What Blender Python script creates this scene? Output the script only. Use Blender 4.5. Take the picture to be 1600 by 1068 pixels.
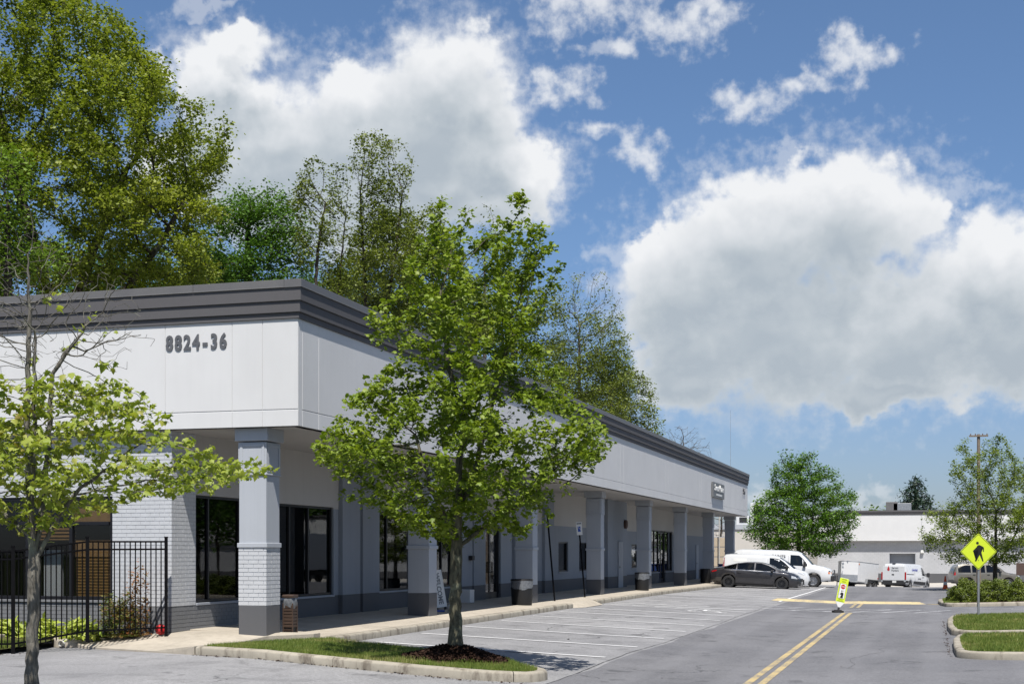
import bpy, bmesh, math, random
import numpy as np
from mathutils import Vector, Matrix, noise as mnoise
R = math.radians
PI = math.pi
for o in list(bpy.data.objects): bpy.data.objects.remove(o)
SC = bpy.context.scene
COL = SC.collection
rng = np.random.default_rng(7)
random.seed(7)

# ------------------------------------------------------------------ camera, sky, sun, exposure
EYE = 1.73
YAW = math.atan(653/2180)
CA, SA = math.cos(YAW), math.sin(YAW)
cam_d = bpy.data.cameras.new('camera'); cam = bpy.data.objects.new('camera', cam_d); COL.objects.link(cam)
cam.location = (0, 0, EYE); cam.rotation_euler = (PI/2, 0, YAW)
cam_d.sensor_width = 36; cam_d.lens = 2180/1600*36; cam_d.shift_y = 330/1600
cam_d.clip_start = 0.1; cam_d.clip_end = 6000
SC.camera = cam
SUN = Vector((0.20, -0.50, 1.0)).normalized()
sun_d = bpy.data.lights.new('sun', 'SUN'); sun_d.energy = 5.0; sun_d.angle = R(0.53); sun_d.color = (1.0, 0.955, 0.89)
sun = bpy.data.objects.new('sun', sun_d); COL.objects.link(sun)
sun.location = (0, 0, 60); sun.rotation_euler = SUN.to_track_quat('Z', 'Y').to_euler()
vs = SC.view_settings
vs.view_transform = 'Standard'; vs.look = 'None'; vs.exposure = 0.55; vs.gamma = 1.0; vs.use_curve_mapping = False
SC.cycles.max_bounces = 6; SC.cycles.transparent_max_bounces = 12; SC.cycles.caustics_reflective = False; SC.cycles.caustics_refractive = False

W = bpy.data.worlds.new('World'); SC.world = W; W.use_nodes = True
SKY_STRENGTH = 0.081

class NT:
    """tiny helper for writing node trees"""
    def __init__(s, tree): s.t = tree
    def n(s, typ, **kw):
        nd = s.t.nodes.new(typ)
        for k, v in kw.items(): setattr(nd, k, v)
        return nd
    def link(s, a, b): s.t.links.new(a, b)
    def val(s, sock, v):
        if v is None: return
        if isinstance(v, bpy.types.NodeSocket): s.link(v, sock)
        else: sock.default_value = v
    def m(s, op, a, b=None, c=None, clamp=False):
        nd = s.n('ShaderNodeMath', operation=op, use_clamp=clamp)
        s.val(nd.inputs[0], a); s.val(nd.inputs[1], b); s.val(nd.inputs[2], c)
        return nd.outputs[0]
    def v(s, op, a, b=None, out=0):
        nd = s.n('ShaderNodeVectorMath', operation=op)
        s.val(nd.inputs[0], a); s.val(nd.inputs[1], b)
        return nd.outputs[out]
    def vscale(s, a, f):
        nd = s.n('ShaderNodeVectorMath', operation='SCALE'); s.val(nd.inputs[0], a); s.val(nd.inputs['Scale'], f); return nd.outputs[0]
    def noise(s, vec, scale, detail=4, rough=0.55, dist=0.0, col=False, dims='3D'):
        nd = s.n('ShaderNodeTexNoise', noise_dimensions=dims)
        s.val(nd.inputs['Vector'], vec); s.val(nd.inputs['Scale'], scale); nd.inputs['Detail'].default_value = detail
        nd.inputs['Roughness'].default_value = rough; nd.inputs['Distortion'].default_value = dist
        return nd.outputs['Color'] if col else nd.outputs['Fac']
    def ss(s, x, a, b):
        nd = s.n('ShaderNodeMapRange', interpolation_type='SMOOTHSTEP')
        s.val(nd.inputs['Value'], x); s.val(nd.inputs['From Min'], a); s.val(nd.inputs['From Max'], b)
        return nd.outputs[0]
    def lin(s, x, a, b, c=0.0, d=1.0):
        nd = s.n('ShaderNodeMapRange'); nd.clamp = True
        s.val(nd.inputs[0], x); s.val(nd.inputs[1], a); s.val(nd.inputs[2], b); s.val(nd.inputs[3], c); s.val(nd.inputs[4], d)
        return nd.outputs[0]
    def mix(s, f, a, b, mode='MIX'):
        nd = s.n('ShaderNodeMix', data_type='RGBA', blend_type=mode)
        s.val(nd.inputs[0], f)
        for sk, v in ((nd.inputs[6], a), (nd.inputs[7], b)):
            if isinstance(v, (tuple, list)) and len(v) == 3: v = (*v, 1)
            s.val(sk, v)
        return nd.outputs[2]
    def ramp(s, f, stops):
        nd = s.n('ShaderNodeValToRGB'); s.val(nd.inputs[0], f); el = nd.color_ramp.elements
        while len(el) < len(stops): el.new(0.5)
        for e, (p, c) in zip(el, stops): e.position = p; e.color = (*c, 1) if len(c) == 3 else c
        return nd.outputs[0]

def build_world():
    t = W.node_tree
    for n_ in list(t.nodes): t.nodes.remove(n_)
    N = NT(t)
    def angs(px, py):
        dx = (px-800)/2180; dy = (864-py)/2180
        return math.degrees(math.atan(dx)-YAW), math.degrees(math.atan(dy/math.sqrt(1+dx*dx)))
    K = math.degrees(1/2180)
    # cumulus: (px, py, rx, ry) of each billow, all turned into azimuth and elevation
    blobs = [(330,120,100,80),(450,205,150,105),(570,170,125,88),(700,130,125,105),(760,180,90,80),(640,230,180,120),(800,270,110,70),(480,260,170,90),(700,290,120,60),(375,78,85,32),(430,310,150,85),(590,330,170,85),(760,320,120,60),(330,260,120,90),
             (1060,450,130,120),(1180,390,170,130),(1330,340,165,115),(1130,540,150,110),(1250,520,220,140),(1420,520,200,130),(1560,440,170,110),(1590,530,150,95),(1700,480,160,110),(1380,612,140,38),(1080,590,110,60)]
    puffs = [(920,5,150,55),(1050,30,130,52),(870,135,80,34),(1170,160,100,48),(1250,135,80,34),(1340,88,80,36),(1008,235,56,42),(935,212,60,26),(960,75,60,30),(810,170,50,40),(1110,20,90,30)]
    wisps = [(950,410,60,40),(920,80,45,24),(1500,320,90,40),(1240,255,50,30),(1410,650,70,22),(1180,790,60,40),(1370,780,50,30),(330,10,90,20)]
    def group(name, lst, stretch):
        g = bpy.data.node_groups.new(name, 'ShaderNodeTree')
        g.interface.new_socket('P', in_out='INPUT', socket_type='NodeSocketVector')
        g.interface.new_socket('D', in_out='OUTPUT', socket_type='NodeSocketFloat')
        G = NT(g); gi = G.n('NodeGroupInput'); go = G.n('NodeGroupOutput')
        P = gi.outputs[0]
        # ragged edges: warp the coordinate at two sizes
        w1 = G.vscale(G.v('SUBTRACT', G.noise(P, 0.42, 3, 0.5, col=True), (0.5, 0.5, 0.5)), 2.6*stretch)
        w2 = G.vscale(G.v('SUBTRACT', G.noise(P, 1.4, 5, 0.55, col=True), (0.5, 0.5, 0.5)), 1.0*stretch)
        Q = G.v('ADD', P, G.v('ADD', w1, w2))
        acc = None
        for (px, py, rx, ry) in lst:
            a, e = angs(px, py)
            d = G.v('LENGTH', G.v('MULTIPLY', G.v('SUBTRACT', Q, (a, e, 0)), (1/(rx*K), 1/(ry*K), 0)), out=1)
            f = G.m('SUBTRACT', 1.0, d)
            acc = f if acc is None else G.m('SMOOTH_MAX', acc, f, 0.22)
        # the rest of the sky, away from these clouds, carries the same sort of scattered cumulus
        sep = G.n('ShaderNodeSeparateXYZ'); G.link(P, sep.inputs[0])
        far = G.m('MAXIMUM', G.ss(G.m('ABSOLUTE', G.m('ADD', sep.outputs[0], math.degrees(YAW))), 26, 36), G.ss(sep.outputs[1], 25, 31))
        gen = G.m('SUBTRACT', G.m('MULTIPLY', G.m('SUBTRACT', G.noise(G.v('MULTIPLY', Q, (1, 1.6, 1)), 0.075, 2, 0.5), 0.5), 5.0), 0.45)
        gen = G.m('SUBTRACT', gen, G.m('MULTIPLY', G.m('SUBTRACT', 1.0, far), 4.0))
        out = G.m('MAXIMUM', acc, gen)
        G.link(out, go.inputs[0])
        return g
    gb = group('cumulus', blobs, 1.0)
    gp = group('puffs', puffs, 1.25)
    gw = group('wisps', wisps, 1.5)
    tc = N.n('ShaderNodeTexCoord'); sep = N.n('ShaderNodeSeparateXYZ'); N.link(tc.outputs['Generated'], sep.inputs[0])
    az = N.m('MULTIPLY', N.m('ARCTAN2', sep.outputs[0], sep.outputs[1]), 180/PI)
    el = N.m('MULTIPLY', N.m('ARCSINE', sep.outputs[2]), 180/PI)
    comb = N.n('ShaderNodeCombineXYZ'); N.link(az, comb.inputs[0]); N.link(el, comb.inputs[1])
    P = comb.outputs[0]
    def use(g, off=None):
        nd = N.n('ShaderNodeGroup'); nd.node_tree = g
        N.val(nd.inputs[0], N.v('ADD', P, off) if off else P)
        return nd.outputs[0]
    d0 = use(gb); d1 = use(gb, (0.2, 0.7, 0)); d2 = use(gb, (0.5, 2.6, 0))
    fine = N.noise(P, 1.6, 7, 0.56)
    fine2 = N.noise(P, 0.60, 4, 0.52)
    mid = N.noise(P, 0.33, 3, 0.55)
    # opacity: crisp on the sunlit crowns, frayed and thin elsewhere
    soft = N.lin(mid, 0.35, 0.65, 0.18, 0.60)
    dd = N.m('ADD', d0, N.m('MULTIPLY', N.m('SUBTRACT', fine, 0.5), 0.50))
    alpha = N.m('MAXIMUM', N.ss(dd, 0.0, soft), N.m('MULTIPLY', N.ss(N.m('ADD', d0, N.m('MULTIPLY', N.m('SUBTRACT', fine, 0.5), 1.6)), -0.30, 0.55), 0.42))
    pd = N.m('ADD', use(gp), N.m('MULTIPLY', N.m('SUBTRACT', fine, 0.54), 1.7))
    alpha_p = N.m('MULTIPLY', N.ss(pd, 0.0, 1.05), 0.80)
    wd = N.m('ADD', use(gw), N.m('MULTIPLY', N.m('SUBTRACT', fine, 0.52), 1.5))
    alpha_w = N.m('MULTIPLY', N.ss(wd, 0.10, 0.75), 0.38)
    alpha = N.m('MULTIPLY', N.m('MAXIMUM', N.m('MAXIMUM', alpha, alpha_p), alpha_w), N.ss(el, -0.5, 1.5))
    # thickness of cloud overhead makes the under side grey; billows facing up stay white
    thick = N.m('ADD', N.m('MULTIPLY', d1, 0.30), N.m('MULTIPLY', N.m('MAXIMUM', d2, -0.4), 0.95))
    thick = N.m('ADD', thick, N.m('MULTIPLY', N.m('SUBTRACT', fine2, 0.5), 0.34))
    thick = N.m('ADD', thick, N.m('MULTIPLY', N.m('SUBTRACT', mid, 0.5), 0.35))
    shade = N.lin(thick, -0.24, 0.88)
    relief = N.m('MULTIPLY', N.m('SUBTRACT', d0, d1), 0.42)
    shade = N.m('SUBTRACT', shade, relief, clamp=True)
    shade = N.m('MULTIPLY', shade, N.lin(dd, 0.05, 0.65, 0.40, 1.0))
    ccol = N.ramp(shade, [(0.0, (0.60, 0.61, 0.625)), (0.25, (0.51, 0.53, 0.555)), (0.50, (0.43, 0.46, 0.49)), (0.75, (0.352, 0.39, 0.425)), (1.0, (0.30, 0.342, 0.385))])
    sky = N.n('ShaderNodeTexSky', sky_type='NISHITA'); sky.sun_disc = False
    sky.sun_elevation = math.asin(SUN.z); sky.sun_rotation = math.atan2(SUN.x, SUN.y)
    sky.air_density = 1.0; sky.dust_density = 0.6; sky.ozone_density = 1.6; sky.altitude = 60
    tint = N.ramp(N.lin(el, -2, 40), [(0.0, (0.50, 0.56, 0.77)), (0.16, (0.57, 0.65, 0.86)), (0.35, (0.67, 0.79, 0.95)), (0.60, (0.73, 0.85, 0.98)), (1.0, (0.82, 0.92, 1.02))])
    b1 = N.n('ShaderNodeBackground'); N.link(N.v('MULTIPLY', sky.outputs[0], tint), b1.inputs[0]); b1.inputs[1].default_value = SKY_STRENGTH
    b2 = N.n('ShaderNodeBackground'); N.link(ccol, b2.inputs[0]); b2.inputs[1].default_value = 1.0
    mx = N.n('ShaderNodeMixShader'); N.link(alpha, mx.inputs[0]); N.link(b1.outputs[0], mx.inputs[1]); N.link(b2.outputs[0], mx.inputs[2])
    out = N.n('ShaderNodeOutputWorld'); N.link(mx.outputs[0], out.inputs[0])
build_world()

# ------------------------------------------------------------------ projection helpers (used only to lay the place out in metres)
def ray(px, py):
    xc = (px-800)/2180; zc = (864-py)/2180
    return np.array([xc*CA-SA, xc*SA+CA, zc])
def at_depth(px, py, d):
    r = ray(px, py)*d; return (r[0], r[1], r[2]+EYE)
def sstep(a, b, x):
    t = np.clip((x-a)/(b-a), 0, 1); return t*t*(3-2*t)
def gz(x, y):
    """height of the ground: the lot falls away from the building, and down beyond a crest"""
    x = np.asarray(x, float); y = np.asarray(y, float)
    t = np.clip((x+10.6)/7.1, 0, 1)
    left = -0.10*sstep(55, 76, y)
    z = left*(1-t)+(-0.28)*t
    z = z+0.11*np.clip((x-0.4)/3.6, 0, 1)
    return z-0.95*sstep(83, 122, y)
def gzf(x, y): return float(gz(x, y))

# ------------------------------------------------------------------ objects
ORG = {}
def tag(o, label=None, cat=None, group=None, kind=None):
    if label: o['label'] = label
    if cat: o['category'] = cat
    if group: o['group'] = group
    if kind: o['kind'] = kind
    return o
def thing(name, label, cat, loc=(0, 0, 0), rz=0.0, group=None):
    o = bpy.data.objects.new(name, None); COL.objects.link(o); o.empty_display_size = 0.3
    o.location = loc; o.rotation_euler = (0, 0, rz)
    if rz == 0: ORG[o.name] = Vector(loc)
    return tag(o, label, cat, group)
def link_mesh(name, me, parent=None, loc=(0, 0, 0), rot=(0, 0, 0)):
    o = bpy.data.objects.new(name, me); COL.objects.link(o)
    o.location = loc; o.rotation_euler = rot
    if parent is not None:
        o.parent = parent
        if parent.name in ORG: ORG[o.name] = ORG[parent.name]
    return o
class MB:
    def __init__(s): s.v = []; s.f = []; s.mi = []
    def add(s, vs_, fs, mi=0):
        b = len(s.v); s.v += [tuple(map(float, p)) for p in vs_]; s.f += [tuple(i+b for i in f) for f in fs]; s.mi += [mi]*len(fs); return s
    def box(s, x0, x1, y0, y1, z0, z1, mi=0):
        x0, x1 = min(x0, x1), max(x0, x1); y0, y1 = min(y0, y1), max(y0, y1); z0, z1 = min(z0, z1), max(z0, z1)
        return s.add([(x0,y0,z0),(x1,y0,z0),(x1,y1,z0),(x0,y1,z0),(x0,y0,z1),(x1,y0,z1),(x1,y1,z1),(x0,y1,z1)],
                     [(0,3,2,1),(4,5,6,7),(0,1,5,4),(1,2,6,5),(2,3,7,6),(3,0,4,7)], mi)
    def obox(s, c, sx, sy, sz, M=None, mi=0):
        """box of half sizes about c, turned by matrix M"""
        pts = []
        for z in (-sz, sz):
            for (x, y) in ((-sx,-sy),(sx,-sy),(sx,sy),(-sx,sy)):
                p = Vector((x, y, z)); p = M @ p if M else p; pts.append(p+Vector(c))
        return s.add(pts, [(0,3,2,1),(4,5,6,7),(0,1,5,4),(1,2,6,5),(2,3,7,6),(3,0,4,7)], mi)
    def tube(s, pts, radii, k=8, cap=True, mi=0):
        pts = [Vector(p) for p in pts]
        if not hasattr(radii, '__len__'): radii = [radii]*len(pts)
        rings = []; ref = None
        for i, p in enumerate(pts):
            d = (pts[min(i+1, len(pts)-1)]-pts[max(i-1, 0)]).normalized()
            if ref is None: ref = d.orthogonal().normalized()
            ref = (ref-d*ref.dot(d)); ref = ref.normalized() if ref.length > 1e-6 else d.orthogonal().normalized()
            b = d.cross(ref)
            rings.append([p+ref*(radii[i]*math.cos(a))+b*(radii[i]*math.sin(a)) for a in [2*PI*j/k for j in range(k)]])
        vs_ = [q for r in rings for q in r]; fs = []
        for i in range(len(pts)-1):
            for j in range(k):
                a = i*k+j; b_ = i*k+(j+1) % k; fs.append((a, b_, b_+k, a+k))
        if cap: fs.append(tuple(range(k-1, -1, -1))); fs.append(tuple((len(pts)-1)*k+j for j in range(k)))
        return s.add(vs_, fs, mi)
    def lathe(s, prof, c=(0, 0, 0), k=20, axis='Z', mi=0):
        vs_ = []; fs = []
        for (r, h) in prof:
            for j in range(k):
                a = 2*PI*j/k; x, y = r*math.cos(a), r*math.sin(a)
                p = (x, y, h) if axis == 'Z' else (x, h, y)
                vs_.append((p[0]+c[0], p[1]+c[1], p[2]+c[2]))
        for i in range(len(prof)-1):
            for j in range(k):
                a = i*k+j; b_ = i*k+(j+1) % k
                fs.append((a, b_, b_+k, a+k) if axis == 'Z' else (a, a+k, b_+k, b_))
        return s.add(vs_, fs, mi)
    def prism(s, poly, z0, z1, f=None, mi=0):
        """polygon (u,v) pushed from z0 to z1; f maps (u,v,w) to a point"""
        f = f or (lambda u, v, w: (u, v, w)); n = len(poly)
        vs_ = [f(u, v, z0) for u, v in poly]+[f(u, v, z1) for u, v in poly]
        fs = [tuple(range(n-1, -1, -1)), tuple(range(n, 2*n))]+[(i, (i+1) % n, (i+1) % n+n, i+n) for i in range(n)]
        return s.add(vs_, fs, mi)
    def mesh(s, name, mats, smooth=False, org=None):
        me = bpy.data.meshes.new(name)
        vs_ = s.v if org is None else [(p[0]-org[0], p[1]-org[1], p[2]-org[2]) for p in s.v]
        me.from_pydata(vs_, [], s.f); me.update()
        mats = mats if isinstance(mats, (list, tuple)) else [mats]
        for m_ in mats: me.materials.append(m_)
        if len(mats) > 1: me.polygons.foreach_set('material_index', s.mi)
        bm = bmesh.new(); bm.from_mesh(me); bmesh.ops.recalc_face_normals(bm, faces=bm.faces); bm.to_mesh(me); bm.free()
        if smooth:
            me.polygons.foreach_set('use_smooth', [True]*len(me.polygons))
            try: me.set_sharp_from_angle(angle=R(smooth if smooth > 1 else 35))
            except Exception: pass
        return me
    def build(s, name, mats, parent=None, smooth=False, bevel=0.0, org=None, loc=(0, 0, 0), seg=1):
        if org is None and parent is not None: org = ORG.get(parent.name)
        o = link_mesh(name, s.mesh(name, mats, smooth, org), parent, loc)
        if bevel:
            b = o.modifiers.new('bevel', 'BEVEL'); b.width = bevel; b.segments = seg; b.limit_method = 'ANGLE'; b.angle_limit = R(40)
        return o
def top_mesh(mb, name, mats, label, cat, base, smooth=False, bevel=0.0, group=None, seg=1):
    """a thing that is one mesh, its origin at its base"""
    o = mb.build(name, mats, None, smooth, bevel, org=base, seg=seg); o.location = base
    return tag(o, label, cat, group)

# ------------------------------------------------------------------ materials
ALB = 0.80      # paint, paving and leaves are all measured against the same exposure
def al(c): return tuple(x*ALB for x in c)
def base_mat(name):
    m = bpy.data.materials.new(name); m.use_nodes = True; N = NT(m.node_tree)
    for n_ in list(m.node_tree.nodes): m.node_tree.nodes.remove(n_)
    p = N.n('ShaderNodeBsdfPrincipled'); o = N.n('ShaderNodeOutputMaterial'); N.link(p.outputs[0], o.inputs[0])
    return m, N, p, o
def bump(N, p, h, strength=0.3, dist=0.01):
    b = N.n('ShaderNodeBump'); b.inputs['Strength'].default_value = strength; b.inputs['Distance'].default_value = dist
    N.link(h, b.inputs['Height']); N.link(b.outputs[0], p.inputs['Normal'])
def OC(N): return N.n('ShaderNodeTexCoord').outputs['Object']
def WP(N): return N.n('ShaderNodeNewGeometry').outputs['Position']
def mat(name, col, rough=0.6, metal=0.0, var=0.10, scale=3.0, fine=60.0, bmp=0.15, spec=0.4, coat=0.0):
    col = al(col) if metal < 0.9 else col
    m, N, p, o = base_mat(name); P = WP(N)
    a = N.noise(P, scale, 5, 0.6); b = N.noise(P, fine, 3, 0.6)
    f = N.m('ADD', N.m('MULTIPLY', a, 0.7), N.m('MULTIPLY', b, 0.3))
    k = N.lin(f, 0.3, 0.7, 1-var, 1+var)
    c = N.v('MULTIPLY', (*col,), None); nd = c.node; N.val(nd.inputs[1], N.vscale((1, 1, 1), k))
    N.link(c, p.inputs['Base Color'])
    N.val(p.inputs['Roughness'], N.lin(a, 0.3, 0.7, max(0.02, rough-0.08), min(1, rough+0.08)))
    p.inputs['Metallic'].default_value = metal; p.inputs['Specular IOR Level'].default_value = spec
    if coat: p.inputs['Coat Weight'].default_value = coat; p.inputs['Coat Roughness'].default_value = 0.04
    if bmp: bump(N, p, b, bmp, 0.004)
    return m
def paint_wall(name, col, streak=0.06, coarse=0.4):
    col = al(col)
    """matt outdoor masonry paint: roller texture, faint weather streaks and soiling"""
    m, N, p, o = base_mat(name); P = WP(N)
    n1 = N.noise(P, 0.55, 5, 0.6); n2 = N.noise(P, 90, 3, 0.6)
    st = N.noise(N.v('MULTIPLY', P, (5.0, 5.0, 0.22)), 1.6, 4, 0.65)
    k = N.m('ADD', N.lin(n1, 0.3, 0.7, 1-coarse*0.14, 1+coarse*0.06), N.lin(st, 0.45, 0.75, 0.0, -streak))
    k = N.m('ADD', k, N.lin(n2, 0.3, 0.7, -0.02, 0.02))
    c = N.v('MULTIPLY', (*col,), None); N.val(c.node.inputs[1], N.vscale((1, 1, 1), k)); N.link(c, p.inputs['Base Color'])
    p.inputs['Roughness'].default_value = 0.75; p.inputs['Specular IOR Level'].default_value = 0.25
    bump(N, p, n2, 0.18, 0.004)
    return m
M = {}
M['white_wall'] = paint_wall('white_fascia_paint', (0.70, 0.70, 0.70), 0.022)
M['cream_wall'] = paint_wall('cream_upper_paint', (0.50, 0.487, 0.472), 0.04)
M['grey_wall'] = paint_wall('blue_grey_paint', (0.29, 0.32, 0.365), 0.05)
M['pillar'] = paint_wall('pale_grey_paint', (0.45, 0.475, 0.515), 0.05)
M['pillar_dim'] = paint_wall('mid_grey_paint', (0.36, 0.385, 0.43), 0.05)
M['base_wall'] = paint_wall('dark_grey_base_paint', (0.118, 0.120, 0.128), 0.03)
M['cornice'] = paint_wall('charcoal_cornice_paint', (0.115, 0.111, 0.116), 0.03)
M['coping'] = mat('grey_coping_metal', (0.17, 0.165, 0.165), 0.5, 0.2, 0.10, 1.2, 40, 0.05)
M['brick_white'] = mat('white_painted_brick', (0.57, 0.585, 0.61), 0.7, 0, 0.07, 5, 120, 0.5)
M['brick_grey'] = mat('grey_painted_brick', (0.20, 0.205, 0.215), 0.7, 0, 0.10, 5, 120, 0.5)
M['mortar_white'] = mat('white_painted_mortar', (0.47, 0.48, 0.51), 0.85, 0, 0.08, 5, 120, 0.4)
M['mortar_grey'] = mat('grey_painted_mortar', (0.17, 0.175, 0.185), 0.85, 0, 0.08, 5, 120, 0.4)
M['frame'] = mat('dark_bronze_frame', (0.018, 0.018, 0.022), 0.4, 0.3, 0.15, 3, 60, 0.05)
M['black_metal'] = mat('black_fence_metal', (0.006, 0.006, 0.007), 0.6, 0.0, 0.2, 6, 90, 0.08, spec=0.06)
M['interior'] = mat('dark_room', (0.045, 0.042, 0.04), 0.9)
M['roofing'] = mat('roof_membrane', (0.25, 0.25, 0.25), 0.9)
M['wood'] = mat('tan_wood', (0.22, 0.125, 0.045), 0.55, 0, 0.25, 8, 60, 0.1)
M['concrete'] = None
M['steel'] = mat('galvanised_steel', (0.42, 0.43, 0.44), 0.45, 0.7, 0.15, 8, 80, 0.05)
M['black_plastic'] = mat('black_plastic', (0.014, 0.014, 0.015), 0.55, 0, 0.2, 6, 80, 0.1)
M['brown_plastic'] = mat('brown_plastic', (0.062, 0.038, 0.027), 0.55, 0, 0.2, 6, 80, 0.1)
M['liner'] = mat('clear_bin_liner', (0.15, 0.16, 0.175), 0.3, 0, 0.35, 14, 60, 0.5)
M['rubber'] = mat('black_rubber', (0.022, 0.022, 0.023), 0.8, 0, 0.2, 6, 80, 0.2)
M['red_plastic'] = mat('red_plastic', (0.55, 0.025, 0.03), 0.4, 0, 0.12)
M['orange'] = mat('orange_plastic', (0.75, 0.10, 0.02), 0.5)
M['blue_plastic'] = mat('blue_plastic', (0.03, 0.07, 0.26), 0.5)
M['white_paint'] = mat('white_gloss_paint', (0.70, 0.70, 0.70), 0.35, 0, 0.03)
M['sign_grey'] = mat('grey_sign_face', (0.16, 0.165, 0.17), 0.5)
M['numeral'] = mat('grey_numeral', (0.115, 0.118, 0.128), 0.5)
M['sign_yellow'] = mat('fluorescent_yellow_green', (0.66, 0.80, 0.035), 0.45, 0, 0.03, 4, 60, 0.02)
M['sign_white'] = mat('white_sheeting', (0.78, 0.78, 0.76), 0.45, 0, 0.04)
M['sign_black'] = mat('black_print', (0.012, 0.012, 0.012), 0.5)
M['sign_red'] = mat('red_sheeting', (0.50, 0.02, 0.025), 0.45)
M['sign_blue'] = mat('blue_sheeting', (0.02, 0.08, 0.42), 0.45)
M['chrome'] = mat('bright_metal', (0.70, 0.70, 0.71), 0.18, 1.0, 0.05)
M['alloy'] = mat('silver_wheel', (0.50, 0.50, 0.51), 0.35, 0.8, 0.08)
M['dark_alloy'] = mat('dark_wheel', (0.06, 0.06, 0.063), 0.35, 0.6, 0.1)
M['tail_red'] = mat('red_lens', (0.38, 0.008, 0.012), 0.12, 0, 0.05)
M['amber'] = mat('amber_lens', (0.65, 0.16, 0.02), 0.15, 0, 0.05)
M['lens'] = mat('clear_lens', (0.62, 0.64, 0.66), 0.1, 0.3, 0.05)
M['car_grey'] = mat('charcoal_car_paint', (0.036, 0.035, 0.039), 0.38, 0.35, 0.04, 2, 500, 0.0, coat=1.0)
M['car_white'] = mat('white_car_paint', (0.70, 0.71, 0.72), 0.3, 0, 0.02, 2, 60, 0.0, coat=0.6)
M['car_tan'] = mat('pewter_car_paint', (0.20, 0.185, 0.155), 0.35, 0.4, 0.04, 2, 500, 0.0, coat=0.9)
M['trim'] = mat('grey_black_trim', (0.028, 0.028, 0.03), 0.6)
M['decal_grey'] = mat('grey_decal', (0.18, 0.19, 0.2), 0.5)
M['decal_blue'] = mat('blue_decal', (0.06, 0.08, 0.42), 0.5)
M['brown_board'] = mat('brown_board', (0.10, 0.062, 0.05), 0.7)
M['utility_wood'] = mat('weathered_pole_wood', (0.21, 0.165, 0.125), 0.85, 0, 0.3, 5, 40, 0.5)
M['tan_block'] = mat('tan_block', (0.50, 0.41, 0.30), 0.85, 0, 0.10)
M['beige_wall'] = paint_wall('beige_wall_paint', (0.60, 0.565, 0.52), 0.04)
M['cmu'] = None
def glass_mat(name, tint=(0.10, 0.11, 0.11), refl=1.0):
    m = bpy.data.materials.new(name); m.use_nodes = True; N = NT(m.node_tree)
    for n_ in list(m.node_tree.nodes): m.node_tree.nodes.remove(n_)
    o = N.n('ShaderNodeOutputMaterial'); tr = N.n('ShaderNodeBsdfTransparent'); tr.inputs[0].default_value = (*tint, 1)
    gl = N.n('ShaderNodeBsdfGlossy'); gl.inputs['Roughness'].default_value = 0.015; gl.inputs[0].default_value = (0.9, 0.92, 0.95, 1)
    P = WP(N); b = N.n('ShaderNodeBump'); b.inputs['Strength'].default_value = 0.04; b.inputs['Distance'].default_value = 0.02
    N.link(N.noise(P, 1.1, 2, 0.5), b.inputs['Height']); N.link(b.outputs[0], gl.inputs['Normal'])
    ge = N.n('ShaderNodeNewGeometry')
    c = N.m('ABSOLUTE', N.v('DOT_PRODUCT', ge.outputs['Normal'], ge.outputs['Incoming'], out=1))
    f = N.m('ADD', 0.045, N.m('MULTIPLY', 0.955, N.m('POWER', N.m('SUBTRACT', 1.0, c), 5.0)))
    f = N.m('MULTIPLY', f, refl, clamp=True)
    mx = N.n('ShaderNodeMixShader'); N.link(f, mx.inputs[0]); N.link(tr.outputs[0], mx.inputs[1]); N.link(gl.outputs[0], mx.inputs[2])
    N.link(mx.outputs[0], o.inputs[0])
    return m
M['glass'] = glass_mat('tinted_shop_glass', (0.38, 0.38, 0.36), 0.85)
M['clear_glass'] = glass_mat('front_window_glass', (0.85, 0.85, 0.83), 0.7)
M['car_glass'] = glass_mat('car_glass', (0.10, 0.11, 0.115), 0.9)

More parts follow.
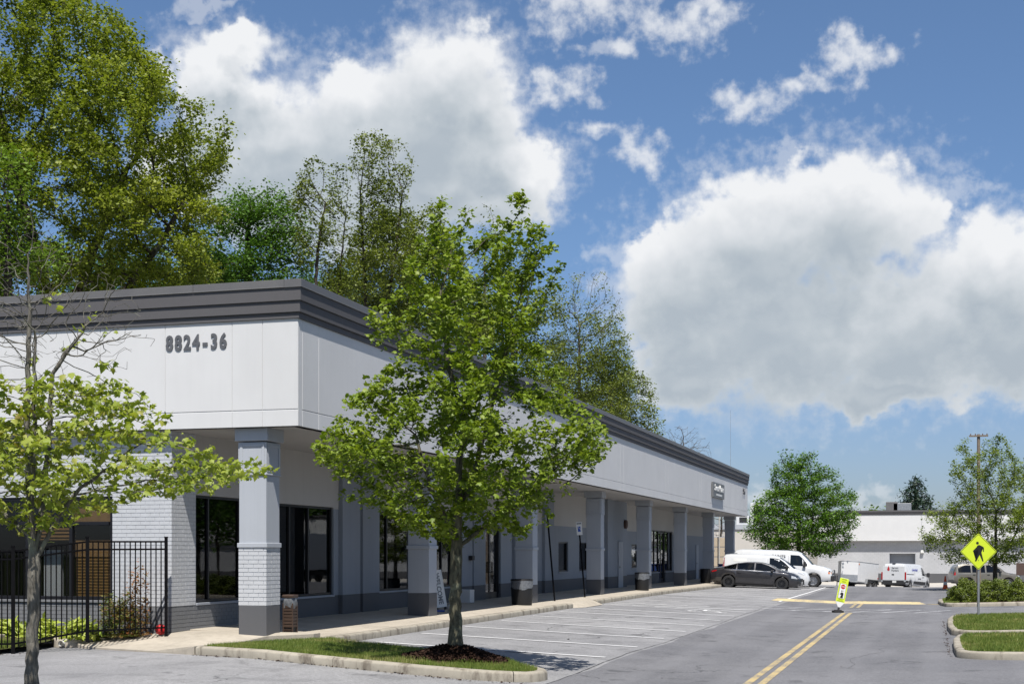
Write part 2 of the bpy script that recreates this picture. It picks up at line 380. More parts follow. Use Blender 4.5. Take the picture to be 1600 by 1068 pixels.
def asphalt(name, light, dark, patch, tracks=False):
    light = al(light); dark = al(dark)
    m, N, p, o = base_mat(name); P = WP(N)
    grain = N.noise(P, 42, 3, 0.75); grain2 = N.noise(P, 150, 2, 0.7)
    big = N.noise(P, 0.16, 5, 0.6); mid = N.noise(P, 0.9, 6, 0.65, 0.6)
    c = N.mix(N.lin(big, 0.35, 0.65), dark, light)
    c = N.mix(N.m('MULTIPLY', N.lin(mid, 0.50, 0.72), patch), c, tuple(x*0.62 for x in dark))
    coarse = N.noise(P, 15, 4, 0.8)
    g = N.lin(N.m('ADD', N.m('ADD', N.m('MULTIPLY', grain, 0.40), N.m('MULTIPLY', grain2, 0.25)), N.m('MULTIPLY', coarse, 0.35)), 0.36, 0.64, 0.56, 1.46)
    streak = N.noise(N.v('MULTIPLY', P, (1.0, 0.22, 1.0)), 0.8, 5, 0.65)
    g = N.m('MULTIPLY', g, N.lin(streak, 0.32, 0.68, 0.90, 1.08))
    c = N.v('MULTIPLY', c, N.vscale((1, 1, 1), g))
    # sealed cracks, oil drips
    wp = N.v('ADD', P, N.vscale(N.v('SUBTRACT', N.noise(P, 1.2, 4, 0.6, col=True), (0.5, 0.5, 0.5)), 1.5))
    vo = N.n('ShaderNodeTexVoronoi', feature='DISTANCE_TO_EDGE'); N.link(wp, vo.inputs['Vector']); vo.inputs['Scale'].default_value = 0.17
    cr = N.m('MULTIPLY', N.m('SUBTRACT', 1.0, N.ss(vo.outputs['Distance'], 0.0015, 0.0065)), N.ss(N.noise(P, 0.35, 2), 0.46, 0.60))
    c = N.mix(N.m('MULTIPLY', cr, 0.65), c, (0.035, 0.035, 0.037))
    if tracks:
        sx = N.n('ShaderNodeSeparateXYZ'); N.link(P, sx.inputs[0])
        wob = N.m('ADD', sx.outputs[0], N.m('MULTIPLY', N.noise(P, 0.12, 2), 0.6))
        tk = N.m('SINE', N.m('MULTIPLY', wob, 2*PI/1.55))
        c = N.mix(N.m('MULTIPLY', N.ss(tk, 0.2, 1.0), 0.22), c, tuple(x*1.25 for x in light))
    oil = N.ss(N.noise(P, 1.3, 4, 0.55), 0.61, 0.70)
    c = N.mix(N.m('MULTIPLY', oil, 0.55), c, (0.05, 0.05, 0.052))
    N.link(c, p.inputs['Base Color']); p.inputs['Roughness'].default_value = 0.85; p.inputs['Specular IOR Level'].default_value = 0.25
    bump(N, p, grain, 0.75, 0.012)
    return m
M['lot'] = asphalt('worn_lot_asphalt', (0.315, 0.312, 0.315), (0.225, 0.224, 0.230), 0.6)
M['road'] = asphalt('lane_asphalt', (0.195, 0.194, 0.203), (0.148, 0.148, 0.158), 0.35, True)
def concrete(name, col, stain=0.35, dirt=True):
    col = al(col)
    m, N, p, o = base_mat(name); P = WP(N)
    n1 = N.noise(P, 0.7, 6, 0.65); n2 = N.noise(P, 7, 5, 0.65); n3 = N.noise(P, 130, 2, 0.6)
    k = N.m('ADD', N.lin(n1, 0.3, 0.7, 0.84, 1.10), N.lin(n2, 0.3, 0.75, 0.07, -0.12))
    k = N.m('ADD', k, N.lin(n3, 0.3, 0.7, -0.06, 0.06))
    c = N.v('MULTIPLY', (*col,), None); N.val(c.node.inputs[1], N.vscale((1, 1, 1), k))
    if dirt:
        st = N.m('MULTIPLY', N.ss(N.noise(N.v('MULTIPLY', P, (2.2, 2.2, 0.7)), 1.5, 6, 0.7), 0.47, 0.66), stain)
        c = N.mix(st, c, (0.14, 0.12, 0.095))
    N.link(c, p.inputs['Base Color']); p.inputs['Roughness'].default_value = 0.85; p.inputs['Specular IOR Level'].default_value = 0.25
    bump(N, p, N.m('ADD', n2, N.m('MULTIPLY', n3, 0.5)), 0.35, 0.008)
    return m
M['walk'] = concrete('sidewalk_concrete', (0.47, 0.42, 0.345), 0.20)
M['kerb'] = concrete('kerb_concrete', (0.385, 0.35, 0.285), 1.0)
M['pad'] = concrete('pale_concrete', (0.52, 0.49, 0.44), 0.2)
def stripe_paint(name, col, under, wear):
    col = al(col); under = al(under)
    m, N, p, o = base_mat(name); P = WP(N)
    g = N.noise(P, 42, 3, 0.75); w = N.noise(P, 1.3, 5, 0.7)
    f = N.ss(N.m('ADD', N.m('MULTIPLY', g, 0.55), N.m('MULTIPLY', w, 0.45)), wear-0.05, wear+0.09)
    c = N.mix(f, col, under); N.link(c, p.inputs['Base Color']); p.inputs['Roughness'].default_value = 0.75
    bump(N, p, g, 0.5, 0.008)
    return m
M['white_line'] = stripe_paint('worn_white_line', (0.74, 0.74, 0.74), (0.24, 0.24, 0.245), 0.60)
M['faint_line'] = stripe_paint('faded_white_line', (0.56, 0.56, 0.57), (0.18, 0.18, 0.19), 0.50)
M['yellow_line'] = stripe_paint('worn_yellow_line', (0.55, 0.42, 0.19), (0.175, 0.17, 0.165), 0.50)
M['hump_paint'] = stripe_paint('pale_worn_yellow', (0.56, 0.45, 0.24), (0.24, 0.22, 0.18), 0.52)
def soil(name, a, b, scale=14):
    a = al(a); b = al(b)
    m, N, p, o = base_mat(name); P = WP(N)
    n1 = N.noise(P, scale, 6, 0.7); n2 = N.noise(P, scale*6, 3, 0.7)
    c = N.mix(N.lin(n1, 0.35, 0.65), a, b); k = N.lin(n2, 0.3, 0.7, 0.6, 1.4)
    c = N.v('MULTIPLY', c, N.vscale((1, 1, 1), k)); N.link(c, p.inputs['Base Color']); p.inputs['Roughness'].default_value = 0.95
    p.inputs['Specular IOR Level'].default_value = 0.1
    bump(N, p, N.m('ADD', n1, n2), 0.8, 0.03)
    return m
M['mulch'] = soil('dark_mulch', (0.030, 0.017, 0.012), (0.085, 0.048, 0.034))
M['turf'] = soil('turf_soil', (0.055, 0.075, 0.02), (0.10, 0.095, 0.035), 4)
M['meadow'] = soil('far_ground', (0.05, 0.075, 0.025), (0.085, 0.095, 0.035), 0.2)
def cmu_mat():
    m, N, p, o = base_mat('grey_painted_block'); P = WP(N)
    br = N.n('ShaderNodeTexBrick'); br.offset = 0.5
    mp = N.v('MULTIPLY', P, (1, 1, 1)); sp = N.n('ShaderNodeSeparateXYZ'); N.link(P, sp.inputs[0])
    cb = N.n('ShaderNodeCombineXYZ'); N.link(N.m('ADD', sp.outputs[0], sp.outputs[1]), cb.inputs[0]); N.link(sp.outputs[2], cb.inputs[1])
    N.link(cb.outputs[0], br.inputs['Vector'])
    br.inputs['Scale'].default_value = 1.0; br.inputs['Brick Width'].default_value = 0.4; br.inputs['Row Height'].default_value = 0.2; br.inputs['Mortar Size'].default_value = 0.012
    br.inputs['Color1'].default_value = (0.40, 0.405, 0.42, 1); br.inputs['Color2'].default_value = (0.37, 0.377, 0.39, 1); br.inputs['Mortar'].default_value = (0.32, 0.325, 0.34, 1)
    n = N.lin(N.noise(P, 0.5, 5, 0.6), 0.3, 0.7, 0.90, 1.07)
    N.link(N.v('MULTIPLY', br.outputs[0], N.vscale((1, 1, 1), n)), p.inputs['Base Color']); p.inputs['Roughness'].default_value = 0.85
    bump(N, p, br.outputs['Fac'], -0.3, 0.01)
    return m
M['cmu'] = cmu_mat()
def bark(name, a, b, scale=9):
    a = al(a); b = al(b)
    m, N, p, o = base_mat(name); P = WP(N)
    n1 = N.noise(N.v('MULTIPLY', P, (1, 1, 0.22)), scale*3, 5, 0.7); n2 = N.noise(P, scale*0.35, 4, 0.6)
    c = N.mix(N.lin(n1, 0.36, 0.64), a, b); c = N.mix(N.ss(n2, 0.55, 0.66), c, tuple(x*0.5+y*0.5+0.03 for x, y in zip(b, (0.12, 0.14, 0.08))))
    N.link(c, p.inputs['Base Color']); p.inputs['Roughness'].default_value = 0.9; p.inputs['Specular IOR Level'].default_value = 0.2
    bump(N, p, n1, 0.9, 0.02)
    return m
M['bark_light'] = bark('grey_maple_bark', (0.085, 0.078, 0.065), (0.23, 0.215, 0.185))
M['bark_maple'] = bark('mossy_maple_bark', (0.045, 0.042, 0.030), (0.17, 0.16, 0.105))
M['bark_dark'] = bark('dark_bark', (0.030, 0.025, 0.020), (0.085, 0.07, 0.055), 3)
M['bark_grey'] = bark('grey_brown_bark', (0.075, 0.062, 0.050), (0.16, 0.14, 0.115), 3)
def leaf_mat(name, cols, trans=0.38, clump=0.7, tcol=(1.15, 1.2, 0.5)):
    cols = [tuple(x*0.98 for x in c) for c in cols]
    m = bpy.data.materials.new(name); m.use_nodes = True; N = NT(m.node_tree)
    for n_ in list(m.node_tree.nodes): m.node_tree.nodes.remove(n_)
    o = N.n('ShaderNodeOutputMaterial'); P = WP(N)
    at = N.n('ShaderNodeAttribute', attribute_name='rnd', attribute_type='GEOMETRY')
    f = N.m('ADD', N.m('MULTIPLY', at.outputs['Fac'], 0.6), N.m('MULTIPLY', N.lin(N.noise(P, clump, 3, 0.6), 0.3, 0.7), 0.4))
    c = N.ramp(f, [(i/(len(cols)-1), q) for i, q in enumerate(cols)])
    p = N.n('ShaderNodeBsdfPrincipled'); N.link(c, p.inputs['Base Color']); p.inputs['Roughness'].default_value = 0.5; p.inputs['Specular IOR Level'].default_value = 0.35
    tr = N.n('ShaderNodeBsdfTranslucent'); N.link(N.v('MULTIPLY', c, tcol), tr.inputs[0])
    mx = N.n('ShaderNodeMixShader'); mx.inputs[0].default_value = trans
    N.link(p.outputs[0], mx.inputs[1]); N.link(tr.outputs[0], mx.inputs[2]); N.link(mx.outputs[0], o.inputs[0])
    return m
M['leaf_center'] = leaf_mat('fresh_maple_leaf', [(0.068, 0.115, 0.010), (0.165, 0.235, 0.020), (0.295, 0.350, 0.045)])
M['leaf_left'] = leaf_mat('young_maple_leaf', [(0.085, 0.130, 0.015), (0.215, 0.280, 0.032), (0.34, 0.385, 0.07), (0.24, 0.15, 0.05)], 0.42)
M['leaf_oak'] = leaf_mat('olive_oak_leaf', [(0.060, 0.088, 0.010), (0.180, 0.225, 0.022), (0.360, 0.385, 0.058)], 0.42, 0.25)
M['leaf_spring'] = leaf_mat('spring_maple_leaf', [(0.060, 0.095, 0.012), (0.145, 0.200, 0.024), (0.250, 0.300, 0.045)], 0.38, 0.5)
M['leaf_green'] = leaf_mat('mid_green_leaf', [(0.030, 0.080, 0.010), (0.080, 0.170, 0.022), (0.170, 0.280, 0.040)], 0.3, 0.3)
M['leaf_lime'] = leaf_mat('lime_leaf', [(0.06, 0.12, 0.014), (0.13, 0.215, 0.024), (0.22, 0.30, 0.045)], 0.35, 0.3)
M['leaf_olive'] = leaf_mat('budding_olive_leaf', [(0.070, 0.098, 0.016), (0.140, 0.178, 0.026), (0.215, 0.245, 0.042)], 0.3, 0.3)
M['leaf_dark'] = leaf_mat('dark_maple_leaf', [(0.030, 0.078, 0.008), (0.085, 0.175, 0.016), (0.180, 0.275, 0.030)], 0.3, 0.5)
M['needle'] = leaf_mat('spruce_needle', [(0.008, 0.022, 0.012), (0.018, 0.040, 0.020), (0.030, 0.058, 0.026)], 0.05, 0.5)
M['yew'] = leaf_mat('yew_leaf', [(0.030, 0.048, 0.006), (0.105, 0.145, 0.014), (0.215, 0.245, 0.032)], 0.2, 1.6)
M['hosta'] = leaf_mat('variegated_leaf', [(0.14, 0.22, 0.02), (0.34, 0.40, 0.06), (0.52, 0.54, 0.20)], 0.3, 3)
M['nandina'] = leaf_mat('nandina_leaf', [(0.03, 0.07, 0.012), (0.09, 0.14, 0.02), (0.20, 0.15, 0.05), (0.36, 0.08, 0.04)], 0.3, 2.5)
M['nandina_red'] = leaf_mat('reddish_nandina_leaf', [(0.10, 0.12, 0.02), (0.26, 0.14, 0.06), (0.42, 0.13, 0.06)], 0.35, 2.5)
M['grass'] = leaf_mat('grass_blade', [(0.060, 0.100, 0.018), (0.115, 0.175, 0.028), (0.195, 0.225, 0.050), (0.38, 0.33, 0.15)], 0.25, 1.1)

# ------------------------------------------------------------------ ground, lot, lane, markings
def grid_sheet(name, xs, ys, zf, m, kind='structure'):
    X, Y = np.meshgrid(xs, ys); Z = zf(X, Y)
    nx, ny = len(xs), len(ys)
    v = np.stack([X.ravel(), Y.ravel(), Z.ravel()], 1)
    i = np.arange(nx-1)[None, :]+np.arange(ny-1)[:, None]*nx
    f = np.stack([i, i+1, i+1+nx, i+nx], -1).reshape(-1, 4)
    me = bpy.data.meshes.new(name); me.from_pydata(v.tolist(), [], f.tolist()); me.materials.append(m)
    me.polygons.foreach_set('use_smooth', [True]*len(me.polygons))
    o = link_mesh(name, me); o['kind'] = kind
    return o
xs = np.unique(np.concatenate([np.linspace(-70, -16, 10), np.linspace(-16, 6, 45), np.linspace(6, 90, 22)]))
ys = np.unique(np.concatenate([np.linspace(2, 60, 40), np.linspace(60, 130, 57), np.linspace(130, 200, 8)]))
grid_sheet('ground', np.array([-2500, -900, -300, -100, 0, 100, 300, 900, 2500.]), np.array([-1500, -300, -20, 80, 125, 160, 240, 600, 1500, 3000.]),
           lambda x, y: gz(x, y)-0.35, M['meadow'])
grid_sheet('parking_lot', xs, ys, lambda x, y: gz(x, y), M['lot'])
def strip(name, x0, x1, y0, y1, m, dz, kind='structure', parent=None, nx=None, ny=None):
    nx = nx or max(2, int(abs(x1-x0)/1.2)+2); ny = ny or max(2, int(abs(y1-y0)/1.2)+2)
    return grid_sheet(name, np.linspace(x0, x1, nx), np.linspace(y0, y1, ny), lambda x, y: gz(x, y)+dz, m, kind)
def gridxy(lo, hi, base): return np.unique(np.concatenate([[lo, hi], base[(base > lo) & (base < hi)]]))
grid_sheet('road', gridxy(-5.45, 60.0, xs), gridxy(38.0, 90.0, ys), lambda x, y: gz(x, y)+0.004, M['road'])
# the lane between the stalls and the islands, edge a little wandering
def lane():
    yy = gridxy(2.0, 38.0, ys); v = []; f = []
    for i, y in enumerate(yy):
        l = -5.45+0.05*math.sin(y*0.9)+0.04*math.sin(y*2.3)
        xx = [l]+[x for x in xs if l+0.05 < x < 4.4]+[4.4]
        v.append([(x, y, gzf(x, y)+0.004) for x in xx])
    n = min(len(r) for r in v); mb = MB()
    for i in range(len(v)-1):
        a, b = v[i], v[i+1]; k = min(len(a), len(b))
        mb.add(a[:k]+b[:k], [(j, j+1, j+1+k, j+k) for j in range(k-1)])
    o = mb.build('lane', M['road'], None, smooth=True); o['kind'] = 'structure'
lane()
def line(p0, p1, w, m, dz=0.009, name='road_marking'):
    p0 = Vector((*p0, 0)); p1 = Vector((*p1, 0)); d = (p1-p0); L = d.length; d.normalize(); n = Vector((-d.y, d.x, 0))*w/2
    k = max(2, int(L/1.0)+1); v = []
    for i in range(k+1):
        c = p0+d*(L*i/k)
        for q in (c-n, c+n): v.append((q.x, q.y, gzf(q.x, q.y)+dz))
    mb = MB().add(v, [(2*i, 2*i+1, 2*i+3, 2*i+2) for i in range(k)])
    o = mb.build(name, m); o['kind'] = 'structure'
    return o
STALLS = [25.2+2.95*i for i in range(8)]
for y in STALLS: line((-10.55 if y > 26 else -10.4, y+0.25), (-5.75, y), 0.13, M['white_line'])
for i in range(13):
    y = 55.4+2.95*i
    if i < 12: line((-10.5, y+0.15), (-5.75, y), 0.11, M['white_line'])
line((-5.75, 56.2), (-5.75, 82.0), 0.10, M['white_line'])
# accessible stall hatching and symbol
for i in range(6): line((-10.4+i*0.75, 46.4), (-9.6+i*0.75, 48.4), 0.10, M['white_line'])
for i in range(3): line((-10.4, 50.4+i*1.2), (-5.9, 49.6+i*1.2), 0.10, M['faint_line'])
def symbol():
    mb = MB(); cx, cy = -6.9, 45.0
    def S(pts, w):
        for a, b in zip(pts[:-1], pts[1:]):
            a = Vector((*a, 0)); b = Vector((*b, 0)); d = (b-a).normalized(); n = Vector((-d.y, d.x, 0))*w/2
            q = [a-n-d*w*0.3, a+n-d*w*0.3, b+n+d*w*0.3, b-n+d*w*0.3]
            mb.add([(cx+p.x, cy+p.y, gzf(cx+p.x, cy+p.y)+0.010) for p in q], [(0, 1, 2, 3)])
    S([(0.45*math.cos(a)-0.1, 0.45*math.sin(a)-0.15) for a in np.linspace(R(130), R(350), 10)], 0.12)
    S([(-0.15, 0.75), (-0.12, 0.2), (0.3, 0.2), (0.5, -0.35), (0.65, -0.3)], 0.13); S([(-0.15, 0.95), (-0.14, 1.08)], 0.2)
    o = mb.build('accessible_symbol', M['white_line']); o['kind'] = 'structure'
symbol()
def speed_hump():
    x0, x1, y, w, h = -6.2, -0.15, 57.6, 0.60, 0.09; mb = MB(); K = 24; prof = [(-0.5, 0.0), (-0.36, 0.55), (-0.18, 0.92), (0, 1.0), (0.18, 0.92), (0.36, 0.55), (0.5, 0.0)]
    v = []
    for i in range(K+1):
        x = x0+(x1-x0)*i/K; e = min(1, i/1.0, (K-i)/1.0)
        for (a, b) in prof: v.append((x, y+a*w*(0.5+0.5*e), gzf(x, y+a*w)+0.003+h*b*e))
    n = len(prof); mb.add(v, [(i*n+j, (i+1)*n+j, (i+1)*n+j+1, i*n+j+1) for i in range(K) for j in range(n-1)])
    top_mesh(mb, 'speed_hump', M['hump_paint'], 'worn yellow painted speed hump across the lane behind the crosswalk paddle', 'speed hump', (-3.2, y, gzf(-3.2, y)), smooth=True)
speed_hump()
line((-0.1, 57.5), (0.6, 57.1), 0.3, M['yellow_line'], 0.013)
for x in (-2.66, -2.44): line((x, 10.0), (x-0.12, 48.3), 0.12, M['yellow_line'])
for x in (-2.80, -2.56): line((x, 53.0), (x-0.05, 60.5), 0.12, M['yellow_line'])
for y in (48.9, 51.6): line((-5.9, y), (0.35, y), 0.14, M['faint_line'])
for i in range(6): line((-5.6+i*1.02, 49.0), (-4.4+i*1.02, 51.5), 0.14, M['faint_line'])
for y in (20.5, 23.3): line((1.45, y), (5.5, y), 0.11, M['white_line'])
line((1.1, 52.6), (3.4, 52.3), 0.11, M['faint_line']); line((2.7, 51.4), (6.0, 51.8), 0.11, M['white_line'])

def cracks():
    r = np.random.default_rng(44)
    def run(p, ang, L, w, wig):
        p = np.array(p, float); n = int(L/0.12); L_ = []; a = ang
        for i in range(n):
            a += r.normal(0, wig); a = ang+(a-ang)*0.85; p = p+0.12*np.array([math.cos(a), math.sin(a)]); L_.append((p.copy(), a, w*(0.5+0.9*r.uniform())))
        mb = MB(); v = []
        for q, a, ww in L_:
            nn = np.array([-math.sin(a), math.cos(a)])*ww/2
            for sg in (-1, 1): z = q+nn*sg; v.append((z[0], z[1], gzf(z[0], z[1])+0.0065))
        mb.add(v, [(2*i, 2*i+1, 2*i+3, 2*i+2) for i in range(n-1)]); o = mb.build('pavement_crack', M['tar']); o['kind'] = 'structure'
    run((-5.47, 15.0), PI/2, 36, 0.016, 0.022)
    run((-10.2, 27.5), R(28), 5.6, 0.012, 0.30); run((-8.6, 31.5), R(70), 6.0, 0.011, 0.30); run((-9.9, 38.4), R(15), 4.2, 0.012, 0.3)
    run((-13.8, 18.5), R(12), 7.0, 0.012, 0.28); run((-5.0, 23.0), R(35), 3.5, 0.012, 0.35); run((-1.4, 25.0), R(80), 9.0, 0.010, 0.25); run((-4.6, 33.0), R(-8), 4.6, 0.011, 0.3)
M['tar'] = mat('crack_filler', (0.05, 0.05, 0.052), 0.8, 0, 0.3, 8, 60, 0.1)
cracks()
# ------------------------------------------------------------------ kerbs, islands, sidewalk
def resample(pts, step, closed=False):
    pts = [Vector((p[0], p[1])) for p in pts]
    if closed: pts = pts+[pts[0]]
    out = []
    for a, b in zip(pts[:-1], pts[1:]):
        n = max(1, int((b-a).length/step)); out += [a+(b-a)*(i/n) for i in range(n)]
    out.append(pts[-1]); return out
def smooth_poly(pts, it=2, closed=True):
    pts = [Vector((p[0], p[1])) for p in pts]
    for _ in range(it):
        q = []; n = len(pts)
        for i in range(n if closed else n-1):
            a, b = pts[i], pts[(i+1) % n]; q += [a*0.75+b*0.25, a*0.25+b*0.75]
        pts = q if closed else [pts[0]]+q+[pts[-1]]
    return pts
def kerb(pts, top, name='kerb', closed=False, w=0.16, h=0.15, seg_len=3.0, label=None, rough=0.006):
    """concrete kerb along a line, cast in separate lengths with open joints; the road is on the right-hand side of the line"""
    P = resample(pts, 0.28, closed)
    root = bpy.data.objects.new(name, None); COL.objects.link(root); root['kind'] = 'structure'; ORG[root.name] = Vector((0, 0, 0))
    n = len(P); norm = []
    for i in range(n):
        a = P[(i-1) % (n-1)] if closed and i == 0 else P[max(i-1, 0)]; b = P[1] if closed and i == n-1 else P[min(i+1, n-1)]
        d = (b-a).normalized(); norm.append(Vector((-d.y, d.x)))
    acc = 0; segs = [[0]]
    for i in range(1, n):
        acc += (P[i]-P[i-1]).length; segs[-1].append(i)
        if acc > seg_len and i < n-2: segs.append([i]); acc = 0
    for sg in segs:
        prof = [(0.0, -0.06), (0.0, 0.72), (0.012, 0.88), (0.035, 0.97), (0.06, 1.0), (w, 1.0), (w, -0.06)]
        v = []; k = len(prof)
        for jj, i in enumerate(sg):
            c = P[i].copy()
            if 0 < jj == len(sg)-1 and len(sg) > 1:
                d = (P[sg[-2]]-c).normalized(); c += d*0.008
            if jj == 0 and len(sg) > 1:
                d = (P[sg[1]]-c).normalized(); c += d*0.004
            zt = top(c.x, c.y); zb = gzf(c.x, c.y)
            for (u, hh) in prof:
                q = c+norm[i]*u
                jit = rough*mnoise.noise(Vector((q.x*7, q.y*7, hh*5)))
                v.append((q.x+norm[i].x*jit, q.y+norm[i].y*jit, zb+(zt-zb)*hh+jit*0.6))
        fs = []
        for j in range(len(sg)-1):
            for q in range(k-1): a = j*k+q; fs.append((a, a+1, a+1+k, a+k))
        fs += [tuple(range(k-1, -1, -1)), tuple((len(sg)-1)*k+q for q in range(k))]
        MB().add(v, fs).build('kerb_stone', M['kerb'], root, smooth=40)
    return root
def poly_fill(name, pts, zf, m, kind='structure', step=0.5):
    bm = bmesh.new()
    vs_ = [bm.verts.new((p[0], p[1], 0)) for p in pts]; bm.faces.new(vs_)
    bmesh.ops.triangulate(bm, faces=bm.faces)
    for _ in range(3):
        es = [e for e in bm.edges if e.calc_length() > step*2]
        if es: bmesh.ops.subdivide_edges(bm, edges=es, cuts=1)
        bmesh.ops.triangulate(bm, faces=bm.faces)
    for v in bm.verts: v.co.z = zf(v.co.x, v.co.y)
    bmesh.ops.recalc_face_normals(bm, faces=bm.faces)
    for f in bm.faces:
        if f.normal.z < 0: f.normal_flip()
        f.smooth = True
    me = bpy.data.meshes.new(name); bm.to_mesh(me); bm.free(); me.materials.append(m)
    o = link_mesh(name, me); o['kind'] = kind
    return o
def in_poly(x, y, poly):
    c = np.zeros(x.shape, bool); n = len(poly); j = n-1
    for i in range(n):
        xi, yi = poly[i][0], poly[i][1]; xj, yj = poly[j][0], poly[j][1]
        c ^= ((yi > y) != (yj > y)) & (x < (xj-xi)*(y-yi)/((yj-yi)+1e-12)+xi); j = i
    return c
def blades(name, poly, zf, n, h, w, m, mask=None, lean=0.5, seed=3):
    r = np.random.default_rng(seed); P = np.array([[p[0], p[1]] for p in poly]); lo, hi = P.min(0), P.max(0)
    x = r.uniform(lo[0], hi[0], n*3); y = r.uniform(lo[1], hi[1], n*3)
    k = in_poly(x, y, poly)
    if mask is not None: k &= mask(x, y)
    x, y = x[k][:n], y[k][:n]; n = len(x); z = zf(x, y)
    a = r.uniform(0, 2*PI, n); hh = h*r.uniform(0.45, 1.25, n); ww = w*r.uniform(0.6, 1.3, n); ln = lean*hh*r.uniform(0.1, 1.2, n); b = r.uniform(0, 2*PI, n)
    v = np.empty((n, 3, 3))
    v[:, 0] = np.stack([x-np.cos(a)*ww, y-np.sin(a)*ww, z-0.01], 1); v[:, 1] = np.stack([x+np.cos(a)*ww, y+np.sin(a)*ww, z-0.01], 1)
    v[:, 2] = np.stack([x+np.cos(b)*ln, y+np.sin(b)*ln, z+hh], 1)
    # straw patches: a low frequency field picks dry blades
    pt = 0.5+0.5*np.sin(x*1.9+1.3*np.sin(y*1.3))*np.cos(y*2.3+0.7*np.sin(x*2.1))
    rnd = np.clip(r.uniform(0, 0.85, n)+(pt > 0.72)*r.uniform(0.1, 0.6, n), 0, 1)
    kp = r.uniform(size=n) > 0.62*(pt > 0.78)
    v = v[kp]; rnd = rnd[kp]
    o = link_mesh(name, tri_mesh(name, v.reshape(-1, 3), np.repeat(rnd, 3), m)); o['kind'] = 'stuff'
    return o
def tri_mesh(name, verts, rnd, m, faces=None):
    me = bpy.data.meshes.new(name); nv = len(verts)
    me.vertices.add(nv); me.vertices.foreach_set('co', np.ascontiguousarray(verts, dtype=np.float32).ravel())
    if faces is None: faces = np.arange(nv, dtype=np.int32).reshape(-1, 3)
    nf, k = faces.shape
    me.loops.add(nf*k); me.loops.foreach_set('vertex_index', np.ascontiguousarray(faces, dtype=np.int32).ravel())
    me.polygons.add(nf); me.polygons.foreach_set('loop_start', np.arange(nf, dtype=np.int32)*k)
    try: me.polygons.foreach_set('loop_total', np.full(nf, k, np.int32))
    except Exception: pass
    at = me.attributes.new('rnd', 'FLOAT', 'POINT'); at.data.foreach_set('value', np.ascontiguousarray(rnd, dtype=np.float32))
    me.materials.append(m); me.update(calc_edges=True); me.validate()
    return me

# island with the maple in front of the building
ISL = [(-12.0,21.25),(-11.0,20.90),(-9.9,20.55),(-7.85,20.0),(-6.5,19.78),(-5.75,19.95),(-5.55,20.45),(-5.75,21.0),(-6.9,22.1),(-8.6,23.1),(-10.75,24.05)]
isl_c = smooth_poly(ISL, 1, False)
isl_top = lambda x, y: gzf(x, y)+0.15
kerb(isl_c, isl_top)
ISLF = [(p[0], p[1]) for p in isl_c]+[(-11.5, 23.0), (-12.0, 21.6)]
MT = (-7.30, 21.20)
def isl_z(x, y):
    r = np.hypot((np.asarray(x)-MT[0])/1.05, (np.asarray(y)-MT[1])/0.85)
    return gz(x, y)+0.135+0.235*np.exp(-(r/0.60)**2)
def shrink(poly, d):
    c = Vector((sum(p[0] for p in poly)/len(poly), sum(p[1] for p in poly)/len(poly)))
    out = []; n = len(poly)
    for i in range(n):
        a, b, e = Vector(poly[i-1][:2]), Vector(poly[i][:2]), Vector(poly[(i+1) % n][:2])
        t = (e-a).normalized(); nn = Vector((-t.y, t.x)); out.append(b+nn*d)
    return out
ISLG = shrink(ISLF, 0.15)
poly_fill('island_soil', ISLG, lambda x, y: float(isl_z(x, y)), M['turf'], step=0.25)
def mulch_r(x, y): return np.hypot((x-MT[0])/0.86, (y-MT[1])/0.70)*(1+0.12*np.sin(np.arctan2(y-MT[1], x-MT[0])*5))
def bare(x, y): return (np.hypot((x+9.3)/0.55, (y-21.6)/0.28) < 1)
blades('island_grass', ISLG, isl_z, 52000, 0.062, 0.0055, M['grass'], lambda x, y: (mulch_r(x, y) > 1.02) & ~(bare(x, y) & (np.sin(x*37)*np.cos(y*41) < 0.5)))
def mulch_bed(name, cx, cy, rx, ry, zf, n, seed=1):
    r = np.random.default_rng(seed)
    N_ = 40; v = []; f = []
    rr = np.linspace(0, 1, 12)
    for q in rr:
        for j in range(N_):
            a = 2*PI*j/N_; e = 1-0.10*math.sin(a*5)+0.05*math.sin(a*11)
            x = cx+rx*q*e*math.cos(a); y = cy+ry*q*e*math.sin(a); v.append((x, y, float(zf(x, y))+0.022+0.012*mnoise.noise(Vector((x*9, y*9, 0)))-0.03*(q > 0.97)))
    for i in range(11):
        for j in range(N_): a = i*N_+j; b = i*N_+(j+1) % N_; f.append((a, b, b+N_, a+N_))
    o = MB().add(v, f).build(name, M['mulch'], None, smooth=True); o['kind'] = 'stuff'
    # bark chips
    a = r.uniform(0, 2*PI, n); q = np.sqrt(r.uniform(0, 1, n)); x = cx+rx*q*np.cos(a)*1.02; y = cy+ry*q*np.sin(a)*1.02; z = zf(x, y)+0.03
    v = chip_quads(np.stack([x, y, z], 1), r, 0.030, 0.010, 0.5)
    o = link_mesh(name+'_chips', tri_mesh(name+'_chips', v.reshape(-1, 3), np.repeat(r.uniform(0, 1, n), 4), M['mulch'], np.arange(n*4).reshape(-1, 4))); o['kind'] = 'stuff'
def chip_quads(c, r, L, w, tilt):
    n = len(c); a = r.uniform(0, 2*PI, n); t = r.normal(0, tilt, n)
    u = np.stack([np.cos(a)*np.cos(t), np.sin(a)*np.cos(t), np.sin(t)], 1)*(L*r.uniform(0.5, 1.4, n))[:, None]
    b = np.stack([-np.sin(a), np.cos(a), r.normal(0, 0.3, n)], 1)*(w*r.uniform(0.6, 1.4, n))[:, None]
    return np.stack([c-u-b, c+u-b, c+u+b, c-u+b], 1)
mulch_bed('mulch', MT[0], MT[1], 0.86, 0.70, isl_z, 8000)

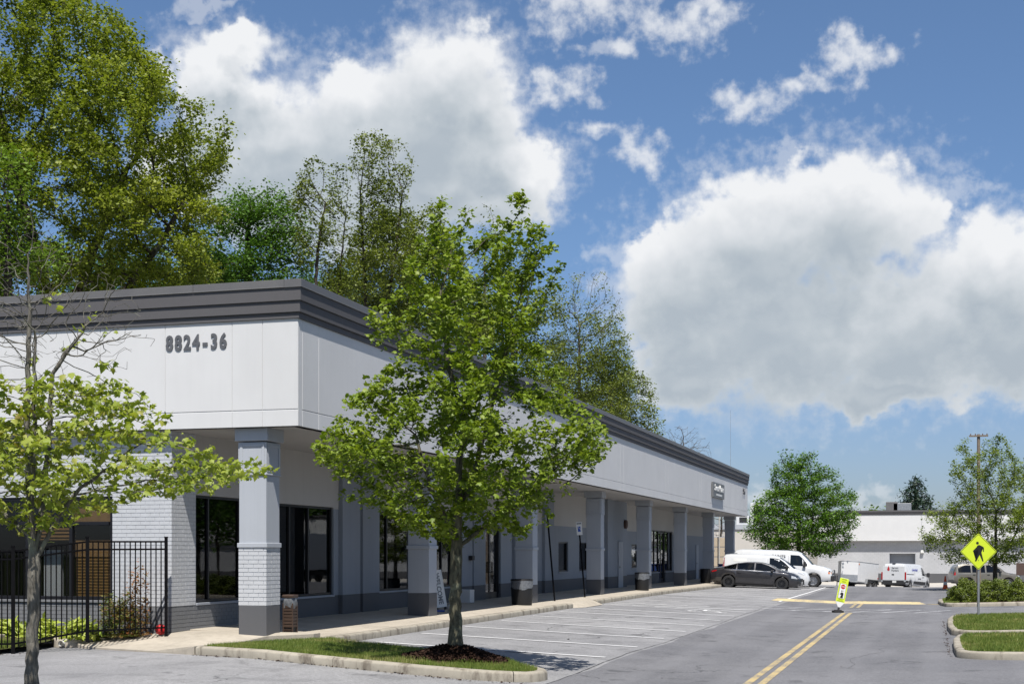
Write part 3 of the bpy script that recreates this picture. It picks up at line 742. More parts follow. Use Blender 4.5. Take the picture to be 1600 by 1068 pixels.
# sidewalk: slabs from the corner along the arcade, falling slightly to the kerb
def walk_z(x, y):
    e = -0.10*sstep(55, 76, y)
    return 0.15+e+0.11*np.clip((-10.85-np.asarray(x))/2.95, 0, 1)
def wzf(x, y): return float(walk_z(x, y))
walk = bpy.data.objects.new('sidewalk', None); COL.objects.link(walk); walk['kind'] = 'structure'; ORG[walk.name] = Vector((0, 0, 0))
def slab(poly, zf, m=M['walk']):
    mb = MB(); n = len(poly)
    v = [(p[0], p[1], zf(p[0], p[1])) for p in poly]+[(p[0], p[1], -0.1-1.5*float(sstep(83, 122, p[1]))) for p in poly]
    mb.add(v, [tuple(range(n)), tuple(range(2*n-1, n-1, -1))]+[(i, i+n, (i+1) % n+n, (i+1) % n) for i in range(n)])
    return mb.build('slab', m, walk, bevel=0.006)
g_ = 0.005
yy = 24.2
while yy < 91:
    y1 = yy+1.55
    for (xa, xb) in ((-13.82, -12.32), (-12.32, -11.02)):
        slab([(xa+g_, yy+g_), (xb-g_, yy+g_), (xb-g_, y1-g_), (xa+g_, y1-g_)], wzf)
    yy = y1
def corner_z(x, y):
    # apron at the corner: flush with the lot between the end of the island and the rounded end
    d = (x+15.4)*0.27+(y-22.45)*0.963   # distance from the front edge
    b = 0.035+0.20*min(1, max(0, d/1.5))
    if x < -14.6: b = max(b, 0.15*min(1, (-14.6-x)/0.5))
    if x > -12.6: b = max(b, 0.15*min(1, (x+12.6)/0.5))
    return max(0.02, b)
CORN = [[(-15.45,22.50),(-14.75,22.10),(-14.35,23.45),(-15.0,23.46)], [(-14.75,22.10),(-13.4,21.68),(-12.75,23.46),(-14.35,23.45)], [(-13.4,21.68),(-12.05,21.27),(-12.02,21.6),(-11.52,23.0),(-11.02,23.9),(-11.02,24.2),(-12.75,23.46)],
        [(-13.82,23.47),(-12.75,23.46),(-11.02,24.2),(-13.82,24.2)]]
for q in CORN:
    q = [(x+(g_ if x < sum(p[0] for p in q)/len(q) else -g_), y) for x, y in q]
    slab(resample([*q], 0.45, True)[:-1], lambda x, y: corner_z(x, y))
kerb([(-10.85, 90.5), (-10.85, 46.3)][::-1], lambda x, y: wzf(x, y), seg_len=3.1)
kerb([(-10.85, 24.0), (-10.85, 43.0)], lambda x, y: wzf(x, y), seg_len=3.1)
ramp = MB().add([(-11.02, 43.0, 0.152), (-11.02, 46.3, 0.152), (-10.55, 45.9, 0.01), (-10.55, 43.4, 0.01), (-10.86, 43.0, 0.0), (-10.86, 46.3, 0.0)], [(0, 3, 2, 1), (0, 4, 3), (1, 2, 5)]).build('kerb_ramp', M['walk'])
ramp['kind'] = 'structure'
# rounded concrete end with the drain pipe
endm = MB()
pts = [(-15.28+0.36*math.cos(a_), 22.60+0.46*math.sin(a_)) for a_ in np.linspace(0, 2*PI, 25)[:-1]]
endm.prism(pts, -0.05, 0.185)
end = endm.build('kerb_end', M['walk'], None, bevel=0.06, seg=3, smooth=50); end['kind'] = 'structure'
pp = MB(); pc = Vector((-15.24, 22.145, 0.08)); dirp = Vector((0.15, -1, 0)).normalized()
pp.tube([pc-dirp*0.15, pc+dirp*0.06], [0.055, 0.055], 14, cap=False); pp.tube([pc+dirp*0.06, pc-dirp*0.12], [0.044, 0.044], 14, cap=False)
top_mesh(pp, 'drain_pipe', M['sign_white'], 'white drain pipe mouth poking out of the rounded concrete kerb end', 'pipe', (-15.15, 22.16, 0.02), smooth=True)

# right-hand islands
for (poly, nb, sd) in (([(0.45,28.4),(0.62,27.85),(1.2,27.45),(4.0,26.9),(9.5,26.9),(9.5,34.9),(4.0,34.2),(2.0,33.9),(0.9,34.0),(0.5,33.5)], 60000, 5),
                   ([(0.42,36.2),(0.75,35.2),(1.6,34.95),(4.0,35.5),(9.5,36.3),(9.5,44.6),(4.0,44.5),(1.0,44.4),(0.5,43.9)], 60000, 6)):
    sp = smooth_poly(poly, 1, True)
    kerb(sp[::1], isl_top, closed=True)
    ins = shrink([tuple(p) for p in sp], 0.15)
    zf = lambda x, y: gz(x, y)+0.135
    poly_fill('island_soil', ins, lambda x, y: gzf(x, y)+0.135, M['turf'], step=0.6)
    blades('island_grass', ins, zf, nb, 0.075, 0.008, M['grass'], lambda x, y: x < 6.5, seed=sd)
hp = smooth_poly([(0.35,60.5),(0.30,58.0),(0.45,55.2),(0.9,54.5),(4.0,54.4),(14.0,56.5),(14.0,62.0)], 1, True)
kerb(hp, isl_top, closed=True); hin = shrink([tuple(p) for p in hp], 0.15)
poly_fill('island_soil', hin, lambda x, y: gzf(x, y)+0.135, M['mulch'], step=0.6)
blades('island_grass', [(0.5,55.3),(0.95,54.8),(1.05,55.3),(0.95,60.0),(0.5,60.0)], lambda x, y: gz(x, y)+0.135, 5000, 0.07, 0.009, M['grass'], seed=8)
# island right under the camera that carries the near tree
NT_ = (-8.57, 11.94)
np_ = smooth_poly([(-10.6,11.0),(-9.6,10.6),(-7.2,10.8),(-6.8,11.6),(-7.2,12.7),(-8.5,13.1),(-10.2,12.9),(-10.8,12.0)], 1, True)
def near_z(x, y):
    r = np.hypot(np.asarray(x)-NT_[0], np.asarray(y)-NT_[1]); return gz(x, y)+0.14+0.32*np.exp(-(r/0.42)**2)
kerb(np_, isl_top, closed=True); poly_fill('island_soil', shrink([tuple(p) for p in np_], 0.15), lambda x, y: float(near_z(x, y)), M['turf'], step=0.3)
mulch_bed('mulch', NT_[0], NT_[1], 0.75, 0.7, near_z, 3000, 4)
# planting bed and rough grass by the fence
BED = [(-32,18.2),(-15.35,20.0),(-15.2,21.2),(-15.5,22.4),(-14.95,23.0),(-14.3,23.40),(-32,23.40)]
bed_z = lambda x, y: 0.085+0.10*np.clip((np.asarray(y)-20.5)/2.5, 0, 1)
poly_fill('planting_bed', [(-32,21.9),(-15.6,21.9),(-15.5,22.4),(-14.95,23.0),(-13.86,23.44),(-32,23.44)], lambda x, y: float(bed_z(x, y))+0.004, M['mulch'], step=0.5)
poly_fill('lawn_soil', BED, lambda x, y: float(bed_z(x, y))-0.004, M['turf'], step=0.5)
blades('lawn_grass', [(-22,19.4),(-15.45,20.1),(-15.3,21.2),(-15.6,21.9),(-22,21.9)], bed_z, 42000, 0.07, 0.006, M['grass'], seed=9)
edg = MB()
for i in range(8):
    x0 = -22.3+0.75*i; edg.box(x0+0.004, x0+0.742, 21.84, 21.94, 0.05, 0.245)
edgo = edg.build('bed_edging', M['kerb'], None, bevel=0.012); edgo['kind'] = 'structure'
# pale concrete in front of the far building
strip('loading_apron', -40, 60, 128, 146, M['pad'], 0.004)

# ------------------------------------------------------------------ the long arcade building
def text_mesh(body, size, m, extrude=0.004, bold=0.0, align='CENTER', shear=0.0, spacing=1.0):
    c = bpy.data.curves.new('t', 'FONT'); c.body = body; c.size = size; c.extrude = extrude; c.offset = bold; c.align_x = align; c.align_y = 'CENTER'; c.shear = shear; c.space_character = spacing
    c.resolution_u = 3
    o = bpy.data.objects.new('t', c); COL.objects.link(o)
    dg = bpy.context.evaluated_depsgraph_get(); me = bpy.data.meshes.new_from_object(o.evaluated_get(dg)); me.materials.clear(); me.materials.append(m)
    bpy.data.objects.remove(o); bpy.data.curves.remove(c)
    return me
class Facade:
    """wall plane with u along it, z up, n out of it"""
    def __init__(s, axis, pos): s.axis = axis; s.pos = pos
    def P(s, u, z, n): return (s.pos+n, u, z) if s.axis == 'X' else (u, s.pos-n, z)
    def box(s, mb, u0, u1, z0, z1, n0, n1, mi=0):
        a = s.P(u0, z0, n0); b = s.P(u1, z1, n1); return mb.box(a[0], b[0], a[1], b[1], a[2], b[2], mi)
    def prism(s, mb, poly, n0, n1): return mb.prism(poly, n0, n1, lambda u, v, w: s.P(u, v, w))
    def rot(s): return (PI/2, 0, PI/2) if s.axis == 'X' else (PI/2, 0, 0)
B = thing('strip_mall_building', 'long white and grey single storey commercial building with a pillared arcade and numerals 8824-36', 'building', (-12, 55, 0))
FX, FY, END = -11.06, 23.30, 88.9       # fascia planes
WX, WY = -13.8, 23.52                   # arcade wall and front wall planes
ZS, ZT = 4.06, 6.02                     # soffit, top of fascia
inner = Facade('X', WX); front = Facade('Y', WY); fas_r = Facade('X', FX); fas_f = Facade('Y', FY)

def wall_cells(F, u0, u1, bands, opens, thick, parent, extra_u=()):
    """solid wall with real openings; one mesh per paint band"""
    us = sorted({u0, u1, *[o[0] for o in opens], *[o[1] for o in opens], *extra_u})
    for (za, zb, nm, m) in bands:
        zs = sorted({za, zb, *[z for o in opens for z in (o[2], o[3]) if za < z < zb]})
        runs = [MB()]
        for a, b in zip(us[:-1], us[1:]):
            cells = [(c, d) for c, d in zip(zs[:-1], zs[1:]) if not any(o[0] < (a+b)/2 < o[1] and o[2] < (c+d)/2 < o[3] for o in opens)]
            hs = sorted(cells)
            split = any(p[1] < q[0]-1e-6 for p, q in zip(hs[:-1], hs[1:]))
            full = len(hs) > 0 and not split
            if not cells:
                if runs[-1].v: runs.append(MB())
                continue
            for c, d in cells: F.box(runs[-1], a, b, c, d, -thick, 0)
        for mb in runs:
            if mb.v: mb.build(nm, m, parent)
def window(F, u0, u1, z0, z1, mull=(), trans=(), parent=B, bar=0.055, n=-0.10, name='window', gm=None, sill=True, fm=None):
    fm = fm or M['frame']; gm = gm or M['glass']
    mb = MB()
    for (a, b, c, d) in ((u0, u0+bar, z0, z1), (u1-bar, u1, z0, z1), (u0+bar, u1-bar, z0, z0+bar), (u0+bar, u1-bar, z1-bar, z1)): F.box(mb, a+0.002, b-0.002, c+0.002, d-0.002, n-0.05, n+0.05)
    w = mb.build(name, fm, parent, bevel=0.004)
    for u in mull: F.box(MB(), 0, 0, 0, 0, 0, 0); mm = MB(); F.box(mm, u-bar/2, u+bar/2, z0+bar, z1-bar, n-0.045, n+0.045); mm.build('mullion', fm, w, bevel=0.004)
    mull = tuple(sorted(mull))
    us = [u0+bar, *mull, u1-bar]
    for z in trans:
        for a, b in zip(us[:-1], us[1:]):
            mm = MB(); F.box(mm, a+bar/2, b-bar/2, z-bar/2, z+bar/2, n-0.04, n+0.04); mm.build('transom', fm, w, bevel=0.004)
    zs = [z0+bar, *trans, z1-bar]
    for a, b in zip(us[:-1], us[1:]):
        for c, d in zip(zs[:-1], zs[1:]):
            mm = MB(); F.box(mm, a, b, c, d, n-0.006, n+0.006); mm.build('pane', gm, w)
    if sill:
        mm = MB(); F.box(mm, u0, u1, z0-0.05, z0, n-0.05, 0.03); mm.build('sill', M['pillar_dim'] if F.axis == 'X' else M['brick_grey'], w, bevel=0.005)
    return w
def glass_door(F, u0, u1, z0, z1, leaves, parent=B, n=-0.12):
    mb = MB(); bar = 0.06
    for (a, b, c, d) in ((u0, u0+bar, z0, z1), (u1-bar, u1, z0, z1), (u0+bar, u1-bar, z1-bar, z1)): F.box(mb, a+0.002, b-0.002, c, d-0.002, n-0.05, n+0.05)
    w = mb.build('door_frame', M['frame'], parent, bevel=0.004)
    us = np.linspace(u0+bar, u1-bar, leaves+1)
    for i, (a, b) in enumerate(zip(us[:-1], us[1:])):
        d = MB(); s_ = 0.07; a += 0.004; b -= 0.004
        for (p, q, c, e) in ((a, a+s_, z0+0.02, z1-bar-0.01), (b-s_, b, z0+0.02, z1-bar-0.01), (a+s_, b-s_, z0+0.02, z0+0.24), (a+s_, b-s_, z1-bar-0.10, z1-bar-0.01)): F.box(d, p, q, c, e, n-0.022, n+0.022)
        d = d.build('door', M['frame'], parent, bevel=0.003)
        g = MB(); F.box(g, a+s_, b-s_, z0+0.24, z1-bar-0.10, n-0.005, n+0.005); g.build('pane', M['glass'], d)
        hu = b-0.06 if (i % 2 == 0 and leaves > 1) else a+0.06
        h = MB(); s2 = -1 if hu == b-0.06 else 1
        h.tube([F.P(hu, 1.45, n+0.02), F.P(hu, 1.45, n+0.09), F.P(hu, 1.10, n+0.09), F.P(hu, 1.10, n+0.02)], 0.014, 8); h.build('handle', M['black_metal'], d, smooth=True)
    return w
# floor level by the arcade wall
opens = [(24.45, 27.45, 0.76, 2.88), (27.9, 31.05, 0.74, 2.84), (33.80, 36.7, 0.74, 2.84), (38.2, 39.9, 0.74, 2.84), (42.95, 44.75, 0.22, 2.62),
         (52.35, 53.85, 1.02, 2.18), (55.7, 57.3, 1.02, 2.18), (62.75, 64.6, 0.20, 2.34), (66.2, 68.0, 1.02, 2.18), (71.2, 77.4, 0.15, 2.95)]
wall_cells(inner, WY+0.23, END, [(-0.3, 0.72, 'base_course', M['base_wall']), (0.72, 2.80, 'wall', M['grey_wall']), (2.80, ZS, 'upper_wall', M['cream_wall'])], opens, 0.22, B)
window(inner, 24.45, 27.45, 0.76, 2.88, (25.05, 26.35), ())
window(inner, 27.9, 31.05, 0.74, 2.84, (28.75, 29.75), (), sill=True)
window(inner, 33.80, 36.7, 0.74, 2.84, (34.65,), ())
window(inner, 38.2, 39.9, 0.74, 2.84, (39.0,), ())
window(inner, 52.35, 53.85, 1.02, 2.18, (), ())
window(inner, 55.7, 57.3, 1.02, 2.18, (), ())
window(inner, 66.2, 68.0, 1.02, 2.18, (), ())
glass_door(inner, 42.95, 44.75, 0.22, 2.62, 2); glass_door(inner, 62.75, 64.6, 0.20, 2.34, 2)
window(inner, 71.2, 73.4, 0.75, 2.95, (72.3,), ()); glass_door(inner, 73.4, 75.2, 0.14, 2.95, 2); window(inner, 75.2, 77.4, 0.75, 2.95, (76.3,), ())
for (a, b) in ((71.2, 73.4), (75.2, 77.4)):
    mb = MB(); inner.box(mb, a, b, -0.1, 0.70, -0.2, 0.004); mb.build('window_apron', M['base_wall'], B)
# pilasters standing proud of the arcade wall
for (a, b) in ((31.35, 32.45), (32.62, 33.72), (40.4, 41.4), (41.55, 42.75), (46.1, 47.1), (50.0, 51.3)):
    for (za, zb, m) in ((-0.3, 0.72, M['base_wall']), (0.72, ZS, M['grey_wall'])):
        mb = MB(); inner.box(mb, a, b, za, zb, 0.0, 0.11); mb.build('pilaster', m, B, bevel=0.006)
for (za, zb, m) in ((-0.3, 0.72, M['base_wall']), (0.72, ZS, M['grey_wall'])):
    mb = MB(); inner.box(mb, 58.6, 62.55, za, zb, 0.0, 0.55); mb.build('pilaster', m, B, bevel=0.006)
# plain steel doors
for (F, a, b, n) in ((Facade('X', WX+0.55), 60.6, 61.5, 0.0), (inner, 85.4, 86.3, 0.0)):
    mb = MB(); F.box(mb, a, b, 0.14, 2.25, 0.003, 0.045); d = mb.build('door', M['pillar'], B, bevel=0.006)
    hb = MB(); q = F.P(a+0.09, 1.12, 0.08); hb.lathe([(0.0, -0.03), (0.028, -0.02), (0.03, 0.01), (0.012, 0.03), (0.012, 0.06)], q, 10); hb.build('handle', M['steel'], d, smooth=True)
# round wall lamp, alarm box, mailbox
lp = MB(); q = Facade('X', WX+0.55).P(62.0, 3.05, 0.0); lp.lathe([(0.0, 0.0), (0.20, 0.0), (0.20, 0.10), (0.16, 0.13), (0.0, 0.15)], (0, 0, 0), 18)
lp.v = [(q[0]+z, q[1]+x, q[2]+y) for x, y, z in lp.v]; lp.build('round_wall_lamp', M['brown_board'], B, smooth=True)
mb = MB(); inner.box(mb, 41.0, 41.25, 1.52, 1.66, 0.11, 0.24); mb.build('camera_box', M['black_plastic'], B, bevel=0.01)
# things seen dimly inside: floor, back wall
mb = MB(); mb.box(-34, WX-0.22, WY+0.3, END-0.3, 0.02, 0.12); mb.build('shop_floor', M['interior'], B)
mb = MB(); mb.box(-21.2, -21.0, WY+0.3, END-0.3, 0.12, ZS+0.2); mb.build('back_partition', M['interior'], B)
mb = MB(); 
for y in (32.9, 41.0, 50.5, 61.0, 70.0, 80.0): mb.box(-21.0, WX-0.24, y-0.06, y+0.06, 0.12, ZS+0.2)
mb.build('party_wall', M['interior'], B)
# front wall: painted brick pier, window bay to the left of it
PX0 = -15.07
mb = MB(); front.box(mb, -36, -26.0, -0.3, ZS, -0.22, 0); front.box(mb, -26.0, PX0, 2.83, ZS, -0.22, 0); front.box(mb, PX0, WX, 0.72, ZS, -0.22, 0); front.box(mb, PX0, WX-0.0, 2.83, 2.831, -0.22, 0)
mb.build('front_wall', M['mortar_white'], B)
mb = MB(); front.box(mb, -26.0, PX0, -0.3, 0.78, -0.22, 0); front.box(mb, PX0, WX, -0.3, 0.72, -0.22, 0); mb.build('front_base', M['mortar_grey'], B)
w = window(front, -26.0, PX0, 0.83, 2.83, tuple(-16.02-0.99*i for i in range(10)), (2.31,), bar=0.07, n=-0.07, gm=M['clear_glass'])
mb = MB(); front.box(mb, -26.0, PX0, 0.78, 0.83, -0.20, 0.035); mb.build('window_sill', M['brick_grey'], B, bevel=0.006)
# wooden blind and boards behind the first bays
bl = MB(); front.box(bl, -15.98, -15.12, 2.34, 2.78, -0.12, -0.10); front.box(bl, -15.98, -15.12, 1.66, 1.98, -0.16, -0.13); bl.build('wood_board', M['wood'], B, bevel=0.004)
for i in range(13):
    s_ = MB(); front.box(s_, -15.96, -15.14, 0.90+i*0.058, 0.938+i*0.058, -0.16, -0.125); s_.build('blind_slat', M['wood'], B)
for i in range(4):
    s_ = MB(); front.box(s_, -17.0, -16.1, 1.98+i*0.07, 2.02+i*0.07, -0.33, -0.28); s_.build('blind_slat', M['wood'], B)
bl = MB(); front.box(bl, -16.9, -16.5, 0.86, 1.8, -0.5, -0.42); bl.build('leaning_board', M['pillar_dim'], B)

# painted brick: single bricks where they show largest, the rest joined
BH, BL, JT = 0.0775, 0.205, 0.010
def brick_me(L, d=0.0045, name='brick'):
    mb = MB(); mb.box(0, L-JT, 0, 0.02+d, 0, BH-JT); return mb
def brick_run(F, u0, u1, z, odd):
    """brick extents along one course"""
    out = []; u = u0-(BL/2 if odd else 0)
    while u < u1-0.02:
        a, b = max(u, u0), min(u+BL, u1)
        if b-a > 0.022: out.append((a+JT/2*(a > u0), b-JT/2*(b < u1)))
        u += BL
    return out
BCACHE = {}
def brick_obj(F, a, b, z, parent, m, loc_root):
    L = round(b-a, 3); key = (F.axis, L, m.name)
    if key not in BCACHE:
        mb = MB(); Fz = Facade(F.axis, 0.0); Fz.box(mb, 0, L, 0, BH-JT, -0.02, 0.006)
        me = mb.mesh('brick', m)
        BCACHE[key] = me
    p = Vector(F.P(a, z, random.uniform(-0.0012, 0.0012)))-loc_root
    return link_mesh('brick', BCACHE[key], parent, p)
def brick_bulk(name, F, u0, u1, z0, z1, parent, m, skip=lambda z: False):
    mb = MB(); i = 0; z = z0
    while z < z1-0.02:
        if not skip(z):
            for a, b in brick_run(F, u0, u1, z, i % 2): F.box(mb, a, b, z+JT/2, min(z+BH-JT/2, z1), -0.015, 0.006+random.uniform(-0.0012, 0.0012))
        i += 1; z += BH
    o = mb.build(name, m, parent); o['kind'] = 'stuff'; return o
OR = ORG[B.name]
i = 0; z = 0.72; cnt = 0
while z < 2.9:
    for a, b in brick_run(front, PX0, WX+0.013, z, i % 2): brick_obj(front, a, b, z+JT/2, B, M['brick_white'], OR); cnt += 1
    i += 1; z += BH
zt_ = z
brick_bulk('brickwork', front, PX0, WX+0.013, zt_, ZS, B, M['brick_white'])
brick_bulk('brickwork', front, -26.0, PX0, 2.87, ZS, B, M['brick_white'])
brick_bulk('brickwork', front, -26.0, PX0, 0.0, 0.76, B, M['brick_grey'])
brick_bulk('brickwork', front, PX0, WX+0.013, 0.0, 0.715, B, M['brick_grey'])
pier_s = Facade('X', WX+0.006)
mb = MB(); pier_s.box(mb, WY, WY+0.90, 0.72, ZS, -0.02, 0.0); mb.build('pier_side', M['mortar_white'], B)
mb = MB(); pier_s.box(mb, WY, 27.4, -0.2, 0.72, -0.02, 0.0); mb.build('pier_side', M['mortar_grey'], B)
brick_bulk('brickwork', pier_s, WY, WY+0.90, 0.72, ZS, B, M['brick_white'])
brick_bulk('brickwork', pier_s, WY, 27.4, 0.0, 0.715, B, M['brick_grey'])

# eight square pillars
def panel_frame(mb, F, u0, u1, z0, z1, n0, n1, w):
    for (a, b, c, d) in ((u0, u0+w, z0, z1), (u1-w, u1, z0, z1), (u0+w, u1-w, z0, z0+w), (u0+w, u1-w, z1-w, z1)): F.box(mb, a, b, c, d, n0, n1)
PY = [23.5, 32.3, 41.65, 51.0, 60.35, 69.7, 79.05, 87.9]
PW = 0.57; PXC = -11.8-PW/2
def pillar_parts(first):
    h = PW/2; parts = {}
    mb = MB(); mb.box(-h+0.006, h-0.006, -h+0.006, h-0.006, 0.75, 3.2); mb.box(-h-0.008, h+0.008, -h-0.008, h+0.008, 3.2, 3.80)
    fl = [(h+0.008, 3.80), (h+0.055, 3.83), (h+0.055, ZS)]
    mb.box(-h-0.055, h+0.055, -h-0.055, h+0.055, 3.82, ZS)
    sh = mb
    cap = MB()
    for F, s in ((Facade('X', h+0.008), 1), (Facade('Y', -h-0.008), 1), (Facade('Y', h+0.020), -1)):
        panel_frame(cap, F, -h+0.03, h-0.03, 3.24, 3.77, 0, 0.012, 0.06)
        F.box(cap, -h-0.02, h+0.02, 3.185, 3.215, 0, 0.012)
    tr = MB(); tr.box(-h-0.022, h+0.022, -h-0.022, h+0.022, 1.84, 1.925)
    bs = MB(); bs.box(-h, h, -h, h, -0.4, 0.755)
    return sh, cap, tr, bs
sh, cap, tr, bs = pillar_parts(True)
me_sh = sh.mesh('pillar', M['pillar']); me_cap = cap.mesh('capital_panel', M['pillar']); me_tr = tr.mesh('pillar_trim', M['pillar']); me_bs = bs.mesh('pillar_base', M['base_wall'])
for k in range(8):
    yc = PY[k]+PW/2; zo = wzf(-12, yc)-0.19
    loc = Vector((PXC, yc, 0))-OR
    p = link_mesh('pillar', me_sh, B, loc)
    bv = p.modifiers.new('bevel', 'BEVEL'); bv.width = 0.008; bv.segments = 1; bv.limit_method = 'ANGLE'
    for nm, me in (('capital_panel', me_cap), ('pillar_trim', me_tr), ('pillar_base', me_bs)):
        o = link_mesh(nm, me, p); bv = o.modifiers.new('bevel', 'BEVEL'); bv.width = 0.006; bv.segments = 1; bv.limit_method = 'ANGLE'
        del_ = ORG.pop(o.name, None)
    ORG.pop(p.name, None)
    if k == 0:
        for F in (Facade('Y', -PW/2+0.004), Facade('X', PW/2-0.004)):
            i = 0; z = 0.76
            while z < 1.83:
                for a, b in brick_run(F, -PW/2, PW/2, z, i % 2): brick_obj(F, a, b, z+JT/2, p, M['brick_white'], Vector((0, 0, 0)))
                i += 1; z += BH
# soffit and roof
mb = MB(); mb.box(WX-0.2, FX-0.02, FY+0.02, END, ZS, ZS+0.06); mb.box(-36, WX-0.2, FY+0.02, WY+0.2, ZS, ZS+0.06); mb.build('soffit', M['cream_wall'], B)
mb = MB(); mb.box(-34, FX-0.15, FY+0.15, END-0.1, 5.6, 5.8); mb.box(-34, -33.8, FY+0.15, END-0.1, 0, 5.6); mb.box(-34, WX-0.1, END-0.25, END-0.05, -0.6, 5.6); mb.build('roof', M['roofing'], B)
# fascia panels with open joints: narrow ones over every pillar
def fascia(F, cuts, thick=0.18):
    for a, b in zip(cuts[:-1], cuts[1:]):
        for (za, zb, n) in ((ZS, 4.358, 0.0), (4.372, ZT+0.25, 0.0)):
            mb = MB(); F.box(mb, a+0.004, b-0.004, za, zb, -thick, n); mb.build('fascia_panel', M['white_wall'], B, bevel=0.006)
    mb = MB(); F.box(mb, cuts[0], cuts[-1], ZS+0.01, ZT+0.2, -thick+0.002, -0.012); mb.build('fascia_backing', M['white_wall'], B)
cr = [FY+0.186, FY+0.90]
for k in range(8): cr += [PY[k]-0.02, PY[k]+PW+0.02] if k else []
cr = sorted(cr+[END])
fascia(fas_r, cr)
cf = [-36, -32.0, -28.0, -24.4, -23.8, -19.5, -18.9, -15.2, -13.8, -12.40, -11.78, FX]
fascia(fas_f, cf)
# stepped cornice, swept round the corner
def sweep_L(name, x_out, z0, z1, depth, m, parent=B):
    """bar of section depth x (z1-z0) that runs along the front and the right side, mitred at the corner"""
    px = FX+x_out; py = FY-x_out; mb = MB()
    v = []
    for (x, y) in ((-36, py), (px, py), (px, END+x_out)):
        v.append((x, y))
    i_ = [(-36, py+depth), (px-depth, py+depth), (px-depth, END+x_out)]
    pts = [(*p, z0) for p in v]+[(*p, z0) for p in i_]+[(*p, z1) for p in v]+[(*p, z1) for p in i_]
    f = []
    for a in (0, 1):
        f += [(a, a+1, a+4, a+3), (a+6, a+9, a+10, a+7), (a, a+6, a+7, a+1), (a+3, a+4, a+10, a+9)]
    f += [(0, 3, 9, 6), (2, 8, 11, 5)]
    mb.add(pts, f); return mb.build(name, m, parent, bevel=0.006)
sweep_L('cornice_band', 0.030, 6.020, 6.130, 0.20, M['cornice'])
sweep_L('cornice_band', 0.065, 6.1315, 6.335, 0.235, M['cornice'])
sweep_L('cornice_band', 0.095, 6.3365, 6.585, 0.265, M['cornice'])
# sheet metal coping in lengths
def coping():
    x_o = 0.115
    segs_r = [FY-x_o+0.0, 27.2]+[27.2+3.05*i for i in range(1, 20)]+[END+x_o]
    for a, b in zip(segs_r[:-1], segs_r[1:]):
        mb = MB(); c = 0.004 if a > FY else 0
        mb.box(FX+x_o-0.34, FX+x_o, a+c, b-0.004, 6.587, 6.722)
        mb.box(FX+x_o-0.02, FX+x_o+0.007, a+c, b-0.004, 6.575, 6.592)
        mb.build('coping', M['coping'], B, bevel=0.004)
    segs_f = [-36]+[-13.15-3.05*i for i in range(7, -1, -1)]+[FX+x_o-0.342]
    for a, b in zip(segs_f[:-1], segs_f[1:]):
        mb = MB(); mb.box(a+0.004, b-0.002, FY-x_o, FY-x_o+0.34, 6.587, 6.722); mb.box(a+0.004, b-0.002, FY-x_o-0.007, FY-x_o+0.02, 6.575, 6.592)
        mb.build('coping', M['coping'], B, bevel=0.004)
    mb = MB(); mb.box(FX+x_o-0.34, FX+x_o+0.001, FY-x_o-0.007, FY-x_o-0.001, 6.575, 6.592); mb.build('coping', M['coping'], B)
coping()
# street number in raised numerals
def digits(F, text, u0, zc, size, pitch, m, bold=0.012, ext=0.008):
    u = u0
    for ch in text:
        if ch == '-': me = text_mesh(ch, size*1.1, m, ext, bold)
        else: me = text_mesh(ch, size, m, ext, bold)
        me.transform(Matrix.Diagonal((0.80, 1, 1, 1))); o = link_mesh('numeral', me, B, Vector(F.P(u, zc, 0.012))-OR, F.rot()); u += pitch
digits(fas_f, '8824-36', -13.70, 5.66, 0.385, 0.187, M['numeral'])
# business sign box on the far end of the fascia, and the small number beside it
def shop_sign():
    u0, u1, z0, z1 = 73.6, 77.7, 4.72, 5.52
    mb = MB(); fas_r.box(mb, u0, u1, z0, z1, 0.02, 0.115); s = mb.build('shop_sign', M['sign_grey'], B, bevel=0.01)
    me = text_mesh('Sweet Home', 0.80, M['sign_white'], 0.01, 0.02, shear=0.25); me.transform(Matrix.Diagonal((0.78, 0.62, 1, 1)))
    link_mesh('lettering', me, s, Vector(fas_r.P((u0+u1)/2-0.05, 5.22, 0.128))-OR, fas_r.rot())
    mb = MB(); fas_r.box(mb, u0+1.05, u1-1.0, 4.83, 4.93, 0.117, 0.125); mb.build('lettering', M['sign_white'], s)
    for i, ch in enumerate('36'):
        link_mesh('numeral', text_mesh(ch, 0.46, M['numeral'], 0.02, 0.03), B, Vector(fas_r.P(86.6+0.62*i, 5.55, 0.04))-OR, fas_r.rot())
shop_sign()

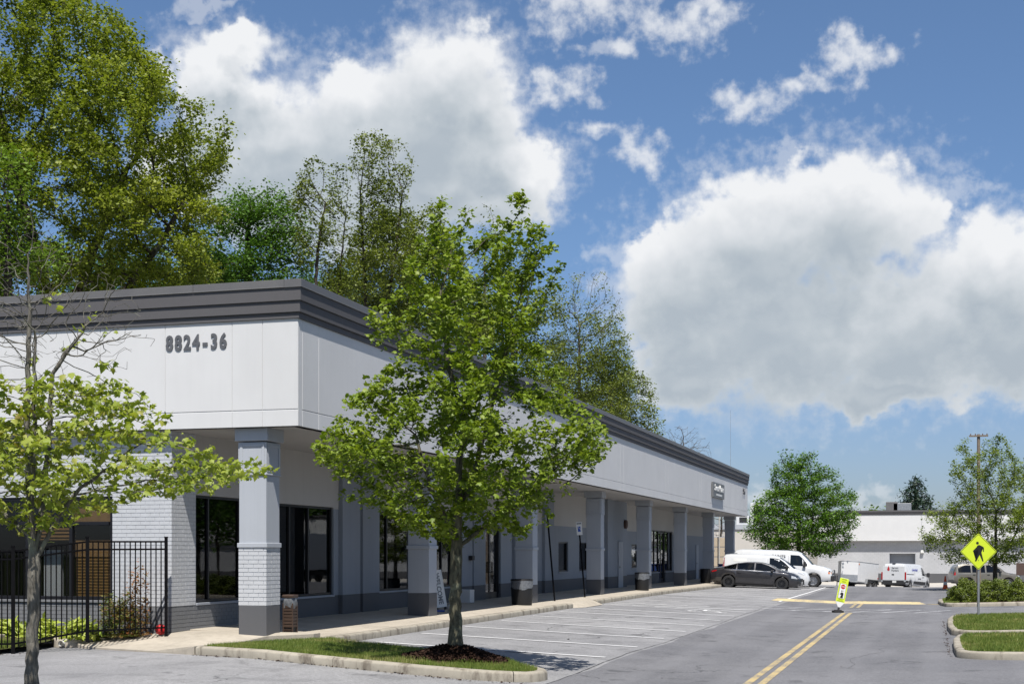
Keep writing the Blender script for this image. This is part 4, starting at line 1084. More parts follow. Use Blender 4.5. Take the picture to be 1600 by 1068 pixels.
# ------------------------------------------------------------------ trees: branches grown towards points scattered in the crown
def grow(trunk, att, D, di, dk, seed, trop=(0, 0, 0.12), maxn=9000, iters=160):
    r = np.random.default_rng(seed)
    pos = [np.array(p, float) for p in trunk['pts']]; par = list(trunk['par'])
    P = np.zeros((maxn+10, 3)); P[:len(pos)] = pos; n = len(pos)
    A = att.copy(); alive = np.ones(len(A), bool)
    d2 = ((A[:, None, :]-P[None, :n, :])**2).sum(-1); ni = d2.argmin(1); nd = d2.min(1)
    kids = np.zeros(maxn+10, int); T = np.array(trop)
    for it in range(iters):
        act = alive & (nd < di*di)
        if not act.any():
            if not alive.any(): break
            act = alive & (nd <= nd[alive].min()*1.2+1e-6)
        idx = ni[act]; v = A[act]-P[idx]; v /= np.linalg.norm(v, axis=1, keepdims=True)+1e-9
        acc = np.zeros((n, 3)); np.add.at(acc, idx, v); cnt = np.bincount(idx, minlength=n)
        src = np.nonzero((cnt > 0) & (kids[:n] < 4))[0]
        if len(src) == 0: break
        dv = acc[src]; dv /= np.linalg.norm(dv, axis=1, keepdims=True)+1e-9
        dv = dv+T+r.normal(0, 0.16, dv.shape); dv /= np.linalg.norm(dv, axis=1, keepdims=True)
        new = P[src]+dv*D
        m_ = min(len(new), maxn-n)
        if m_ <= 0: break
        new = new[:m_]; src = src[:m_]
        P[n:n+m_] = new; par += list(src); kids[src] += 1
        dd = ((A[:, None, :]-new[None])**2).sum(-1); j = dd.argmin(1); dm = dd.min(1)
        up = dm < nd; nd[up] = dm[up]; ni[up] = n+j[up]
        n += m_
        alive &= nd > dk*dk
        nd[~alive] = 1e9
    return P[:n], np.array(par)
def radii(par, r_tip, r_base):
    n = len(par); tips = np.zeros(n); kids = np.zeros(n, int)
    for i in range(n):
        if par[i] >= 0: kids[par[i]] += 1
    tips[kids == 0] = 1
    for i in range(n-1, -1, -1):
        if par[i] >= 0: tips[par[i]] += tips[i]
    e = math.log(max(2, tips.max()))/math.log(r_base/r_tip)
    return r_tip*tips**(1/e), kids
def wood_mesh(name, P, par, rad, m, flare=None):
    """tapered branches; sides by thickness"""
    n = len(P); d = np.zeros((n, 3)); ok = par >= 0
    d[ok] = P[ok]-P[par[ok]]; 
    for i in range(n):
        if par[i] < 0:
            c = np.nonzero(par == i)[0]; d[i] = P[c[0]]-P[i] if len(c) else (0, 0, 1)
    d /= np.linalg.norm(d, axis=1, keepdims=True)+1e-9
    V = []; Fc = []; base = 0
    big = rad.max()
    for k, lo, hi in ((3, 0, big*0.10), (5, big*0.10, big*0.38), (10, big*0.38, 1e9)):
        e = np.nonzero(ok & (rad >= lo) & (rad < hi))[0]
        if not len(e): continue
        p = par[e]; rp = np.minimum(rad[p], rad[e]*1.35)
        dp = d[p].copy(); side = (d[p]*d[e]).sum(1) < 0.55; dp[side] = d[e][side]; rp[side] = rad[e][side]*1.15
        ang = np.arange(k)*2*PI/k
        def ring(c, dr, rr):
            ref = np.where(np.abs(dr[:, :1]) < 0.9, np.array([[1., 0, 0]]), np.array([[0, 1., 0]]))
            u = np.cross(dr, ref); u /= np.linalg.norm(u, axis=1, keepdims=True); w = np.cross(dr, u)
            return c[:, None, :]+rr[:, None, None]*(np.cos(ang)[None, :, None]*u[:, None, :]+np.sin(ang)[None, :, None]*w[:, None, :])
        a = ring(P[p], dp, rp); b = ring(P[e], d[e], rad[e])
        # keep both rings in step
        V.append(np.concatenate([a, b], 1).reshape(-1, 3))
        o = base+np.arange(len(e))[:, None]*2*k; j = np.arange(k)[None, :]; j2 = (j+1) % k
        Fc.append(np.stack([o+j, o+j2, o+k+j2, o+k+j], -1).reshape(-1, 4)); base += len(e)*2*k
    V = np.concatenate(V); Fc = np.concatenate(Fc)
    me = tri_mesh(name, V, np.zeros(len(V)), m, Fc)
    me.polygons.foreach_set('use_smooth', [True]*len(me.polygons))
    return me
def leaf_shape(kind):
    if kind == 'maple':
        v = [(0,0),(0.16,-0.06),(0.42,0.06),(0.26,0.20),(0.50,0.46),(0.26,0.46),(0.20,0.62),(0,1.0),(-0.20,0.62),(-0.26,0.46),(-0.50,0.46),(-0.26,0.20),(-0.42,0.06),(-0.16,-0.06)]
        P = np.array([(x, y-0.0, -0.22*abs(x)-0.16*max(0, y-0.4)) for x, y in v]+[(0, 0.35, 0.03)]); c = len(v)
        F = [(c, i, (i+1) % len(v)) for i in range(len(v))]
    elif kind == 'maple_lo':
        v = [(0,0),(0.40,0.05),(0.48,0.48),(0.20,0.55),(0,1.0),(-0.20,0.55),(-0.48,0.48),(-0.40,0.05)]
        P = np.array([(x, y, -0.25*abs(x)-0.14*max(0, y-0.4)) for x, y in v]+[(0, 0.4, 0.02)]); c = len(v)
        F = [(c, i, (i+1) % len(v)) for i in range(len(v))]
    elif kind == 'long':
        P = np.array([(0,0,0),(0.16,0.45,-0.03),(0,1,-0.12),(-0.16,0.45,-0.03)], float); F = [(0, 1, 2), (0, 2, 3)]
    else:
        P = np.array([(0,0,0),(0.36,0.42,-0.08),(0,1,-0.05),(-0.36,0.42,-0.08)], float); F = [(0, 1, 2), (0, 2, 3)]
    return P, np.array(F)
def leaves_mesh(name, C, size, m, kind='plain', tilt=0.75, droop=0.25, seed=1, var=0.35, bias=None, ridx=None):
    r = np.random.default_rng(seed); n = len(C); S, Fs = leaf_shape(kind)
    s = size*np.clip(r.normal(1, var, n), 0.4, 1.9)
    a = r.uniform(0, 2*PI, n); nrm = np.stack([r.normal(0, tilt, n), r.normal(0, tilt, n), np.ones(n)], 1)
    nrm /= np.linalg.norm(nrm, axis=1, keepdims=True)
    y = np.stack([np.cos(a), np.sin(a), -droop+r.normal(0, 0.3, n)], 1); y -= nrm*(y*nrm).sum(1, keepdims=True); y /= np.linalg.norm(y, axis=1, keepdims=True)
    x = np.cross(y, nrm)
    V = C[:, None, :]+s[:, None, None]*(S[None, :, 0, None]*x[:, None, :]+(S[None, :, 1, None]-0.3)*y[:, None, :]+S[None, :, 2, None]*nrm[:, None, :])
    k = len(S); F = (np.arange(n)[:, None, None]*k+Fs[None]).reshape(-1, 3)
    rnd = np.clip(r.beta(2, 2, n) if ridx is None else ridx, 0, 1)
    return tri_mesh(name, V.reshape(-1, 3), np.repeat(rnd, k), m, F)
CAMR = np.array([CA, SA, 0.0]); CAMF = np.array([-SA, CA, 0.0])
def envelope_points(n, prof, seed, base, void=0.0, vs_=0.5, depth=1.0, hollow=0.5):
    """points in a crown; prof rows: (height, reach to the camera's left, reach to its right)"""
    r = np.random.default_rng(seed); prof = np.array(prof, float); out = []
    area = None; zz = np.linspace(prof[0, 0], prof[-1, 0], 200); L = np.interp(zz, prof[:, 0], prof[:, 1]); Rr = np.interp(zz, prof[:, 0], prof[:, 2])
    w = np.maximum(((L+Rr)/2)**1.6, 1e-4); cw = np.cumsum(w); cw /= cw[-1]
    off = mnoise.Vector if False else None
    k = 0
    while len(out) < n and k < n*30:
        k += 1
        z = np.interp(r.uniform(), cw, zz); l = np.interp(z, zz, L); q = np.interp(z, zz, Rr)
        a = r.uniform(0, 2*PI); u = r.uniform()**hollow
        c = math.cos(a); x = u*c*(q if c > 0 else l); y = u*math.sin(a)*(l+q)/2*depth
        p = np.array(base)+CAMR*x+CAMF*y+np.array([0, 0, z])
        if void > 0 and mnoise.noise(Vector(p*vs_*np.array([1, 1, 1.75]))) < void-0.5 and r.uniform() < 0.92: continue
        out.append(p)
    return np.array(out)
def trunk_chain(base, pts, D):
    """polyline through offsets pts (right, away, up)"""
    P = [np.array(base)+CAMR*p[0]+CAMF*p[1]+np.array([0, 0, p[2]]) for p in pts]; out = [P[0]]
    for a, b in zip(P[:-1], P[1:]):
        k = max(1, int(round(np.linalg.norm(b-a)/D))); out += [a+(b-a)*(i+1)/k for i in range(k)]
    return out
def make_trunk(base, chains, D, seed=0):
    r = np.random.default_rng(seed); pts = []; par = []
    for ci, (start, ch) in enumerate(chains):
        c = trunk_chain(base, ch, D)
        if start is None: prev = -1
        else:
            A = np.array(pts); prev = int(((A-c[0])**2).sum(1).argmin()); c = c[1:]
        for q in c:
            if prev >= 0 and len(pts) > 3: q = q+r.normal(0, D*0.07, 3)*np.array([1, 1, 0.2])
            pts.append(q); par.append(prev); prev = len(pts)-1
    return {'pts': pts, 'par': par}
def tree(name, base, label, group, chains, att, D, di, dk, r_tip, r_base, wood, leafm, per, lsize, kind='plain', spread=0.3, leaf_r=None, tilt=0.75, droop=0.25, seed=1, trop=(0, 0, 0.12), keep=None, maxn=9000, cat='tree', flare=1.5, extra=None, crown_name='crown'):
    root = thing(name, label, cat, base, 0, group)
    tk = make_trunk(base, chains, D, seed)
    P, par = grow(tk, att, D, di, dk, seed, trop, maxn)
    rad, kids = radii(par, r_tip, r_base)
    h = P[:, 2]-base[2]; rad = np.where(np.arange(len(P)) < len(tk['pts']), rad*(1+(flare-1)*np.exp(-np.maximum(h, 0)/(r_base*2.2))), rad)
    b = np.array(base)
    me = wood_mesh('trunk', P-b, par, rad, wood); link_mesh('trunk', me, root)
    r = np.random.default_rng(seed+50)
    lim = leaf_r if leaf_r else r_tip*2.6
    c = np.nonzero((rad < lim) & (par >= 0))[0]
    if keep is not None: c = c[keep(P[c], r)]
    if per > 0 and len(c):
        cc = np.repeat(c, int(per)) if per >= 1 else c[r.uniform(size=len(c)) < per]
        t = r.uniform(0, 1, (len(cc), 1)); C = P[par[cc]]*(1-t)+P[cc]*t+r.normal(0, spread, (len(cc), 3))*np.array([1, 1, 0.8])
        lm = leaves_mesh('crown', C-b, lsize, leafm, kind, tilt, droop, seed+9)
        link_mesh(crown_name, lm, root)
    return root

# ---- the maple on the island, in front of everything
bz = float(isl_z(*MT))+0.02
dpt = -SA*MT[0]+CA*MT[1]; S_ = 2180/dpt                       # px per metre there
def prof_px(rows, cx, d, zb, eye=EYE):
    s = 2180/d; return [((864-py)/s+eye-zb, (cx-l)/s, (q-cx)/s) for py, l, q in rows]
pr = prof_px([(842,650,860),(815,600,875),(780,535,905),(745,510,925),(715,485,950),(690,478,968),(655,520,945),(620,550,905),(580,590,890),(540,572,885),(500,568,885),(460,612,885),(420,625,880),(380,645,880),(345,665,866),(318,682,858)], 712, dpt, bz)
att = envelope_points(4200, pr, 11, (MT[0], MT[1], bz), void=0.555, vs_=0.95, depth=0.95, hollow=0.38)
tr_ch = [(None, [(0,0,-0.1),(0.0,0,0.8),(0.01,0.02,1.55),(0.05,0.0,2.3),(0.06,0.0,3.0),(0.16,0,3.7),(0.24,0.05,4.4)]),
         (1, [(0.05,0,2.1),(0.32,0.1,2.9),(0.55,0.12,3.8),(0.85,0.1,4.9)]), (1, [(0.03,0,1.7),(-0.40,-0.2,2.6),(-0.62,-0.2,3.4)]), (1, [(0.16,0,3.6),(-0.1,0.1,4.5),(-0.25,0.1,5.6)]), (1, [(0.01,0.0,1.6),(0.7,0.2,2.1),(1.3,0.2,2.5)])]
tree('maple_tree', (MT[0], MT[1], bz-0.05), 'young maple with fresh green leaves standing in dark mulch on the grass island', None, tr_ch, att, 0.12, 1.2, 0.18, 0.0036, 0.096,
     M['bark_maple'], M['leaf_center'], 12, 0.068, 'maple_lo', 0.060, leaf_r=0.0090, tilt=0.65, droop=0.45, seed=21, maxn=12000)
# ---- the half bare maple close to the camera at the left
nb = float(near_z(*NT_)); nd_ = -SA*NT_[0]+CA*NT_[1]
pr1 = prof_px([(835,0,90),(800,-60,190),(770,-120,330),(750,-150,445),(730,-160,455),(712,-150,400),(690,-160,330),(660,-140,270),(630,-140,255),(600,-120,240),(575,0,190),(552,15,120)], 52, nd_, nb)
pr2 = prof_px([(560,-90,215),(520,-80,262),(480,-70,225),(440,-40,210),(400,-20,140),(340,20,90),(300,30,60)], 52, nd_, nb)
a1 = envelope_points(1650, pr1, 4, (NT_[0], NT_[1], nb), void=0.52, vs_=2.2, depth=0.8, hollow=0.5)
a2 = envelope_points(1500, pr2, 5, (NT_[0], NT_[1], nb), depth=0.8, hollow=0.50)
ch = [(None, [(0.0,0,-0.1),(0.0,0,0.35),(0.02,0,0.9),(0.03,0,1.33),(-0.02,0.02,1.65),(-0.05,0.05,2.2),(-0.06,0.05,3.0),(-0.04,0.05,3.9)]),
      (1, [(0.03,0,1.33),(0.13,0.0,1.5),(0.26,-0.02,1.75),(0.5,-0.05,2.05)]), (1, [(0.03,0,1.4),(0.10,0.06,1.9),(0.14,0.08,2.6),(0.17,0.1,3.2),(0.42,0.1,3.55)]), (1, [(0.03,0,1.35),(0.02,-0.08,1.8),(0.06,-0.1,2.5),(0.07,-0.12,3.6)]),
      (1, [(-0.03,0,1.6),(-0.3,0.05,1.8),(-0.7,0.1,2.2)])]
tree('maple_tree', (NT_[0], NT_[1], nb-0.05), 'half bare maple with a grey trunk and pale young leaves in front of the fence', None, ch, np.concatenate([a1, a2]), 0.080, 0.9, 0.105, 0.0023, 0.062,
     M['bark_light'], M['leaf_left'], 4.0, 0.064, 'maple', 0.040, leaf_r=0.0062, tilt=0.85, droop=0.8, seed=5, trop=(0, 0, 0.10), maxn=9000,
     keep=lambda p, r: (p[:, 2] < 3.42+0.15*np.sin(p[:, 0]*3)) | (r.uniform(size=len(p)) < 0.015))

# ---- trees behind the building
def px_tree(name, px, d, rows, label, group, n, leafm, wood, per, lsize, seed, D=0.6, void=0.5, vs_=0.35, r_base=0.3, r_tip=0.02, spread=0.4, kind='plain', depth=0.9, hollow=0.45, chains=None, lean=0.0, trop=(0, 0, 0.15), maxn=6000, dk=None, ground=None, leaf_r=None, tilt=0.6, keep=None, cat='tree', di=None):
    xc = (px-800)/2180*d; x, y = (CAMR*xc+CAMF*d)[:2]
    zb = gzf(x, y)-0.35 if ground is None else ground
    pr_ = prof_px(rows, px, d, zb)
    att_ = envelope_points(n, pr_, seed, (x, y, zb), void=void, vs_=vs_, depth=depth, hollow=hollow)
    z0 = pr_[0][0]; z1 = pr_[-1][0]
    if chains is None: chains = [(None, [(0, 0, -0.2), (lean*0.2, 0, z0*0.6), (lean*0.6, 0, z0+0.15*(z1-z0)), (lean, 0, z0+0.6*(z1-z0))])]
    return tree(name, (x, y, zb), label, group, chains, att_, D, di or D*7, dk or D*1.25, r_tip, r_base, wood, leafm, per, lsize, kind, spread, leaf_r=leaf_r or r_tip*2.8, tilt=tilt, seed=seed, trop=trop, maxn=maxn, keep=keep, cat=cat)
GB = 'trees behind the arcade building'
px_tree('oak_tree', 95, 66, [(520,-60,260),(450,-120,330),(400,-180,352),(340,-220,352),(300,-240,330),(260,-240,345),(215,-260,358),(175,-260,345),(140,-250,240),(95,-240,262),(50,-220,235),(10,-180,120),(-50,-120,70)],
        'huge spreading oak with olive new leaves towering over the roof at the left edge', GB, 4200, M['leaf_oak'], M['bark_dark'], 58, 0.150, 31, D=0.50, void=0.575, vs_=0.33, r_base=0.50, r_tip=0.014, spread=0.27, maxn=14000, dk=0.55, tilt=0.8, hollow=0.36,
        chains=[(None, [(-0.5,0,-0.2),(-0.3,0,6),(0,0,10),(-0.4,0,13.5),(-1.5,0,17.5),(-2.5,0,21)]), (1, [(0,0,10.0),(2.0,-0.5,13.0),(4.6,-1,16.0),(6.2,-1,18.6)]), (1, [(0,0,12.0),(1.4,0.5,16.5),(2.8,1,20.5)]), (1, [(-0.3,0,11),(-3,0,15),(-5,0.5,18)])])
px_tree('broadleaf_tree', 12, 58, [(470,-80,85),(400,-90,105),(330,-90,95),(270,-90,60),(215,-60,25)], 'bright green leafy tree at the far left edge above the roof, under the oak', GB, 520, M['leaf_lime'], M['bark_dark'], 30, 0.14, 32, D=0.40, r_base=0.2, r_tip=0.016, spread=0.30)
px_tree('broadleaf_tree', 388, 76, [(470,280,490),(420,278,490),(380,288,486),(340,305,476),(310,335,455),(282,368,422)], 'rounded mid green tree right of the oak above the front cornice', GB, 1900, M['leaf_green'], M['bark_dark'], 46, 0.145, 33, D=0.42, void=0.54, r_base=0.28, r_tip=0.018, spread=0.36)
px_tree('broadleaf_tree', 250, 82, [(480,60,460),(440,80,450),(410,110,420),(395,160,360)], 'low dark green tree mass between the oak limbs just above the cornice', GB, 800, M['leaf_green'], M['bark_dark'], 34, 0.18, 34, D=0.6, r_base=0.25, r_tip=0.02, spread=0.45)
px_tree('locust_tree', 478, 72, [(420,462,510),(360,458,525),(310,455,532),(270,470,520),(248,482,505)], 'thin leaning locust with sparse leaves beside the rounded green tree', GB, 1500, M['leaf_olive'], M['bark_dark'], 8, 0.125, 35, D=0.22, void=0.42, r_base=0.085, r_tip=0.006, spread=0.12, lean=1.0, dk=0.24, di=2.4, leaf_r=0.011, trop=(0, 0, 0.45), maxn=5000)
px_tree('locust_tree', 515, 78, [(470,500,560),(400,500,556),(340,505,552),(290,515,548),(250,528,545)], 'thin upright locust with sparse leaves left of the tallest one', GB, 1500, M['leaf_olive'], M['bark_dark'], 9, 0.125, 36, D=0.22, void=0.42, r_base=0.085, r_tip=0.006, spread=0.13, lean=0.9, dk=0.24, di=2.4, leaf_r=0.011, trop=(0, 0, 0.45), maxn=5000)
px_tree('locust_tree', 590, 80, [(470,545,640),(420,535,650),(370,545,655),(320,548,640),(280,548,650),(250,545,645),(215,552,622),(200,565,595)], 'tallest sparse locust rising above the cornice behind the island maple', GB, 4200, M['leaf_olive'], M['bark_dark'], 8, 0.135, 37, D=0.25, void=0.50, vs_=0.45, r_base=0.14, r_tip=0.006, spread=0.15, dk=0.27, di=2.8, leaf_r=0.011, maxn=14000, trop=(0, 0, 0.42),
        chains=[(None, [(0,0,-0.2),(-0.3,0,9),(-0.5,0,14),(-0.8,0,19),(-1.0,0,23)]), (1, [(-0.4,0,12),(0.4,0.3,16),(1.1,0.3,20),(1.4,0.3,23)]), (1, [(-0.3,0,10),(-0.9,-0.5,13),(-1.3,-0.5,17)])])
px_tree('budding_tree', 640, 88, [(540,500,780),(480,490,770),(430,515,745),(390,540,715),(350,575,700),(322,610,680)], 'wide olive budding tree low over the cornice behind the island maple', GB, 4200, M['leaf_olive'], M['bark_dark'], 26, 0.155, 38, D=0.32, void=0.50, vs_=0.4, r_base=0.18, r_tip=0.0075, spread=0.22, dk=0.35, leaf_r=0.015, maxn=14000, trop=(0, 0, 0.3))
px_tree('budding_tree', 520, 92, [(500,440,600),(460,450,585),(420,470,560)], 'low yellow green shrubby tree showing over the building corner', GB, 380, M['leaf_lime'], M['bark_grey'], 22, 0.15, 39, D=0.45, r_base=0.16, r_tip=0.012, spread=0.34)
px_tree('locust_tree', 757, 105, [(520,720,800),(440,725,795),(380,728,790),(340,735,780),(315,745,765)], 'sparse locust whose top shows just left of the island maple spire', GB, 800, M['leaf_olive'], M['bark_grey'], 6, 0.16, 40, D=0.4, void=0.3, r_base=0.15, r_tip=0.010, spread=0.28)
px_tree('budding_tree', 800, 112, [(620,700,900),(540,700,890),(470,730,880),(420,760,868),(380,790,850)], 'tall budding tree mostly hidden by the island maple', GB, 1300, M['leaf_olive'], M['bark_grey'], 26, 0.20, 46, D=0.5, r_base=0.2, r_tip=0.012, spread=0.34)
px_tree('budding_tree', 905, 126, [(660,830,985),(600,835,992),(560,838,985),(520,850,985),(480,858,975),(450,875,968),(425,900,950)], 'olive budding tree with a bare twiggy top right of the island maple', GB, 4600, M['leaf_olive'], M['bark_grey'], 14, 0.18, 41, D=0.36, void=0.46, r_base=0.20, r_tip=0.009, spread=0.25, dk=0.38, maxn=14000, leaf_r=0.019, trop=(0, 0, 0.3),
        keep=lambda p, r: r.uniform(size=len(p)) < np.clip((25.5-p[:, 2])/7.0, 0.16, 1))
px_tree('budding_tree', 955, 140, [(690,880,1040),(640,890,1032),(600,905,1020),(570,915,1000),(545,930,975)], 'sparse olive tree where the cornice runs down, right of the bare topped one', GB, 2200, M['leaf_olive'], M['bark_grey'], 22, 0.20, 42, D=0.45, void=0.42, r_base=0.2, r_tip=0.012, spread=0.34, dk=0.52, leaf_r=0.025)
px_tree('bare_tree', 1068, 168, [(735,1020,1120),(705,1022,1114),(685,1032,1108),(665,1048,1092)], 'leafless grey tree over the far end of the long cornice', GB, 1100, M['leaf_olive'], M['bark_grey'], 0, 0.2, 43, D=0.45, void=0.0, r_base=0.2, r_tip=0.014, dk=0.52)
px_tree('bare_tree', 1012, 160, [(720,975,1050),(690,980,1048),(660,990,1036),(640,1000,1025)], 'thin leafless tree between the sparse olive tree and the far cornice end', GB, 700, M['leaf_olive'], M['bark_grey'], 0.5, 0.20, 44, D=0.45, void=0.0, r_base=0.18, r_tip=0.013, dk=0.52)
px_tree('bare_tree', 1127, 132, [(845,1112,1142),(820,1108,1146),(800,1106,1148),(780,1110,1142)], 'leafless twigs seen through the last arcade opening', None, 160, M['leaf_olive'], M['bark_dark'], 0, 0.2, 45, D=0.35, void=0.0, r_base=0.10, r_tip=0.016, dk=0.45)
# ---- right of the road
px_tree('broadleaf_tree', 1248, 112, [(870,1215,1300),(858,1185,1325),(838,1162,1338),(815,1166,1338),(795,1172,1342),(775,1190,1338),(755,1200,1326),(735,1205,1308),(718,1210,1280),(702,1228,1262)], 'dense rounded green tree behind the white vans', None, 2600, M['leaf_dark'], M['bark_dark'], 24, 0.15, 51, D=0.30, hollow=0.36, void=0.50, vs_=0.75, r_base=0.2, r_tip=0.013, spread=0.22, kind='plain')
px_tree('maple_tree', 1556, 75, [(880,1470,1625),(862,1448,1640),(842,1440,1650),(818,1438,1650),(796,1448,1650),(778,1478,1645),(755,1500,1640),(735,1470,1620),(715,1478,1600),(695,1490,1580),(680,1505,1545)], 'loose spreading maple behind the yellow crossing sign and the hedge', None, 1700, M['leaf_spring'], M['bark_dark'], 20, 0.095, 52, D=0.20, void=0.53, vs_=1.0, r_base=0.12, r_tip=0.006, spread=0.13, dk=0.27,
        chains=[(None, [(0,0,-0.1),(-0.05,0,1.2),(0.0,0,2.2),(0.0,0,4.2)]), (1, [(0,0,1.6),(-0.6,0,2.6),(-1.1,0,3.4)]), (1, [(0,0,1.7),(0.7,0,2.6),(1.2,0,3.6)])])
px_tree('spruce_tree', 1430, 190, [(800,1390,1462),(785,1395,1458),(770,1408,1450),(755,1418,1445),(745,1424,1438),(738,1428,1434)], 'dark pointed spruce behind the flat roof of the far building', None, 520, M['needle'], M['bark_dark'], 22, 0.42, 53, D=0.5, void=0.3, r_base=0.25, r_tip=0.03, spread=0.35, kind='long', trop=(0, 0, -0.1), tilt=1.2)
px_tree('broadleaf_tree', 1372, 178, [(815,1345,1400),(800,1348,1396),(788,1358,1386)], 'small light green treetop over the far building roof', None, 140, M['leaf_lime'], M['bark_dark'], 8, 0.34, 54, D=0.6, r_base=0.15, r_tip=0.02, spread=0.4)
px_tree('broadleaf_tree', 1615, 150, [(800,1560,1680),(760,1570,1690),(730,1590,1680),(712,1600,1660)], 'budding tree cut by the right edge of the picture', None, 300, M['leaf_olive'], M['bark_dark'], 6, 0.30, 55, D=0.6, r_base=0.2, r_tip=0.02, spread=0.4)

# ---- plants
def leafy_shrub(name, base, label, cat, r_, h, n, m, size, kind='plain', seed=1, group=None, tilt=0.8, bumps=0.25, stems=6, fill=0.45, sm=None, top=0.0):
    root = thing(name, label, cat, base, 0, group); r = np.random.default_rng(seed)
    a = r.uniform(0, 2*PI, n); c = r.uniform(-0.15, 1, n); u = r.uniform(fill, 1, n)**0.5
    s = np.sqrt(np.maximum(0, 1-c*c)); d = np.stack([s*np.cos(a)*r_[0], s*np.sin(a)*r_[1], np.maximum(c, -0.1)*h*0.94+0.06*h], 1)
    bf = np.array([1+bumps*mnoise.noise(Vector((p[0]*3.2/max(r_), p[1]*3.2/max(r_), p[2]*3.2/h+seed))) for p in d])
    C = d*(u*bf)[:, None]; C[:, 2] = np.maximum(C[:, 2], 0.02)
    st = MB()
    for i in range(stems):
        q = C[r.integers(n)]; st.tube([(q[0]*0.1, q[1]*0.1, 0), (q[0]*0.4, q[1]*0.4, q[2]*0.55), (q[0]*0.85, q[1]*0.85, q[2]*0.92)], [0.012, 0.009, 0.004], 5)
    st.build('stem', sm or M['bark_dark'], root, org=(0, 0, 0))
    link_mesh('foliage', leaves_mesh('foliage', C, size, m, kind, tilt, 0.1, seed+3), root)
    return root
HL = ['leftmost low yew at the rounded end of the hedge island', 'second low yew of the hedge row, left of the sign post', 'low yew of the hedge row right behind the sign post', 'low yew of the hedge row in front of the pewter vehicle', 'taller yew of the hedge row at the right edge', 'last yew of the hedge row, cut by the right edge']
for i, (x, y, rx, ry, h) in enumerate([(1.35, 56.5, 0.68, 0.9, 0.78), (2.35, 56.3, 0.75, 0.9, 0.84), (3.35, 56.5, 0.7, 0.9, 0.74), (4.3, 56.6, 0.75, 0.9, 0.80), (5.3, 57.2, 0.8, 0.9, 1.0), (6.4, 57.0, 0.8, 0.9, 0.92)]):
    leafy_shrub('yew_shrub', (x, y, gzf(x, y)+0.12), HL[i], 'shrub', (rx, ry), h, 19000, M['yew'], 0.042, 'plain', 60+i, 'low yews along the hedge island', 1.0, 0.40, 6, 0.55)
r_ = np.random.default_rng(3)
hl = ['leftmost', 'second', 'third', 'fourth', 'fifth', 'sixth']
for i in range(6):
    x = -19.0+0.78*i; y = 22.45+0.05*(i % 2)
    leafy_shrub('hosta_plant', (x, y, float(bed_z(x, y))), '%s of the six yellow variegated clumps behind the black fence' % hl[i], 'plant', (0.40, 0.36), 0.36, 620, M['hosta'], 0.16, 'long', 80+i, 'variegated clumps along the window wall', 0.9, 0.2, 5, 0.2)
xx, yy_ = -14.55, 22.92
leafy_shrub('nandina_shrub', (xx, yy_, float(bed_z(xx, yy_))), 'leggy shrub with green and reddish leaves in front of the white brick pier', 'shrub', (0.42, 0.34), 0.80, 3400, M['nandina'], 0.07, 'long', 90, None, 0.9, 0.5, 9, 0.25)
leafy_shrub('nandina_shrub', (xx+0.30, yy_+0.12, float(bed_z(xx, yy_))+0.02), 'thin reddish tall shoot rising above the green shrub by the pier', 'shrub', (0.27, 0.22), 1.25, 1000, M['nandina_red'], 0.07, 'long', 91, None, 0.9, 0.6, 6, 0.3)

